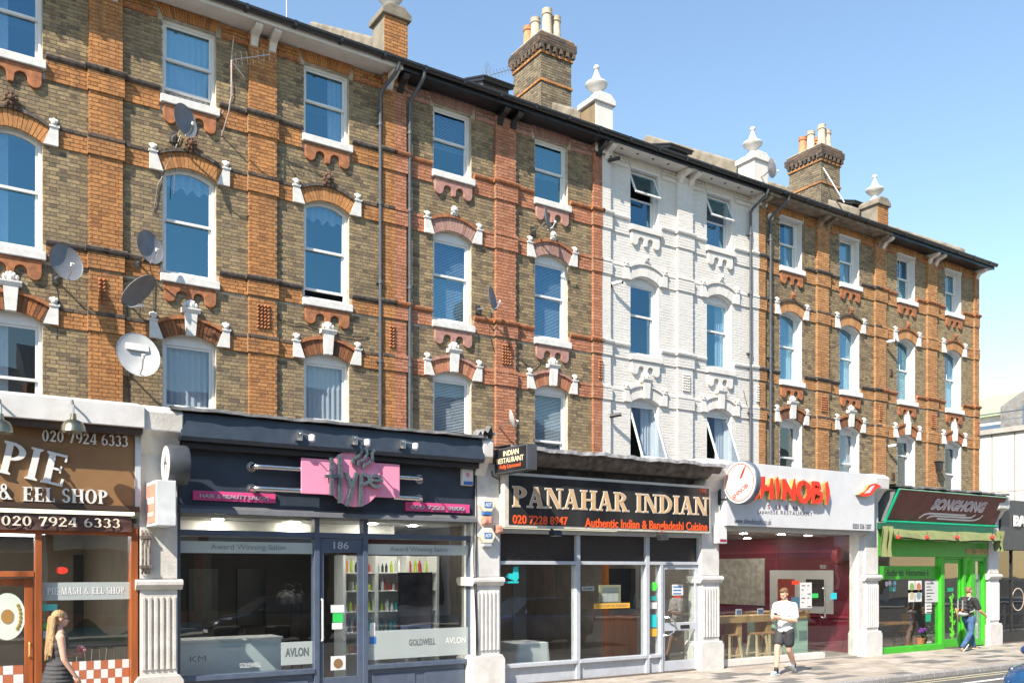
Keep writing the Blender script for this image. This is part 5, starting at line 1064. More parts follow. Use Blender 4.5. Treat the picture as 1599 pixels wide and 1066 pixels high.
for s, q, m, sp, bd in (('SUSHI', (1199,787,1255,794), mr, 2.6, .01), ('JapanESE RESTAURANT', (1183,795,1269,803), dk, 1.25, .0), ('www.shinobisushi.co.uk', (1147,808,1205,817), dk, 1, .0), ('0203 556 1507', (1332,817,1361,825), dk, 1, .02)):
    q = pr4(*q, ysn); text(sg, s, q[0], q[1], q[2], q[3], ysn, m, .004, bd, 0, sp)
bd_ = [(1341,772),(1352,766),(1358,757),(1367,754),(1376,759),(1366,764),(1362,772),(1350,775)]
mb = MB(); mb.prism(px2(bd_, ysn - .1), ysn - .1, ysn); em = obj('swoosh_emblem', mb, gold, sg); mb = MB(); mb.prism(grow(px2(bd_, ysn - .1), .006), ysn - .112, ysn - .1005); obj('swoosh_face', mb, red, em)
mb = MB(); mb.prism(px2([(1349,770),(1356,764),(1360,759),(1366,757),(1362,763),(1358,769)], ysn - .1), ysn - .116, ysn - .1125); obj('swoosh_inlay', mb, M_WHT, em)
# drum sign sticking out at right angles
T = thing('round_sign', (15.42, -.62, 3.6), 'round white SHINOBI drum sign with red rings sticking out from the sushi front', 'sign'); xr = PX(1153, -.58); zr = P(1153, 753, -.58)[1]; rr = .49
mb = MB(); mb.lathe([(rr-.02,0),(rr,.02),(rr,.15),(rr-.02,.17)], (xr,-.62,zr), 40, 'x'); obj('drum', mb, surf('slate_drum', (.10,.12,.16), .4, .06, 5, 0), T, smooth=True)
mb = MB(); mb.lathe([(rr-.025,0),(rr-.025,-.004)], (xr,-.62,zr), 40, 'x'); fc = obj('face', mb, M_WHT, T)
for r_, t_ in ((rr-.07,.018), (rr-.11,.008)):
    mb = MB(); n = 40
    for i in range(n):
        a, b = 2*pi*i/n, 2*pi*(i+1)/n; mb.prism([(-.62 + r_*cos(a), zr + r_*sin(a)), (-.62 + r_*cos(b), zr + r_*sin(b)), (-.62 + (r_-t_)*cos(b), zr + (r_-t_)*sin(b)), (-.62 + (r_-t_)*cos(a), zr + (r_-t_)*sin(a))], xr - .008, xr - .0045, 'yz')
    obj('red_ring', mb, red, fc)
side_text(fc, 'SHINOBI', xr - .0045, -.90, -.40, zr - .25, zr - .14, red, .02, -.55)
mb = MB(); mb.prism([(-.62 + a, zr + b) for a, b in [(.02,.06),(-.02,.10),(-.06,.20),(-.12,.30),(-.20,.36),(-.14,.22),(-.08,.10)]], xr - .008, xr - .0045, 'yz'); obj('swoosh_mark', mb, red, fc)
mb = MB(); 
for z in (.35, -.35): mb.tube([(xr + .08,.1,zr + z),(xr + .08,-.32,zr + z*.9)], .015, 6)
mb.box(xr + .05, xr + .11, .03, .09, zr - .45, zr + .45); obj('bracket', mb, M_BLKP, T)
X0, X1, Z0, Z1 = pr4(1118, 820, 1134, 848, -.02); T = thing('alarm_box', ((X0+X1)/2, .02, Z0), 'white rectangular alarm box with a red foot on the pier left of the sushi front', 'alarm box'); plate('case', T, M_WHT, X0, X1, Z0, Z1, -.06, .074, .015); plate('red_label', T, mr, X0 + .1, X1 - .03, Z0 + .04, Z0 + .1, -.066, -.059, 0)
Yg = .26; g0, g1 = b0, PX(1334, Yg); zt = 3.15
plate('right_jamb', SH3, M_SHOPW, g1, b1 + .02, 0, 3.2, .12, .4)
plate('kerb_plinth', SH3, surf('white_tile_plinth', (.62,.60,.57), .6, .08, 3, .1, dirt=.3), g0, PX(1284, Yg), 0, .17, .16, .42)
cuts = [g0, PX(1190, Yg), PX(1203, Yg), PX(1281, Yg)]
for a, b in zip(cuts[:-1], cuts[1:]): pane(SH3, a + .006, b - .006, Yg, .17, zt)
pane(SH3, cuts[3] + .006, g1 - .004, Yg, 2.42, zt); pane(SH3, PX(1325, Yg), g1 - .004, Yg, .05, 2.41)
xa, xb = cuts[3] + .012, PX(1324, Yg); mb = MB(); mb.box(xa, xb, Yg, Yg + .012, .05, 2.40); dr = obj('glass_door', mb, G_SHOP, SH3)
for z in (.05, 2.30): plate('patch_fitting', dr, M_STEEL, xa, xa + .22, z, z + .09, Yg - .012, Yg + .024)
mb = MB(); mb.tube([(xa+.10,Yg,1.05),(xa+.10,Yg-.07,1.07),(xa+.10,Yg-.07,1.78),(xa+.10,Yg,1.80)], .022, 8); obj('pull_handle', mb, M_STEEL, dr, smooth=True)
X0, X1, Z0, Z1 = pr4(1250, 909, 1268, 949, Yg - .004); pl_ = plate('menu_poster', SH3, M_WHT, X0, X1, Z0, Z1, Yg - .006, Yg - .002, 0)
for j in range(9):
    for c in (0, 1): plate('print_line', pl_, dk, X0 + .05 + c*(X1-X0)*.5, X0 + (X1-X0)*(.42 + .5*c) - .06*((j*7 + c) % 3), Z1 - .10 - .105*j + .01, Z1 - .06 - .105*j - .005, Yg - .008, Yg - .007, 0)
q = pr4(1250, 909, 1268, 949, Yg); sticker(SH3, clr('green_notice', (.03,.52,.10)), 1268, 926, 1278, 933, Yg - .001); 
q = pr4(1236, 932, 1249, 948, Yg - .001); plate('card_sticker', SH3, clr('slate_card', (.05,.13,.2)), *q, Yg - .005, Yg - .001, 0)
q = pr4(1237, 906, 1248, 912, Yg - .001); plate('red_note', SH3, red, *q, Yg - .005, Yg - .001, 0)
q = pr4(1298, 925, 1307, 935, Yg - .03); T = thing('door_card', ((q[0]+q[1])/2, Yg - .03, q[2]), 'small turquoise card hanging on the sushi restaurant door', 'card'); plate('card', T, clr('turquoise', (.02,.50,.58)), *q, Yg - .03, Yg - .025, 0); mb = MB(); mb.tube([(q[0]+.05,Yg-.027,q[3]),((q[0]+q[1])/2,Yg-.027,q[3]+.13),(q[1]-.05,Yg-.027,q[3])], .004, 4); obj('cord', mb, M_BLKP, T)
mrw = surf('maroon_wall', (.16,.012,.03), .5, .08, 3, 0)
room(SH3, sx(2) + .02, sx(3) - .02, mrw, surf('sushi_ceiling', (.30,.27,.27), .7, .05, 3, 0), surf('sushi_floor', (.30,.28,.26), .5, .1, 3, 0), 3.18)
plate('white_wall_panel', SH3, M_WHT, sx(2) + 2.0, sx(3) - .9, 1.1, 2.5, 6.9, 6.95); plate('menu_screen', SH3, M_BLKP, sx(2) + 2.6, sx(2) + 3.8, 1.5, 2.2, 6.84, 6.895)
xw = sx(3) - .085
for y0_, y1_, z0_, z1_, m_ in ((1.2, 3.4, 1.05, 2.25, M_WHT), (3.6, 5.6, 1.2, 2.6, surf('reflection_pale', (.5,.47,.42), .5, .2, 6, 0)), (1.5, 2.1, 1.25, 2.0, clr('reflection_dark', (.04,.03,.03))), (2.5, 3.1, 1.25, 2.0, clr('reflection_red', (.35,.06,.04)))):  # made-up wall panels standing in for pale and red reflections on the glass
    mb = MB(); th_ = .02 if m_ in (M_WHT,) or m_.name == 'reflection_pale' else .035; mb.box(xw - th_, xw, y0_, y1_, z0_, z1_); obj('reflection_panel', mb, m_, SH3)
for z_ in (.95, 2.75): mb = MB(); mb.box(xw - .03, xw, .6, 7.3, z_, z_ + .06); obj('wall_rail', mb, clr('maroon_rail', (.25,.03,.05)), SH3)
lamp_and_fill(SH3, [(15.9,1.0),(17.2,1.1),(18.5,1.),(19.8,1.2),(16.5,3.5),(18.2,3.5),(20,3.5),(17.5,5.8),(19.4,5.8)], 3.179)
oak = surf('oak_counter', (.48,.29,.12), .5, .2, 4, .1, 40, streak=True)
T = thing('window_bar', (PX(1165, .6), .75, .03), 'oak window bar with chunky legs inside the sushi front', 'table'); X0, X1 = b0 + .03, PX(1206, .5); plate('worktop', T, oak, X0, X1, 1.0, 1.16, .45, .95)
for xx in (X0 + 1.0, X1 - .18): plate('leg', T, oak, xx, xx + .17, .03, 1.0, .5, .9)
for i, px in enumerate((1144, 1186, 1206)):
    xx = PX(px, .45); yy = .62; T = thing('bar_stool', (xx, yy, .03), 'pale wood bar stool at the sushi window bar, %s' % ['leftmost', 'second from the left', 'rightmost'][i], 'stool', 'stools at the sushi window'); yy = .50; st_ = surf('pale_wood', (.58,.47,.30), .5, .12, 5, 0)
    plate('seat', T, surf('stool_seat', (.42,.22,.10), .5, .1, 5, 0), xx - .19, xx + .19, .70, .74, yy - .14, yy + .14)
    for sx_ in (-1, 1):
        for sy_ in (-1, 1): mb = MB(); mb.add([(xx+sx_*.22-.02,yy+sy_*.17-.02,.03),(xx+sx_*.22+.02,yy+sy_*.17-.02,.03),(xx+sx_*.22+.02,yy+sy_*.17+.02,.03),(xx+sx_*.22-.02,yy+sy_*.17+.02,.03),(xx+sx_*.16-.02,yy+sy_*.11-.02,.70),(xx+sx_*.16+.02,yy+sy_*.11-.02,.70),(xx+sx_*.16+.02,yy+sy_*.11+.02,.70),(xx+sx_*.16-.02,yy+sy_*.11+.02,.70)], [(0,3,2,1),(4,5,6,7),(0,1,5,4),(1,2,6,5),(2,3,7,6),(3,0,4,7)]); obj('leg', mb, st_, T)
    for sy_ in (-1, 1): plate('rung', T, st_, xx - .19, xx + .19, .22, .255, yy + sy_*.15 - .012, yy + sy_*.15 + .012)
T = thing('service_counter', (PX(1245, .9), 1.2, .03), 'pale green service counter with an oak top inside the sushi front', 'counter'); X0, X1 = PX(1210, .7), PX(1262, .7); plate('front', T, surf('sage_panel', (.38,.55,.45), .5, .04, 3, 0), X0, X1, .03, 1.02, .7, 1.6); plate('worktop', T, oak, X0 - .03, X1 + .03, 1.02, 1.20, .66, 1.64)
for i, px in enumerate((1152, 1186)): q = pr4(px, 941, px + 9, 949, .55); T = thing('menu_stand', ((q[0]+q[1])/2, .6, 1.16), 'small menu card standing on the oak bar, %s one' % ['left', 'right'][i], 'menu card', 'cards on the window bar'); plate('card', T, M_WHT, q[0], q[1], 1.16, 1.32, .6, .61, 0); plate('card_print', T, clr('blue_print', (.05,.12,.3)), q[0] + .02, q[1] - .02, 1.19, 1.29, .595, .599, 0)
T = thing('paper_lantern', (PX(1309, .9), .9, 2.3), 'dark red lantern hanging behind the sushi restaurant door', 'lantern'); X, Z = P(1309, 868, .9); mb = MB(); mb.lathe([(.06,-.22),(.15,-.16),(.19,0),(.15,.16),(.06,.22)], (X,.9,Z), 16); obj('lantern_body', mb, surf('lantern_red', (.25,.015,.02), .6, .1, 6, 0), T, smooth=True); mb = MB(); mb.tube([(X,.9,Z+.22),(X,.9,3.18)], .006, 5); obj('cord', mb, M_BLKP, T)
# ------------------------------------------------------------------ Vietnamese restaurant
GRN = surf('bright_green_paint', (.045,.40,.022), .4, .06, 5, .05); TEAL = surf('teal_green_trim', (.0,.33,.17), .4, .08, 5, .05)
SH4 = shop('vietnamese_restaurant', sx(3), 'bright green Vietnamese restaurant with a tilted brown sign'); b0, b1 = sx(3) + .32, sx(4) - .30
flat_roof(SH4, sx(3) + .002, sx(4) - .002); pilaster(SH4, 4, M_SHOPW, 4.0, 4.5)
yt, yb = -.32, .04; A_ = P(1403, 763, yt); B_ = P(1573, 777, yt); C_ = P(1556, 823, yb); D_ = P(1384, 812, yb)
zt1 = A_[1]; zb1 = D_[1]; xl = A_[0]; xr = B_[0]; xr_s = xr
def tilt(u, v, off=0.): return (xl - .06*(1-v) + (xr - xl)*u, yb + (yt - yb)*v - off, zb1 + (zt1 - zb1)*v)
mb = MB(); mb.sheet(lambda u, v: tilt(u, v, .006*sin(u*21 + v*4) + .004*sin(u*47 - v*6)), 60, 8); sg = obj('tilted_sign', mb, surf('brown_canvas', (.19,.066,.054), .6, .08, 3, .1, 40), SH4, smooth=True)
mb = MB(); mb.prism([(yb+.02,zb1-.02),(yt+.02,zt1-.01),(yt+.5,zt1-.01),(yb+.35,zb1-.02)], xl - .06, xr + .0, 'yz'); obj('sign_box', mb, surf('grey_box', (.16,.165,.17), .6, .1, 4, 0), SH4)
mb = MB(); mb.tube([tilt(0,-.04,.03), tilt(0,1.0,.03)], .035, 6); obj('sign_edge', mb, TEAL, SH4)
mb = MB(); mb.tube([tilt(-.005,-.04,.05), tilt(1.02,-.04,.05)], .04, 8); obj('sign_edge', mb, TEAL, SH4)
mb = MB(); mb.tube([tilt(0,1.,.02), tilt(1,1.0,.02)], .018, 6); obj('sign_edge', mb, surf('pale_green_trim', (.25,.45,.33), .5, .05, 4, 0), SH4)
lil = surf('lilac_grey_print', (.64,.58,.62), .5, .04, 4, 0)
def tmap(p):  # flat (u along x, v up) -> tilted plane
    u = (p[0] - xl)/(xr - xl); v = (p[2] - zb1)/(zt1 - zb1); return tilt(u, v, .012 - p[1])
dz = zt1 - zb1; dx = xr - xl
for off, m, bd in ((0, lil, .075), (-.002, MC['brown_canvas'], .02), (-.004, lil, -.005)):
    text(sg, 'SONGHONG', xl + dx*(.335 - bd*.0), xl + dx*.83, zb1 + dz*(.42), zb1 + dz*.80, off, m, .0015, bd, .22, 1.04, tmap, 'lettering')
for k_, (pts) in enumerate(([(.27,.08),(.30,.20),(.34,.245),(.40,.25),(.68,.25)], [(.34,.08),(.36,.15),(.40,.175),(.50,.175),(.70,.175),(.74,.19),(.77,.29)], [(.43,.09),(.55,.085),(.72,.085),(.78,.10),(.82,.17),(.84,.29)])):
    mb = MB(); pl = stroke_poly([(a*6, b) for a, b in pts], .06); mb.add([tilt(a/6, b + .05, .012 + .001*k_) for a, b in pl], [tuple(range(len(pl)))]); obj('sign_stripe', mb, lil, sg)
lead_edge(SH4, xl - .2, xr_s + .05, yt - .05, .6, zt1 + .06, None, .025, .05)
plate('gutter_board', SH4, surf('dark_green_board', (.01,.10,.06), .5, .1, 4, 0), b0 - .1, b1 + .1, zb1 - .24, zb1 - .06, -.02, .1)
# folded awning with lamps
aw = surf('faded_green_awning', (.17,.195,.08), .85, .12, 5, .3, 25)
ya = -.30; zA = P(1400, 826, ya)[1]; xA, xB = PX(1398, ya), PX(1563, ya)
mb = MB(); mb.sheet(lambda u, v: (xA + (xB-xA)*u, .08 - .42*v - .05*sin(pi*v), zA + .06 - .16*v - .10*v*v - .05*sin(pi*u)*v + .012*sin(u*19)), 40, 8); mb.sheet(lambda u, v: (xA + (xB-xA)*(1-u), .08 - .40*v - .05*sin(pi*v), zA + .04 - .17*v - .11*v*v - .05*sin(pi*u)*v), 40, 4); obj('awning', mb, aw, SH4, smooth=True)
for xx, zz in ((PX(1386, -.2), .0), (PX(1561, -.2), .1)):
    mb = MB(); mb.sheet(lambda u, v: (xx - .22 + .44*u, -.20 + .06*sin(u*14) + .03*sin(v*5), zA + .08 - (1.0 - .25*zz*10*.0)*(1-v)*(.8 if zz == 0 else .6)), 24, 8); obj('awning_end', mb, aw, SH4, smooth=True)
for i, px in enumerate((1402, 1447, 1494, 1549)):
    X, Z = P(px, 838, -.32); T = thing('awning_lamp', (X, -.34, Z - .05), 'small red lamp hanging under the folded green awning, %s' % ['leftmost', 'second from left', 'third from left', 'rightmost'][i], 'lamp', 'red lamps under the awning'); mb = MB(); mb.lathe([(.02,.05),(.055,.02),(.06,-.03),(.03,-.06)], (X,-.34,Z), 10); obj('lamp_shade', mb, clr('red_lamp', (.6,.03,.03)), T, smooth=True); mb = MB(); mb.tube([(X,-.34,Z+.04),(X,-.34,Z+.14)], .008, 5); obj('cord', mb, M_BLKP, T)
Yg = .24; zf0 = P(1394, 868, .1)[1]; plate('green_fascia', SH4, GRN, b0, b1, zf0, zb1 - .22, .10, .2)
q = pr4(1509, 856, 1543, 865, .1); text(SH4, '020 7350 0721', q[0], q[1], q[2], q[3], .10, clr('copper_number', (.62,.36,.20)), .02, .03)
m1, m2, m3, m4 = PX(1466,Yg), PX(1472,Yg), PX(1500,Yg), PX(1515,Yg); r1 = PX(1533, Yg)
for a, b in ((b0, b0 + .06), (m1 - .02, m1 + .14), (m3, m3 + .13), (m4 - .12, m4 + .12), (r1 - .02, b1)): bar(SH4, GRN, a, b, .14, .34, .0, zf0 - .002, 'mullion')
zsl = .16
bar(SH4, GRN, b0 + .06, m1 - .02, .12, .34, 0, zsl, 'window_sill'); pane(SH4, b0 + .06, m1 - .02, Yg, zsl, zf0)
xa, xb = m1 + .15, m3 - .01; mb = MB(); ztd = zf0 - .06; mb.box(xa, xa+.1, .2, .26, .03, ztd); mb.box(xb-.1, xb, .2, .26, .03, ztd); mb.box(xa+.1, xb-.1, .2, .26, ztd-.12, ztd); mb.box(xa+.1, xb-.1, .2, .26, .03, .26); dr = obj('door', mb, GRN, SH4, bevel=.006); mb = MB(); mb.box(xa+.1, xb-.1, .225, .233, .26, ztd-.12); obj('pane', mb, G_SHOP, dr)
bar(SH4, GRN, xa, xb, .15, .33, ztd + .005, zf0 - .003, 'transom')
pane(SH4, m4 + .12, r1 - .02, Yg, .2, zf0 - .12); bar(SH4, GRN, m4 + .12, r1 - .02, .15, .33, zf0 - .12, zf0 - .002, 'transom'); bar(SH4, GRN, m4 + .12, r1 - .02, .15, .33, 0, .2, 'window_sill'); plate('frosted_sheet', SH4, M_FROST, m4 + .13, r1 - .03, .21, zf0 - .5, .256, .26, 0)
plate('green_band', SH4, GRN, b0 + .07, m1 - .03, P(1385, 904, Yg)[1], P(1385, 883, Yg)[1], Yg - .006, Yg - .001, 0)
q = pr4(1381, 888, 1448, 899, Yg - .006); text(SH4, 'Authentic Vietnamese k', q[0] + .08, q[1] + .1, q[2], q[3], Yg - .0065, M_BLKP, .002, .01, .2)
foods = [clr('food_green', (.20,.35,.10)), clr('food_red', (.45,.16,.10)), clr('food_tan', (.50,.42,.28)), clr('food_teal', (.20,.30,.34))]
for i in range(4): X0 = PX(1419 + 11*(i % 2), Yg); Z1 = P(1419, 905 + 14*(i//2), Yg)[1]; pl_ = plate('menu_photo', SH4, M_WHT, X0, X0 + .29, Z1 - .36, Z1 - .02, Yg - .006, Yg - .001, 0); mb = MB(); mb.lathe([(.11,0),(.11,.003)], (X0 + .145, Yg - .0095, Z1 - .19), 16, 'y'); obj('plate_print', mb, foods[i], pl_)
for i, (px, py, m) in enumerate(((1383,911,lil), (1388,910,lil), (1395,910,clr('aqua', (.15,.45,.50))), (1389,919,TEAL), (1395,919,MC['aqua']))): disc(SH4, m, px + 2, py, .07, Yg - .001, 'round_sticker')
q = pr4(1445, 906, 1465, 940, Yg); pl_ = plate('price_list', SH4, clr('pale_grey_paper', (.55,.55,.57)), *q, Yg - .006, Yg - .001, 0)
for j in range(10): plate('print_line', pl_, dk, q[0] + .06, q[1] - .2 - .08*((j*5) % 3), q[3] - .11 - .09*j + .012, q[3] - .06 - .09*j - .012, Yg - .0075, Yg - .0065, 0)
sticker(SH4, TEAL, 1446, 958, 1454, 970, Yg - .001); sticker(SH4, M_WHT, 1445, 941, 1455, 957, Yg - .001); sticker(SH4, TEAL, 1480, 917, 1489, 923, .22)
# tree motif on the door
mb = MB(); rd = random.Random(9); X, Z = P(1487, 960, .218); neon = clr('leaf_green_vinyl', (.12,.70,.02))
mb.prism(stroke_poly([(X,Z-.75),(X+.02,Z-.2),(X-.01,Z+.5)], .05), .216, .2195)
for i in range(46): a = rd.uniform(0, 2*pi); h = rd.uniform(-.6, .6); r = rd.uniform(.03, .20)*(1.1 - abs(h)*.6); mb.prism([(X + r*cos(a) + .05*cos(a + t), Z + h + .055*sin(a*2 + t)) for t in (0, 2.1, 4.2)], .2155 + .00002*i, .2195)
obj('tree_motif', mb, neon, dr)
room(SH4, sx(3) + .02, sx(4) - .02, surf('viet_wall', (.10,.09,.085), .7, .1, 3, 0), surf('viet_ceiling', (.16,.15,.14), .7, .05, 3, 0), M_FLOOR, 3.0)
lamp_and_fill(SH4, [(22.2,1.0),(23.6,1.1),(25.2,1.),(22.8,4),(25,4)], 2.999)  # added fill discs, not known lamps, so the interior reads through the glass
T = thing('dining_table', (PX(1395, .8), .9, .03), 'brown wooden table behind the green restaurant window', 'table'); X0, X1 = b0 + .15, PX(1418, .8); tw = surf('table_wood', (.30,.14,.05), .5, .2, 4, 0, streak=True); plate('table_top', T, tw, X0, X1, .72, .78, .6, 1.2)
for xx in (X0 + .1, X1 - .18):
    for yy in (.64, 1.08): plate('leg', T, tw, xx, xx + .08, .03, .72, yy, yy + .08)
T = thing('chair', (PX(1419, .9), 1.0, .03), 'dark wooden chair beside the table in the green restaurant', 'chair'); xx = PX(1421, .8)
plate('seat', T, tw, xx - .2, xx + .2, .44, .48, .75, 1.15)
for a, b in ((-.2, .75), (.16, .75), (-.2, 1.11), (.16, 1.11)): plate('leg', T, tw, xx + a, xx + a + .04, .03, .44 if a < 0 else .44, b, b + .04)
plate('backrest', T, tw, xx + .16, xx + .2, .48, .98, .75, 1.15)
# potted plants in the window
for i, (px, py, pm, fm, lb) in enumerate(((1438, 1008, clr('orange_pot', (.65,.19,.05)), clr('purple_flower', (.25,.04,.38)), 'purple flower in an orange pot on the green window sill'), (1450, 1008, M_WHT, clr('leaf_dark', (.05,.16,.02)), 'leafy plant in a white pot on the green window sill'))):
    X = PX(px, .45); T = thing('potted_plant', (X, .45, .03), lb, 'plant'); h = .30 if i == 0 else .18; mb = MB(); r = .13 if i == 0 else .09; mb.lathe([(r*.7,0),(r,h),(r*1.08,h),(r*1.08,h-.04),(r*.9,h-.05),(0,h-.05)], (X,.45,.03), 16); obj('pot', mb, pm, T, smooth=True)
    mb = MB(); mf = MB()
    for j in range(60):
        a = rd.uniform(0, 2*pi); e = rd.uniform(.2, 1.4); L_ = rd.uniform(.15, .42) if i else rd.uniform(.1, .25); c = Vector((X + cos(a)*cos(e)*L_, .45 + sin(a)*cos(e)*L_*.6, .03 + h + sin(e)*L_*(1.2 if i else 1))); s = .05; d1_ = Vector((cos(a), sin(a), .4))*s; d2_ = Vector((-sin(a), cos(a), .2))*s*.5; mb.add([c - d1_, c + d2_, c + d1_, c - d2_], [(0,1,2,3)])
    obj('foliage', mb, clr('leaf_dark', (.05,.16,.02)), T)
    mb = MB(); mb.tube([(X,.45,.03 + h - .06),(X + .01,.45,.03 + h + .2)], .01, 5); obj('stem', mb, clr('leaf_dark', (.05,.16,.02)), T)
    if i == 0:
        for k_ in range(5): mf.ball((X + .09*cos(k_*1.3), .40 + .05*sin(k_*1.3), .03 + h + .20 + .04*sin(k_*2.)), (.06,.05,.05), 7, 5)
        obj('blossom', mf, fm, T)
# ------------------------------------------------------------------ dark shop at the right edge
SH5 = shop('dark_shop', sx(4), 'dark grey shop with black frames at the right edge'); c0, c1 = sx(4) + .30, sx(5) + .3
flat_roof(SH5, sx(4) + .002, sx(5) + .3)
X0, Z1 = P(1572, 772, .0); pd = surf('charcoal_panel', (.045,.05,.06), .4, .1, 4, 0)
z0f = P(1575, 858, .0)[1]
wx = c0
while wx < c1 - .2: plate('fascia_panel', SH5, pd, wx + .006, min(wx + 1.2, c1) - .006, z0f, Z1 - .15, .02, .1); wx += 1.2
q = pr4(1583, 804, 1600, 821, .0); text(SH5, 'BA', q[0], q[1] + .05, q[2], q[3], .0, M_WHT, .04, .04)
zt = P(1575, 905, .25)[1]
for a, b in ((c0, c0 + .05), (c0 + .95, c0 + 1.01), (c0 + 2.4, c0 + 2.46), (c0 + 3.9, c0 + 3.96), (c1 - .06, c1)): bar(SH5, M_BLKP, a, b, .2, .3, 0, z0f, 'mullion')
for a, b in ((c0 + .05, c0 + .95), (c0 + 1.01, c0 + 2.4), (c0 + 2.46, c0 + 3.9), (c0 + 3.96, c1 - .06)):
    bar(SH5, M_BLKP, a, b, .21, .29, zt, zt + .05, 'transom'); pane(SH5, a, b, .24, .35, zt); pane(SH5, a, b, .24, zt + .05, z0f); bar(SH5, M_BLKP, a, b, .2, .3, 0, .35, 'stall_riser')
X, Z = P(1590, 935, .24); mb = MB()
for q in rg(0, 0, .36, .36, 0, 2*pi, .03, .03, n=30): mb.prism([(X + a, Z + b) for a, b in q], .233, .2385)
obj('ring_motif', mb, clr('pale_ring', (.6,.5,.42)), SH5)
room(SH5, sx(4) + .02, c1, surf('bar_wall', (.34,.32,.27), .7, .1, 3, 0), surf('bar_ceiling', (.2,.2,.2), .7, .05, 3, 0), M_FLOOR, 3.0, y0=.32)
T = thing('bar_table', (PX(1590,.7), 1.0, .03), 'black bar counter with shelves inside the dark shop window', 'counter'); plate('worktop', T, M_BLKP, c0 + .1, c0 + 2.5, 1.2, 1.28, .6, 1.2)
for z in (.45, .82): plate('shelf', T, M_BLKP, c0 + .1, c0 + 2.5, z, z + .05, .6, 1.2)
for xx in (c0 + .1, c0 + 1.3, c0 + 2.42): plate('upright', T, M_BLKP, xx, xx + .08, .03, 1.2, .62, 1.18)
# ------------------------------------------------------------------ ground
YK = -2.85
mb = MB(); mb.box(-120, 240, -140, 200, -.8, -.13); tag(obj('ground', mb, surf('ground_soil', (.10,.095,.085), .95, .2, 1, .2)), kind='structure')
M_ASPH = surf('asphalt', (.085,.083,.082), .9, .22, 3, .6, 160, dirt=.2, dirtcol=(.15,.145,.14), dscale=.8)
mb = MB(); mb.box(-60, 160, -17.6, YK - .13, -.14, -.12); tag(obj('road', mb, M_ASPH), kind='structure')
mb = MB(); mb.box(-60, 160, -24, -17.6, -.14, -.01); tag(obj('opposite_pavement', mb, surf('paving_grey', (.30,.28,.26), .9, .15, 2, .2)), kind='structure')
mb = MB(); mb.box(-60, 160, YK, .6, -.14, -.012); pv = tag(obj('pavement', mb, surf('paving_joint', (.16,.14,.12), .95, .2, 8, .3)), kind='structure')
kerb_m = surf('granite_kerb', (.27,.26,.255), .85, .25, 30, .3, 80, dirt=.3)
kb = thing('kerb', (15, YK - .07, -.13), 'grey granite kerb stones along the pavement edge', 'kerb')
x = -6.
while x < 60: mb = MB(); L_ = .92; mb.prism([(YK - .13,-.13),(YK - .125,-.035),(YK - .10,.0),(YK,.0),(YK,-.13)], x, x + L_ - .012, 'yz'); obj('kerb_stone', mb, kerb_m, kb, bevel=.012); x += L_
pm = [surf('slab_tan', (.32,.28,.235), .85, .1, 5, .15, 60, dirt=.4, dscale=3), surf('slab_cream', (.37,.335,.295), .85, .1, 5, .15, 60, dirt=.4, dscale=3), surf('slab_grey', (.13,.125,.12), .85, .12, 5, .15, 60, dirt=.2, dscale=3), surf('slab_pinkish', (.29,.25,.215), .85, .1, 5, .15, 60, dirt=.4, dscale=3)]
SL_W, SL_H = .60, .30; rd = random.Random(21)
def slab_mesh(m):
    mb = MB(); a, b = SL_W/2 - .004, SL_H/2 - .004; e = .006
    mb.add([(-a,-b,-.02),(a,-b,-.02),(a,b,-.02),(-a,b,-.02),(-a,-b,-e),(a,-b,-e),(a,b,-e),(-a,b,-e),(-a+e,-b+e,0),(a-e,-b+e,0),(a-e,b-e,0),(-a+e,b-e,0)], [(0,1,5,4),(1,2,6,5),(2,3,7,6),(3,0,4,7),(4,5,9,8),(5,6,10,9),(6,7,11,10),(7,4,8,11),(8,9,10,11)])
    me = bpy.data.meshes.new('paving_slab'); me.from_pydata(mb.v, [], mb.f); me.materials.append(m); return me, mb
sm = [slab_mesh(m) for m in pm]; slabs = []
ny = int((.36 - YK)/SL_H) 
for j in range(ny + 1):
    for i in range(int(66/SL_W)):
        xx = -6 + SL_W*i + (SL_W/2 if j % 2 else 0); yy = YK + SL_H*(j + .5); r = rd.random()
        slabs.append((xx, yy, 2 if r < .16 else 0 if r < .5 else 1 if r < .78 else 3, rd.uniform(-.002, .002)))
def insight(s):
    R_ = CA*s[0] - CB*(s[1] + DS); Z_ = CB*s[0] + CA*(s[1] + DS); px = CX + FPX*R_/Z_; py = HY + FPX*CAMH/Z_
    return 0 if (-10 < px < 1610 and py < 1076 and s[1] < .12) else 1
slabs.sort(key=lambda s: (insight(s), s[0] - s[1]))
for xx, yy, t, dz in slabs[:300]:
    o = bpy.data.objects.new('paving_slab', sm[t][0]); COL.objects.link(o); o.parent = pv; o.location = (xx, yy, dz)
mb = MB()
for xx, yy, t, dz in slabs[300:]: mb.add([(p[0] + xx, p[1] + yy, p[2] + dz) for p in sm[t][1].v], sm[t][1].f, t)
obj('paving', mb, pm, pv, kind='stuff')
yel = surf('worn_yellow_line', (.46,.41,.26), .85, .15, 12, .1, dirt=.6, dirtcol=(.13,.13,.13), dscale=4); whl = surf('worn_white_line', (.62,.62,.60), .85, .1, 12, .1, dirt=.35, dirtcol=(.13,.13,.13), dscale=4)
for y in (YK - .42, YK - .62): mb = MB(); mb.box(-20, 60, y, y + .07, -.119, -.116); tag(obj('yellow_line', mb, yel), kind='structure')
x = 10.
while x < 60: mb = MB(); mb.box(x, x + 4.2, -4.0, -3.88, -.119, -.116); tag(obj('lane_line', mb, whl), kind='structure'); x += 6.4
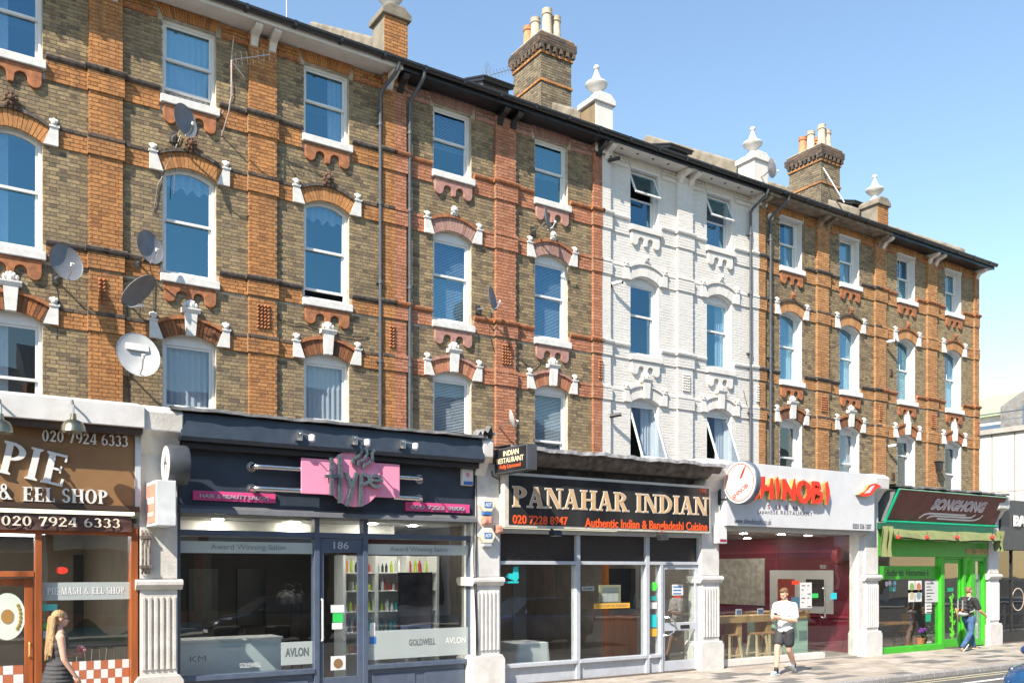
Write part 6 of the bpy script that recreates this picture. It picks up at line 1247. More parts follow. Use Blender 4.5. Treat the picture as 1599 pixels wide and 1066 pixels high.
# ------------------------------------------------------------------ dishes, aerials, cameras, wall lamps
dishg = surf('dish_grey', (.15,.16,.18), .45, .1, 5, 0); dishl = surf('dish_light_grey', (.42,.43,.43), .45, .08, 5, 0)
def sat_dish(px, py, r, aim, label, mat=dishg, Yo=-.45, ang=0., wallx=None, panel=False):
    """offset dish on a wall arm: reflector, feed arm with LNB, bracket; aim = direction it looks"""
    Y = YF + Yo; X, Z = P(px, py, Y); c = Vector((X, Y, Z)); n = Vector(aim).normalized()
    T = thing('satellite_dish', (X, YF - .01, Z - r), label, 'satellite dish', 'satellite dishes on the house fronts')
    rot = n.to_track_quat('Z', 'Y').to_matrix().to_4x4(); M = Matrix.Translation(c) @ rot
    mb = MB(); prof = [(0,0)] + [(r*t, r*.22*t*t) for t in (.2,.4,.6,.8,.95,1.)] + [(r*1.02, r*.24), (r*1.0, r*.20), (r*.6, r*.06), (0,-.015)]
    mb.lathe([(max(a,1e-6), b) for a, b in prof], (0,0,0), 28); mb.v = [(p[0]*.92, p[1]*1.05, p[2]) for p in mb.v]; mb.xf(M); obj('reflector', mb, mat, T, smooth=True)
    mb = MB(); mb.tube([(0,-r*1.0,.02),(0,-r*.85,r*.55),(0,-r*.45,r*.85)], .013, 6); mb.xf(M); obj('feed_arm', mb, M_STEEL, T, smooth=True)
    mb = MB(); mb.tube([(0,-r*.50,r*.80),(0,-r*.36,r*.92)], [.03,.038], 8); mb.xf(M); obj('receiver', mb, M_WHT, T, smooth=True)
    back = M @ Vector((0,-r*.2,-.02)); wp = Vector((wallx if wallx else X - .1, YF - .05, back.z - .1))
    mb = MB(); mb.tube([back, (back + wp)/2 + Vector((0,0,-.06)), wp], .02, 6); mb.box(wp.x - .06, wp.x + .06, YF - .05, YF - .012, wp.z - .1, wp.z + .1); obj('bracket', mb, M_STEEL, T)
    if panel:
        mb = MB(); mb.box(-r*.45, r*.5, r*.25, r*.55, .01, .05); mb.xf(M @ Matrix.Translation((0,0,r*.06))); obj('badge', mb, M_WHT, T)
    mb = MB(); mb.tube([wp + Vector((.02,.03,-.05)), wp + Vector((.06,.035,-.5)), wp + Vector((.03,.035,-1.1))], .008, 5); obj('cable', mb, M_BLKP, T)
RA = (.80,-.75,.35)
sat_dish(286, 190, .30, (.50,-.86,.12), 'dark satellite dish below the top sill of the hair salon house')
sat_dish(231, 388, .30, (.42,-.88,.18), 'dark satellite dish beside the middle window of the hair salon house')
sat_dish(101, 412, .32, (.30,-.92,.2), 'dark satellite dish right of the left-edge middle window')
sat_dish(212, 449, .37, (.45,-.35,-.6), 'dark satellite dish tipped downwards beside the orange pilaster')
sat_dish(214, 557, .42, (.10,-.95,.30), 'large pale satellite dish just above the pie shop corner', dishl, -.5, panel=True)
sat_dish(852, 343, .27, (.66,-.72,.15), 'dark satellite dish below the top right sill of the pinkish banded house')
sat_dish(766, 467, .27, (.60,-.78,.15), 'dark satellite dish on the brick left of the pinkish middle pilaster')
sat_dish(797, 654, .20, (.95,-.35,.25), 'small pale satellite dish above the INDIAN RESTAURANT box sign', dishl)
sat_dish(1203, 263, .26, (.93,-.4,.2), 'satellite dish on the white pedestal beside an urn', dishg, -.45)
def aerial(base, tip, label, els=7, refl=True):
    b, t = Vector(base), Vector(tip); T = thing('tv_aerial', base, label, 'aerial', 'television aerials'); d = (t - b).normalized()
    mb = MB(); mb.tube([b, t], .012, 6); obj('boom', mb, M_STEEL, T); up = Vector((0,0,1)); side = d.cross(up).normalized(); v2 = side.cross(d).normalized(); mb = MB()
    for i in range(els): c = b + (t - b)*(.12 + .86*i/(els - 1)); L_ = .14 - .008*i; mb.tube([c - v2*L_*.5 - side*L_, c + v2*L_*.5 + side*L_], .006, 5)
    obj('elements', mb, M_STEEL, T, kind='stuff')
    if refl:
        for s in (-1, 1):
            mb = MB()
            for q in range(5): c = b + d*(.02 + .05*q*.6) + v2*s*(.04 + .07*q); mb.tube([c - side*.24, c + side*.24], .005, 5)
            mb.tube([b + v2*s*.02, b + d*.14 + v2*s*.36], .008, 5); obj('reflector_rods', mb, M_STEEL, T)
    return T
A1 = P(362, 94, YF - .7); A2 = P(422, 86, YF - .9); T = aerial((A1[0], YF - .7, A1[1]), (A2[0], YF - .9, A2[1]), 'white television aerial on the wall below the eaves of the salon house')
mb = MB(); mb.tube([(A1[0], YF - .02, A1[1] - 1.2), (A1[0], YF - .5, A1[1] - .95), (A1[0], YF - .7, A1[1] - .7), (A1[0], YF - .7, A1[1])], .016, 6); obj('mast', mb, surf('pinkish_mast', (.55,.42,.38), .5, .1, 5, 0), T, smooth=True)
A1 = P(757, 120, 7.6); A2 = P(800, 108, 6.9); T = aerial((A1[0], 7.6, A1[1]), (A2[0], 6.9, A2[1]), 'television aerial on the roof left of the tall chimney', 8); mb = MB(); mb.tube([(A1[0], 7.6, A1[1] - 1.5), (A1[0], 7.6, A1[1] + .2)], .016, 6); obj('mast', mb, M_STEEL, T)
A1 = P(448, 0, 7.0); mb = MB(); mb.tube([(A1[0], 7, A1[1] - 2.2), (A1[0], 7, A1[1] + 1.4)], .02, 6); single('aerial_mast', mb, M_STEEL, 'thin aerial mast above the white eaves of the salon house', 'aerial')
A1 = P(1286, 262, 5.66); A2 = P(1319, 316, 4.8); mb = MB(); mb.tube([(A1[0], 5.66, A1[1]), (A2[0], 4.8, A2[1])], .018, 6); single('chimney_stay', mb, M_WHT, 'white pole leaning from the farther chimney to the roof', 'pole')
def cctv(px, py, s, label, Yw=YF, white=True):
    X, Z = P(px, py, Yw - .2); T = thing('security_camera', (X, Yw - .02, Z - .08), label, 'camera', 'cameras on the house walls'); m = M_WHT if white else M_BLKP
    mb = MB(); mb.lathe([(.06,0),(.06,.03),(.03,.05)], (X, Yw - .05 - .008, Z), 12, 'y'); obj('mount', mb, M_BLKP, T, smooth=True)
    mb = MB(); mb.tube([(X, Yw - .06, Z), (X + .02, Yw - .14, Z + .02)], .018, 6); obj('arm', mb, M_BLKP, T)
    mb = MB(); mb.tube([(X - .02, Yw - .12, Z + .01), (X + .16, Yw - .30, Z + .05)], .05, 10); obj('body', mb, m, T, smooth=True)
    mb = MB(); mb.tube([(X + .16, Yw - .30, Z + .05), (X + .19, Yw - .33, Z + .055)], .052, 10); obj('lens_hood', mb, M_BLKP, T, smooth=True)
cctv(960, 443, 1, 'white camera on the white house wall between top and middle floors'); cctv(957, 650, 1, 'black camera on the white house wall above the black restaurant sign', white=False); cctv(955, 250, 1, 'black camera under the eaves of the white house', white=False)
cctv(1389, 534, 1, 'white camera beside the left middle window of the pale end house'); cctv(1391, 697, 1, 'white camera beside the left lower window of the pale end house')
for px, py, lb in ((1391, 582, 'small brown vent brick beside the left middle window of the pale end house'), (1394, 743, 'small brown vent brick low on the pale end house')): X, Z = P(px, py, YF); mb = MB(); mb.box(X - .08, X + .08, YF - .04, YF - .012, Z - .12, Z + .12); [mb.box(X - .06, X + .06, YF - .055, YF - .039, Z - .1 + .05*i, Z - .075 + .05*i) for i in range(4)]; single('air_vent', mb, M_TERRAD, lb, 'vent', 'vents on the end house')
X, Z = P(1463, 728, YF - .1); T = thing('wall_lamp', (X, YF - .08, Z - .2), 'dark wall lantern on the middle pilaster of the pale end house', 'lamp'); mb = MB(); mb.prism([(X-.09,Z-.16),(X+.09,Z-.16),(X+.13,Z+.14),(X-.13,Z+.14)], YF - .28, YF - .12); obj('lantern', mb, M_BLKP, T, bevel=.01); plate('roof_plate', T, M_BLKP, X - .15, X + .15, Z + .141, Z + .18, YF - .31, YF - .075)
X, Z = P(1203, 339, YF - .02); mb = MB(); mb.lathe([(.10,0),(.12,.02),(.12,.05)], (X, YF - .07, Z), 18, 'y'); mb.lathe([(.085,-.002),(.02,-.02)], (X, YF - .07, Z), 18, 'y'); single('extractor_vent', mb, M_CREAM, 'round cream vent near the top pipe of the dark brown house', 'vent', smooth=True)
# loose cables on the walls
def cable(pts, label, r=.009):
    mb = MB(); q = []
    pts = [Vector((*((lambda t: (t[0], YF - .03, t[1]))(P(x, y, YF))),)) for x, y in pts]
    for i in range(len(pts) - 1):
        for t in (0, .33, .66): q.append(pts[i].lerp(pts[i+1], t) + Vector((0, -.01, -.04*sin(pi*t))))
    q.append(pts[-1]); mb.tube(q, r, 5); return single('wall_cable', mb, M_BLKP, label, 'cable', 'loose cables on the walls')
cable([(362,100),(363,150),(350,172),(338,190)], 'cable dropping from the wall aerial past the top sill'); cable([(282,212),(262,255),(246,290),(240,330)], 'cable hanging below the top dish of the salon house'); cable([(232,405),(240,440),(238,500),(230,560)], 'cable running down from the middle dish of the salon house')
cable([(395,480),(440,500),(470,505),(520,520),(575,527)], 'cable looping across the brick under the salon house sills'); cable([(765,485),(763,520),(775,560),(790,600),(797,640)], 'cable running down the pinkish pilaster'); cable([(812,560),(830,575),(845,560),(850,530)], 'cable looped by the right arch of the pinkish banded house'); cable([(632,560),(634,600),(630,640),(634,668)], 'cable beside the grey downpipes low on the wall'); cable([(1160,610),(1168,640),(1170,680)], 'cable beside the downpipe on the white house'); cable([(106,410),(140,420),(170,430),(200,440)], 'cable sagging between the two left dishes')
# rooflights
for i, (px, py) in enumerate(((765, 130), (1048, 232), (1130, 258), (1330, 318))):
    Yr = YF + 1.6; X, Z = P(px, py, Yr); T = thing('rooflight', (X, Yr, Z - .3), ['open rooflight left of the tall chimney', 'tilted rooflight above the white house, left one', 'flat rooflight above the white house, right one', 'rooflight right of the farther chimney'][i], 'rooflight', 'rooflights'); M = Matrix.Translation((X, Yr, Z)) @ Matrix.Rotation(.35, 4, 'X'); mb = MB(); mb.box(-.45,.45,-.5,.5,-.08,0); mb.box(-.47,.47,-.52,.52,.0,.04); mb.xf(M); obj('frame', mb, M_BLKP, T); mb = MB(); mb.box(-.36,.36,-.42,.42,.041,.046); mb.xf(M); obj('pane', mb, G_UP, T); mb = MB(); mb.box(X-.4, X+.4, Yr-.3, Yr+.4, Z - 1.2, Z - .06); obj('upstand', mb, M_SLATE, T)
# ------------------------------------------------------------------ building beyond the side street
T = thing('panelled_building', (52, 8, 0), 'cream panelled building beyond the end of the terrace', 'building'); xb_ = 46.
cp = surf('cream_cladding', (.52,.49,.45), .6, .05, 3, .05, dirt=.15, dirtcol=(.4,.37,.33))
zc = P(1560, 670, 9.5)[1]; zc = 9.2
mb = MB(); mb.box(xb_ + .06, xb_ + 14, -1, 24, -.1, zc); obj('wall', mb, surf('cladding_joint', (.22,.21,.2), .8, .1, 3, 0), T)
y = -1.
while y < 24:
    for z0, z1 in ((-.1, 3.2), (3.2, 6.2), (6.2, zc)): plate('cladding_panel', T, cp, xb_, xb_ + .059, z0 + .01, z1 - .01, y + .025, min(y + 1.15, 24) - .025, .006)
    y += 1.15
plate('coping', T, surf('stone_coping', (.40,.38,.35), .8, .15, 3, .2, dirt=.3), xb_ - .15, xb_ + 14, zc, zc + .25, -1.2, 24)
mb = MB(); mb.box(xb_ + 3, xb_ + 12, 11.45, 25, zc + .25, 10.6); obj('upper_storey', mb, M_WPAINT, T)
plate('window_strip', T, surf('blue_window', (.08,.13,.2), .2, .1, 2, 0), xb_ + 2.95, xb_ + 2.999, zc + .55, zc + .95, 11.6, 24.5, 0)
mb = MB(); mb.prism([(xb_ + 2.7, 10.6), (xb_ + 2.7, 10.8), (xb_ + 7.5, 12.6), (xb_ + 12.4, 10.8), (xb_ + 12.4, 10.6)], 11.42, 25.5); obj('copper_roof', mb, surf('pale_copper_roof', (.34,.40,.26), .7, .08, 3, .05), T)
gs = surf('grey_gable_stone', (.20,.195,.19), .9, .2, 3, .2); mb = MB(); mb.prism([(3.5, zc + .25), (3.5, 11.3), (7, 13.2), (10.5, 11.5), (11.4, 11.0), (11.4, zc + .25)], xb_ + 2.5, xb_ + 9, 'yz'); gb = obj('stone_gable', mb, gs, T)
mb = MB(); mb.prism([(5.2, zc + .6), (5.2, 11.2), (7, 12.3), (10.2, 10.9), (10.2, zc + .6)], xb_ + 2.44, xb_ + 2.52, 'yz'); obj('gable_window', mb, surf('blue_window', (.08,.13,.2)), gb)
for z in (.7, 1.1): mb = MB(); mb.tube([(xb_ + .3, -1, zc + z), (xb_ + .3, 24, zc + z)], .03, 6); obj('handrail', mb, M_STEEL, T)
for y in range(0, 24, 3): mb = MB(); mb.tube([(xb_ + .3, y, zc + .25), (xb_ + .3, y, zc + 1.1)], .03, 6); obj('rail_post', mb, M_STEEL, T)
# ------------------------------------------------------------------ houses across the road (behind the viewer, seen in the glass)
def opposite(x0, x1, h, m, label, k):
    T = thing('opposite_house', ((x0 + x1)/2, -26, -.01), label, 'house', 'houses on the viewer\'s side of the street'); mb = MB(); mb.box(x0, x1, -34, -24, -.05, h); obj('wall', mb, m, T); mb = MB(); mb.prism([(-24.0,h),(-29,h+2.6),(-34,h)], x0, x1, 'yz'); obj('roof', mb, M_SLATE, T)
    for f in range(int((h - 3.6)/2.9)):
        for i in range(2):
            xc = x0 + (x1-x0)*(.28 + .44*i); z = 4.4 + 2.9*f; wn = plate('window', T, M_FRAME, xc - .6, xc + .6, z, z + 1.8, -24, -23.95, 0); plate('pane', wn, MC['dark_glass_panel'], xc - .52, xc + .52, z + .08, z + 1.72, -23.95, -23.94, 0)
    plate('shop_fascia', T, clr('fascia_%d' % k, [(.5,.5,.48), (.25,.03,.04), (.05,.12,.2), (.55,.5,.4)][k % 4]), x0 + .2, x1 - .2, 3.0, 3.8, -23.94, -23.8); plate('shop_window', T, MC['dark_glass_panel'], x0 + .4, x1 - .4, .5, 2.9, -24, -23.93)
op = [surf('red_brick_plain', (.26,.10,.06), .9, .2, 5, .2), surf('stock_brick_plain', (.25,.19,.12), .9, .2, 5, .2), M_WPAINT]
for k in range(12): x0 = -14 + 6*k; opposite(x0, x0 + 6, [9.5, 10.5, 9.8, 11][k % 4], op[k % 3], ['red brick', 'brown brick', 'white painted'][k % 3] + ' house behind the viewer, over a %s shop fascia' % ['pale grey', 'dark red', 'dark blue', 'cream'][k % 4], k)
# ------------------------------------------------------------------ people
def caps(mb, p0, p1, r0, r1, n=12):
    p0, p1 = Vector(p0), Vector(p1); mb.tube([p0, p1], [r0, r1], n); mb.ball(p0, r0, n, 8); mb.ball(p1, r1, n, 8)
def chain(mb, pts, rs):
    for i in range(len(pts) - 1): caps(mb, pts[i], pts[i+1], rs[i], rs[i+1])
def blob(name, mb, mat, parent, M, vox=.012, smooth=6, disp=None, label=None):
    """closed shapes melted into one continuous skin"""
    mb.xf(M); o = obj(name, mb, mat, parent, label=label)
    r = o.modifiers.new('remesh', 'REMESH'); r.mode = 'VOXEL'; r.voxel_size = vox; r.use_smooth_shade = True
    s = o.modifiers.new('smooth', 'SMOOTH'); s.iterations = smooth; s.factor = .5
    if disp:
        tx = bpy.data.textures.new('folds', 'CLOUDS'); tx.noise_scale = disp[1]; d = o.modifiers.new('folds', 'DISPLACE'); d.texture = tx; d.strength = disp[0]; d.mid_level = .5; d.texture_coords = 'GLOBAL'
    return o
def torso(mb, g=0., wom=False, z0=.90, z1=1.47, lean=0.):
    sect = [(.86,.150,.110),(.94,.160,.115),(1.04,.140,.100),(1.14,.138,.100),(1.26,.158,.112),(1.36,.170,.112),(1.43,.150,.092),(1.48,.10,.07)]
    if wom: sect = [(.86,.160,.115),(.94,.155,.112),(1.04,.118,.088),(1.14,.122,.092),(1.24,.135,.112),(1.32,.135,.100),(1.38,.125,.078),(1.43,.08,.06)]
    for z, rx, ry in sect:
        if z0 - .03 <= z <= z1 + .03: mb.ball((0, lean*(z - .9), z), (rx + g, ry + g, .085 + g), 16, 10)
def hand(mb, wrist, d, palm_n, curl=.5, s=1.):
    """palm, four bent fingers of unequal length and a thumb leaving the side of the palm"""
    d = Vector(d).normalized(); n = Vector(palm_n).normalized(); n = (n - d*n.dot(d)).normalized(); sd = d.cross(n); w_ = Vector(wrist)
    for t in (.02, .045, .07): mb.ball(w_ + d*t*s, .024*s, 8, 6)
    for i, L_ in enumerate((.070, .080, .074, .058)):
        b = w_ + d*.085*s + sd*(.026 - .0175*i)*s; m = b + (d*cos(curl*.6) + n*sin(curl*.6))*L_*.5*s; e = m + (d*cos(curl*1.6) + n*sin(curl*1.6))*L_*.5*s
        caps(mb, w_ + d*.05*s + sd*(.020 - .014*i)*s, b, .013*s, .0105*s, 8); caps(mb, b, m, .0105*s, .0095*s, 8); caps(mb, m, e, .0095*s, .008*s, 8)
    tb = w_ + d*.03*s + sd*.028*s; tm = tb + (d*.6 + sd*.75 + n*.2).normalized()*.04*s; te = tm + (d*.9 + sd*.2 + n*.3).normalized()*.032*s
    caps(mb, tb, tm, .013*s, .011*s, 8); caps(mb, tm, te, .011*s, .009*s, 8)
def head(mb, c, tilt=0., s=1.):
    """skull, jaw, nose, brow, ears; the face looks along -y"""
    i0 = len(mb.v); mb.ball((0, .012, .03), (.074, .094, .088), 18, 12); mb.ball((0, -.028, -.045), (.055, .058, .062), 14, 10); mb.ball((0, -.055, -.088), (.026, .024, .022), 10, 8)
    caps(mb, (0, -.086, .005), (0, -.104, -.030), .010, .014, 8); mb.ball((0, -.076, .024), (.052, .020, .014), 10, 6); mb.ball((0, -.080, -.062), (.026, .014, .011), 10, 6)
    for a in (-1, 1): mb.ball((a*.076, .012, -.008), (.012, .020, .032), 8, 6); mb.ball((a*.042, -.058, -.022), (.024, .026, .022), 8, 6)
    M = Matrix.Translation(c) @ Matrix.Rotation(tilt, 4, 'X') @ Matrix.Scale(s, 4); mb.xf(M, i0); return M
def eyes(parent, MH, M):
    for a in (-1, 1):
        mb = MB(); mb.ball((a*.031, -.077, .004), (.011, .009, .008), 8, 6); mb.xf(M @ MH); obj('eye', mb, clr('eye_dark', (.06,.04,.03), .3), parent, smooth=True)
skinm = lambda nm, c: surf(nm, c, .5, .05, 20, .03)
SK1 = skinm('fair_skin', (.56,.33,.24)); SK2 = skinm('tanned_skin', (.52,.30,.20))
def shoe(parent, ank, heading, mat, M, pitch=0., sole=None):
    a = Vector(ank); h = Vector(heading).normalized(); R3 = Matrix.Translation(a) @ Vector((0,-1,0)).rotation_difference(h).to_matrix().to_4x4() @ Matrix.Rotation(pitch, 4, 'X')
    mb = MB()
    for y, rx, rz, z in ((.06,.038,.045,-.045),(.0,.040,.050,-.04),(-.06,.043,.036,-.055),(-.12,.046,.028,-.062),(-.165,.038,.022,-.066)): mb.ball((0, y, z), (rx, .055, rz), 12, 8)
    mb.xf(R3); s_ = blob('shoe', mb, mat, parent, M, .009, 4)
    mb = MB(); mb.prism([(-.036,.10),(.036,.10),(.044,-.10),(.036,-.195),(0,-.215),(-.036,-.195),(-.044,-.10)], -.102, -.078, 'xy'); mb.xf(M @ R3); obj('sole', mb, sole or M_WHT, s_, bevel=.008)
def place(px, py, D, rz, sc=1.):
    X, Z = P(px, py, D - DS); return Matrix.Translation((X, D - DS, .0)) @ Matrix.Rotation(rz, 4, 'Z') @ Matrix.Scale(sc, 4), (X, D - DS, 0.)
# man with the phone, walking left
M, loc = place(1226, 1050, 13.05, radians(-78), 1.05); T = thing('person', loc, 'person in a white t-shirt and dark shorts walking left while looking at a phone', 'person')
LA = dict(hipL=(.095,0,.90), kneeL=(.06,.06,.50), ankL=(.02,.36,.16), hipR=(-.095,0,.90), kneeR=(-.07,-.20,.51), ankR=(-.03,-.30,.105))
body = MB(); torso(body, -.004); caps(body, (0,.012,1.44), (0,-.005,1.56), .062, .055); MH = head(body, (0,-.035,1.655), .42)
for s in (-1, 1):
    h, k_, a = (LA['hipL'], LA['kneeL'], LA['ankL']) if s > 0 else (LA['hipR'], LA['kneeR'], LA['ankR']); h, k_, a = Vector(h), Vector(k_), Vector(a)
    chain(body, [h, h.lerp(k_, .5), k_, k_.lerp(a, .35) + Vector((0,.015,0)), a, a + Vector((0,-.03,-.05))], [.095,.085,.060,.062,.038,.036])
    sh, el, wr = Vector((s*.195,.01,1.41)), Vector((s*.25,-.02,1.12)), Vector((s*.075,-.27,1.16)); caps(body, (s*.10,.01,1.42), sh, .07, .068); chain(body, [sh, sh.lerp(el,.5), el, el.lerp(wr,.3), wr], [.066,.056,.047,.045,.031]); hand(body, wr, (-s*.35,-.85,.25), (-s*.6,.2,.75), .7)
bd = blob('body', body, SK1, T, M, .0085, 5); eyes(bd, MH, M)
mb = MB(); torso(mb, .020, z0=.94, z1=1.41); mb.ball((0,0,.90), (.178,.132,.06), 16, 8)
for s in (-1, 1): sh, el = Vector((s*.195,.01,1.41)), Vector((s*.25,-.02,1.12)); caps(mb, (s*.10,.01,1.425), sh, .085, .085); caps(mb, sh, sh.lerp(el,.72), .085, .078)
blob('t_shirt', mb, surf('white_cotton', (.64,.64,.65), .85, .02, 6, .1), T, M, .011, 5, (.022, .09))
mb = MB(); mb.ball((0,0,.90), (.172,.128,.075), 16, 8)
for s, k_ in ((1, LA['kneeL']), (-1, LA['kneeR'])): h = Vector((s*.095,0,.88)); caps(mb, h, h.lerp(Vector(k_), .58), .112, .110)
blob('shorts', mb, surf('charcoal_shorts', (.035,.036,.04), .8, .1, 6, .1), T, M, .011, 4, (.016, .07))
mb = MB(); i0 = 0; mb.ball((0,.030,.052), (.083,.092,.082), 16, 10); mb.ball((0,-.045,.098), (.062,.042,.034), 12, 8); mb.ball((0,.07,.0), (.072,.05,.075), 12, 8)
mb.xf(MH); blob('hair', mb, surf('brown_hair', (.17,.095,.04), .6, .3, 40, .5, 90), T, M, .009, 3, (.014, .02))
mb = MB(); mb.ball((0,-.030,-.078), (.050,.052,.036), 12, 8); mb.xf(MH); blob('beard', mb, surf('brown_beard', (.20,.11,.06), .8, .2, 40, .4, 90), T, M, .008, 3)
blu = surf('blue_white_trainer', (.38,.47,.62), .6, .3, 30, .1)
shoe(T, LA['ankR'], (0,-1,0), blu, M, 0); shoe(T, LA['ankL'], (0,-1,0), blu, M, -.55)
for k_ in ('ankR', 'ankL'): mb = MB(); a = Vector(LA[k_]); caps(mb, a + Vector((0,0,.03)), a + Vector((0,-.005,-.03)), .046, .048); blob('sock', mb, M_BLKP, T, M, .010, 3)
mb = MB(); mb.box(-.037,.037,-.075,.075,-.005,.005); mb.xf(M @ Matrix.Translation((0,-.36,1.235)) @ Matrix.Rotation(-.7, 4, 'X')); o = single('phone', mb, M_BLKP, 'black phone held by the person in the white t-shirt', 'phone', bevel=.004)
# man with the backpack, walking right, seen from behind
M, loc = place(1513, 1013, 13.95, radians(82)); T = thing('person', loc, 'person in a black t-shirt and blue jeans walking right with a backpack', 'person')
LB = dict(hipL=(.095,0,.90), kneeL=(.10,-.20,.50), ankL=(.10,-.34,.125), hipR=(-.095,0,.90), kneeR=(-.10,.05,.50), ankR=(-.10,.36,.14))
body = MB(); torso(body, -.004); caps(body, (0,.015,1.44), (0,.0,1.57), .064, .058); MH = head(body, (0,-.02,1.675), .08)
AR = {1: (Vector((.205,.01,1.41)), Vector((.27,.14,1.15)), Vector((.26,.06,.90))), -1: (Vector((-.205,.01,1.41)), Vector((-.30,-.06,1.14)), Vector((-.30,-.28,1.0)))}
for s in (-1, 1):
    h, k_, a = [Vector(LB[q + ('L' if s > 0 else 'R')]) for q in ('hip', 'knee', 'ank')]; chain(body, [h, h.lerp(k_,.5), k_, k_.lerp(a,.35) + Vector((0,.015,0)), a, a + Vector((0,-.03,-.05))], [.09,.08,.058,.06,.038,.036])
    sh, el, wr = AR[s]; caps(body, (s*.10,.01,1.42), sh, .07, .068); chain(body, [sh, sh.lerp(el,.5), el, el.lerp(wr,.3), wr], [.066,.057,.048,.046,.031]); hand(body, wr, (0,-.15,-1) if s > 0 else (0,-.8,-.6), (-s,0,0), .8)
bd = blob('body', body, SK2, T, M, .0085, 5); eyes(bd, MH, M)
mb = MB(); torso(mb, .018, z0=.98, z1=1.41); mb.ball((0,0,.95), (.172,.128,.06), 16, 8)
for s in (-1, 1): sh, el, wr = AR[s]; caps(mb, (s*.10,.01,1.425), sh, .083, .085); caps(mb, sh, sh.lerp(el,.75), .085, .078)
blob('t_shirt', mb, surf('black_cotton', (.022,.022,.025), .85, .1, 6, .1), T, M, .011, 5, (.02, .09))
mb = MB(); mb.ball((0,0,.92), (.168,.125,.085), 16, 8); mb.ball((0,.05,.86), (.15,.10,.09), 14, 8)
for s in (-1, 1): h, k_, a = [Vector(LB[q + ('L' if s > 0 else 'R')]) for q in ('hip', 'knee', 'ank')]; chain(mb, [h, k_, a + Vector((0,0,.0))], [.105,.078,.064])
blob('jeans', mb, surf('blue_denim', (.045,.10,.22), .85, .25, 7, .2, 120), T, M, .011, 4, (.024, .06))
mb = MB(); mb.ball((0,.026,.045), (.080,.090,.078), 16, 10); mb.ball((0,.07,.0), (.070,.045,.065), 12, 8); mb.xf(MH); blob('hair', mb, surf('short_brown_hair', (.22,.12,.065), .7, .2, 60, .4, 120), T, M, .009, 3)
tnm = surf('tan_trainer', (.42,.26,.14), .7, .2, 20, .1); shoe(T, LB['ankL'], (0,-1,0), tnm, M, 0.1); shoe(T, LB['ankR'], (0,-1,0), tnm, M, -.7)
T2 = thing('backpack', M @ Vector((0,.22,1.0)), 'black and grey backpack with orange toggles on the person in jeans', 'backpack')
mb = MB(); 
for z, ry, rx in ((1.08,.10,.15),(1.18,.115,.16),(1.28,.11,.155),(1.38,.09,.135),(1.44,.06,.11)): mb.ball((0,.215,z), (rx,ry,.08), 14, 8)
blob('pack', mb, surf('pack_black', (.025,.026,.03), .7, .15, 10, .2), T2, M, .012, 4, (.014,.05))
gpk = surf('pack_grey', (.28,.28,.29), .7, .1, 10, .1); mb = MB(); mb.ball((0,.23,1.03), (.165,.115,.07), 14, 8); blob('pocket', mb, gpk, T2, M, .012, 4)
for s in (-1, 1):
    mb = MB(); mb.prism(stroke_poly([(s*.07,1.42),(s*.075,1.28),(s*.07,1.14)], .03), .325, .345); mb.xf(M); obj('compression_strap', mb, gpk, T2); mb = MB(); mb.box(s*.07-.018, s*.07+.018, .335, .36, 1.13, 1.17); mb.xf(M); obj('toggle', mb, clr('orange_toggle', (.7,.25,.03)), T2)
    mb = MB(); mb.tube([(s*.10,.15,1.42),(s*.125,.06,1.52),(s*.13,-.06,1.48),(s*.14,-.12,1.32),(s*.16,-.02,1.12),(s*.13,.12,1.08)], .022, 8); mb.xf(M); obj('shoulder_strap', mb, gpk, T2, smooth=True)
mb = MB(); mb.box(-.04,.04,.325,.345,1.05,1.10); mb.xf(M); obj('badge', mb, M_WHT, T2)
# woman at the left edge, in profile, walking right
M, loc = place(92, 1066, 13.55, radians(96), 1.02); T = thing('person', loc, 'person with long blonde hair in a black patterned dress at the left edge', 'person')
body = MB(); torso(body, -.002, True); caps(body, (0,.01,1.38), (0,-.005,1.50), .048, .044); MH = head(body, (0,-.025,1.585), .02, .95)
LC = dict(hipL=(.09,0,.86), kneeL=(.09,.08,.47), ankL=(.09,.28,.13), hipR=(-.09,0,.86), kneeR=(-.09,-.16,.47), ankR=(-.09,-.22,.10))
AW = {-1: (Vector((-.165,.01,1.34)), Vector((-.20,-.02,1.06)), Vector((-.19,-.16,.83))), 1: (Vector((.165,.01,1.34)), Vector((.19,.0,1.07)), Vector((.12,-.22,1.10)))}
for s in (-1, 1):
    h, k_, a = [Vector(LC[q + ('L' if s > 0 else 'R')]) for q in ('hip', 'knee', 'ank')]; chain(body, [h, h.lerp(k_,.5), k_, k_.lerp(a,.35) + Vector((0,.015,0)), a, a + Vector((0,-.03,-.05))], [.088,.076,.052,.052,.034,.032])
    sh, el, wr = AW[s]; caps(body, (s*.08,.01,1.36), sh, .055, .054); chain(body, [sh, sh.lerp(el,.5), el, el.lerp(wr,.3), wr], [.053,.045,.038,.036,.025]); hand(body, wr, (wr - el), (-s,0,0), .6, .9)
bd = blob('body', body, SK1, T, M, .0085, 5); eyes(bd, MH, M)
dm = bpy.data.materials.new('black_patterned_cloth'); dm.use_nodes = True; t_ = dm.node_tree; b_ = t_.nodes['Principled BSDF']; tc = N(t_, 'ShaderNodeTexCoord'); mp = N(t_, 'ShaderNodeMapping'); mp.inputs['Scale'].default_value = (1,1,1); br = N(t_, 'ShaderNodeTexBrick'); br.inputs['Scale'].default_value = 26; br.inputs['Color1'].default_value = (.010,.010,.012,1); br.inputs['Color2'].default_value = (.018,.018,.02,1); br.inputs['Mortar'].default_value = (.20,.20,.21,1); br.inputs['Mortar Size'].default_value = .018
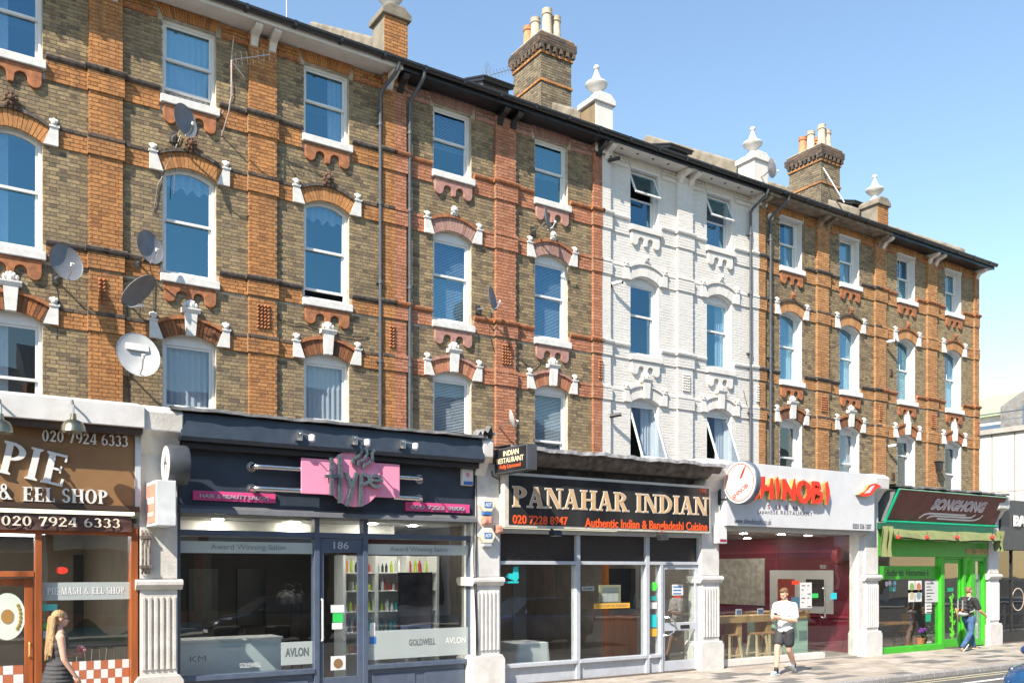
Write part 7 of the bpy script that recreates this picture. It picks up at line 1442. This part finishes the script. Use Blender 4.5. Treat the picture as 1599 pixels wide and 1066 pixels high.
mp.inputs['Rotation'].default_value = (radians(90), 0, 0); t_.links.new(tc.outputs['Object'], mp.inputs[0]); t_.links.new(mp.outputs[0], br.inputs[0]); t_.links.new(br.outputs[0], b_.inputs['Base Color']); b_.inputs['Roughness'].default_value = .85
mb = MB(); torso(mb, .020, True, .85, 1.33)
for z in range(10): tz = z/9; mb.ball((0,.01,.98 - .48*tz), (.185 + .10*tz, .142 + .13*tz, .06), 18, 8)
for s in (-1, 1): caps(mb, (s*.10,-.03,1.30), (s*.085,.01,1.40), .024, .022)
blob('dress', mb, dm, T, M, .011, 5, (.012,.06))
mb = MB(); mb.ball((0,.028,.045), (.086,.096,.084), 16, 10); mb.ball((0,.075,-.02), (.078,.055,.10), 12, 8)
mb.xf(MH)
rd = random.Random(4)
for i in range(16):
    a = -1.25 + 2.5*i/15; x_, y_ = .082*sin(a), .05 + .05*cos(a); caps(mb, (x_, y_, 1.60), (x_*1.15, y_ + .02, 1.42), .026, .026, 8); caps(mb, (x_*1.15, y_ + .02, 1.42), (x_*1.3 + rd.uniform(-.02,.02), y_ + .05 + rd.uniform(-.01,.02), 1.15 - rd.uniform(0,.12)), .026, .012, 8)
blob('hair', mb, surf('blonde_hair', (.34,.215,.10), .5, .35, 60, .5, 120, streak=True), T, M, .009, 3, (.012,.03))
mb = MB(); mb.box(-.06,.06,-.106,-.098,-.012,.018); mb.box(-.066,-.058,-.10,.01,.0,.008); mb.xf(M @ MH); obj('sunglasses', mb, M_BLKP, T, bevel=.004)
sd = surf('black_sandal', (.03,.03,.03), .6, .1, 8, 0); shoe(T, LC['ankR'], (0,-1,0), sd, M, 0); shoe(T, LC['ankL'], (0,-1,0), sd, M, -.55)
fw_ = M @ Vector((.10,-.30,1.12)); mb = MB()
for i in range(7): a = i*.9; mb.ball(fw_ + Vector((.035*cos(a), .035*sin(a), .03 + .02*(i % 3))), (.035,.035,.028), 7, 5)
mb.tube([fw_ + Vector((0,0,.03)), fw_ + Vector((0,0,-.08))], .008, 6); single('flower', mb, surf('pink_petal', (.65,.28,.27), .7, .15, 20, 0), 'pink flower held in front of the blonde person', 'flower')
# ------------------------------------------------------------------ cars
def car(x0, yc, label, paint, facing=-1, L=4.25, zr=-.12):
    """hatchback: lofted body, glazed cabin, wheels, lamps, grille; nose at x0 when facing = -1"""
    T = thing('car', (x0 + L/2, yc, zr), label, 'car', 'cars on the road')
    cp_ = surf(paint[0], paint[1], .25, .04, 3, 0, coat=1.)
    fx = lambda t: x0 + L*t if facing < 0 else x0 + L*(1 - t)
    st_ = [(0,.62,.36,.66,.78),(.02,.70,.26,.76,.86),(.05,.79,.22,.84,.93),(.12,.86,.20,.90,1.0),(.25,.89,.19,.96,1.06),(.34,.90,.19,.98,1.10),(.6,.90,.19,.99,1.10),(.85,.88,.20,1.0,1.10),(.95,.82,.26,.98,1.06),(1.0,.74,.40,.92,.98)]
    rows = []
    for t, hw, zb_, zs_, zt_ in st_:
        prof = [(0,zb_),(hw*.8,zb_),(hw*.97,zb_+.10),(hw,zb_+.28),(hw*.985,zs_-.08),(hw*.93,zs_),(hw*.75,zt_-.025),(hw*.4,zt_),(0,zt_+.012)]
        rows.append([(fx(t), yc + a, zr + b) for a, b in prof] + [(fx(t), yc - a, zr + b) for a, b in prof[-2:0:-1]])
    mb = MB(); n = len(rows[0]); mb.add([p for r in rows for p in r], [(i*n + j, i*n + (j+1) % n, (i+1)*n + (j+1) % n, (i+1)*n + j) for i in range(len(rows)-1) for j in range(n)] + [tuple(range(n-1,-1,-1)), tuple(range((len(rows)-1)*n, len(rows)*n))])
    bd = obj('body', mb, cp_, T, smooth=True, sharp=1.2); sb = bd.modifiers.new('sub', 'SUBSURF'); sb.levels = 2; sb.render_levels = 2
    mb = MB(); cab = [(.27,.78,1.06),(.40,.62,1.46),(.55,.63,1.50),(.78,.62,1.46),(.93,.74,1.08)]; q = []
    for t, hw, z in cab: q += [(fx(t), yc - hw, zr + z), (fx(t), yc + hw, zr + z)]
    q2 = [(fx(.27), yc - .78, zr + 1.02), (fx(.27), yc + .78, zr + 1.02), (fx(.93), yc - .74, zr + 1.02), (fx(.93), yc + .74, zr + 1.02)]
    fs = [(2*i, 2*i+1, 2*i+3, 2*i+2) for i in range(4)]; mb.add(q, fs + [(0,2,4,6,8), (1,9,7,5,3)]); obj('cabin_glass', mb, surf('car_glass', (.02,.025,.03), .06, .05, 3, 0), T)
    mb = MB(); mb.box(min(fx(.40), fx(.78)), max(fx(.40), fx(.78)), yc - .62, yc + .62, zr + 1.465, zr + 1.52); obj('roof', mb, cp_, T, bevel=.04)
    for t in (.2, .80):
        for s in (-1, 1):
            c = (fx(t), yc + s*.80, zr + .32); w0_ = MB(); w0_.lathe([(.20,-.10),(.30,-.10),(.325,-.07),(.325,.07),(.30,.10),(.20,.10)], c, 28, 'y'); wl = obj('wheel', w0_, surf('tyre', (.02,.02,.02), .9, .1, 10, .1), T, smooth=True)
            w1_ = MB(); w1_.lathe([(.20,-.09),(.205,.0),(.20,.09)], c, 20, 'y')
            for j in range(5): a = 2*pi*j/5; w1_.tube([(c[0], c[1] + s*.07, c[2]), (c[0] + .2*cos(a), c[1] + s*.085, c[2] + .2*sin(a))], [.035,.025], 6)
            obj('rim', w1_, M_STEEL, wl, smooth=True)
    lens = glass('headlight_lens', 1.5, (.9,.92,.95)) if 'headlight_lens' not in MC else MC['headlight_lens']
    for s in (-1, 1):
        pts = [(.018,.40,.70),(.012,.60,.72),(.05,.765,.76),(.13,.845,.86),(.14,.80,.955),(.07,.66,.90),(.03,.45,.83)]
        mb = MB(); o_ = [(fx(t) + facing*.03, yc + s*(y + .02), zr + z) for t, y, z in pts]; c0_ = Vector((0,0,0))
        for p in o_: c0_ += Vector(p)/len(o_)
        c0_ += Vector((facing*.05, s*.06, .02)); mb.add(o_ + [tuple(c0_)], [(i, (i+1) % 7, 7) for i in range(7)]); h_ = obj('headlight', mb, lens, T, smooth=True)
        mb = MB(); o2 = [tuple(Vector(p).lerp(c0_, .06) - Vector((facing*.02, s*.02, 0))) for p in o_]; mb.add(o2, [tuple(range(7))]); obj('reflector', mb, surf('lamp_silver', (.62,.64,.66), .25, .2, 30, 0, metal=.6), h_)
        for q_ in (.35, .7): mb = MB(); mb.ball(Vector(o_[0]).lerp(Vector(o_[3]), q_) + Vector((-facing*.02, -s*.01, .06)), .055, 12, 8); obj('lamp_bulb', mb, M_STEEL, h_, smooth=True)
        mb = MB(); mb.box(*sorted((fx(.985), fx(1.004))), yc + s*.62 - .10, yc + s*.62 + .08, zr + .72, zr + .94); obj('tail_light', mb, clr('tail_red', (.35,.01,.01), .2), T, bevel=.02)
        mb = MB(); mb.ball((fx(.33), yc + s*1.0, zr + 1.1), (.06,.11,.08), 10, 8); obj('wing_mirror', mb, cp_, T, smooth=True)
    for z0, z1 in ((.30,.44), (.52,.66)): mb = MB(); mb.box(*sorted((fx(.0) + facing*.012, fx(.012))), yc - .45, yc + .45, zr + z0, zr + z1); obj('grille', mb, M_BLKP, T, bevel=.02)
    mb = MB(); mb.box(*sorted((fx(0) + facing*.03, fx(0) + facing*.012)), yc - .26, yc + .26, zr + .45, zr + .56); obj('number_plate', mb, M_WHT, T); mb = MB(); mb.box(*sorted((fx(1) - facing*.02, fx(1) - facing*.002)), yc - .26, yc + .26, zr + .60, zr + .71); obj('number_plate', mb, clr('plate_yellow', (.7,.5,.03)), T)
car(13.55, -7.95, 'dark blue car with clear headlights nosing into the right corner', ('dark_blue_car_paint', (.012,.06,.16)))
car(31.2, -10.5, 'dark red car parked on the viewer\'s side of the road', ('dark_red_car_paint', (.16,.008,.025)), 1)
car(7.4, -13.4, 'black car parked close to the viewer', ('black_car_paint', (.012,.012,.014)))
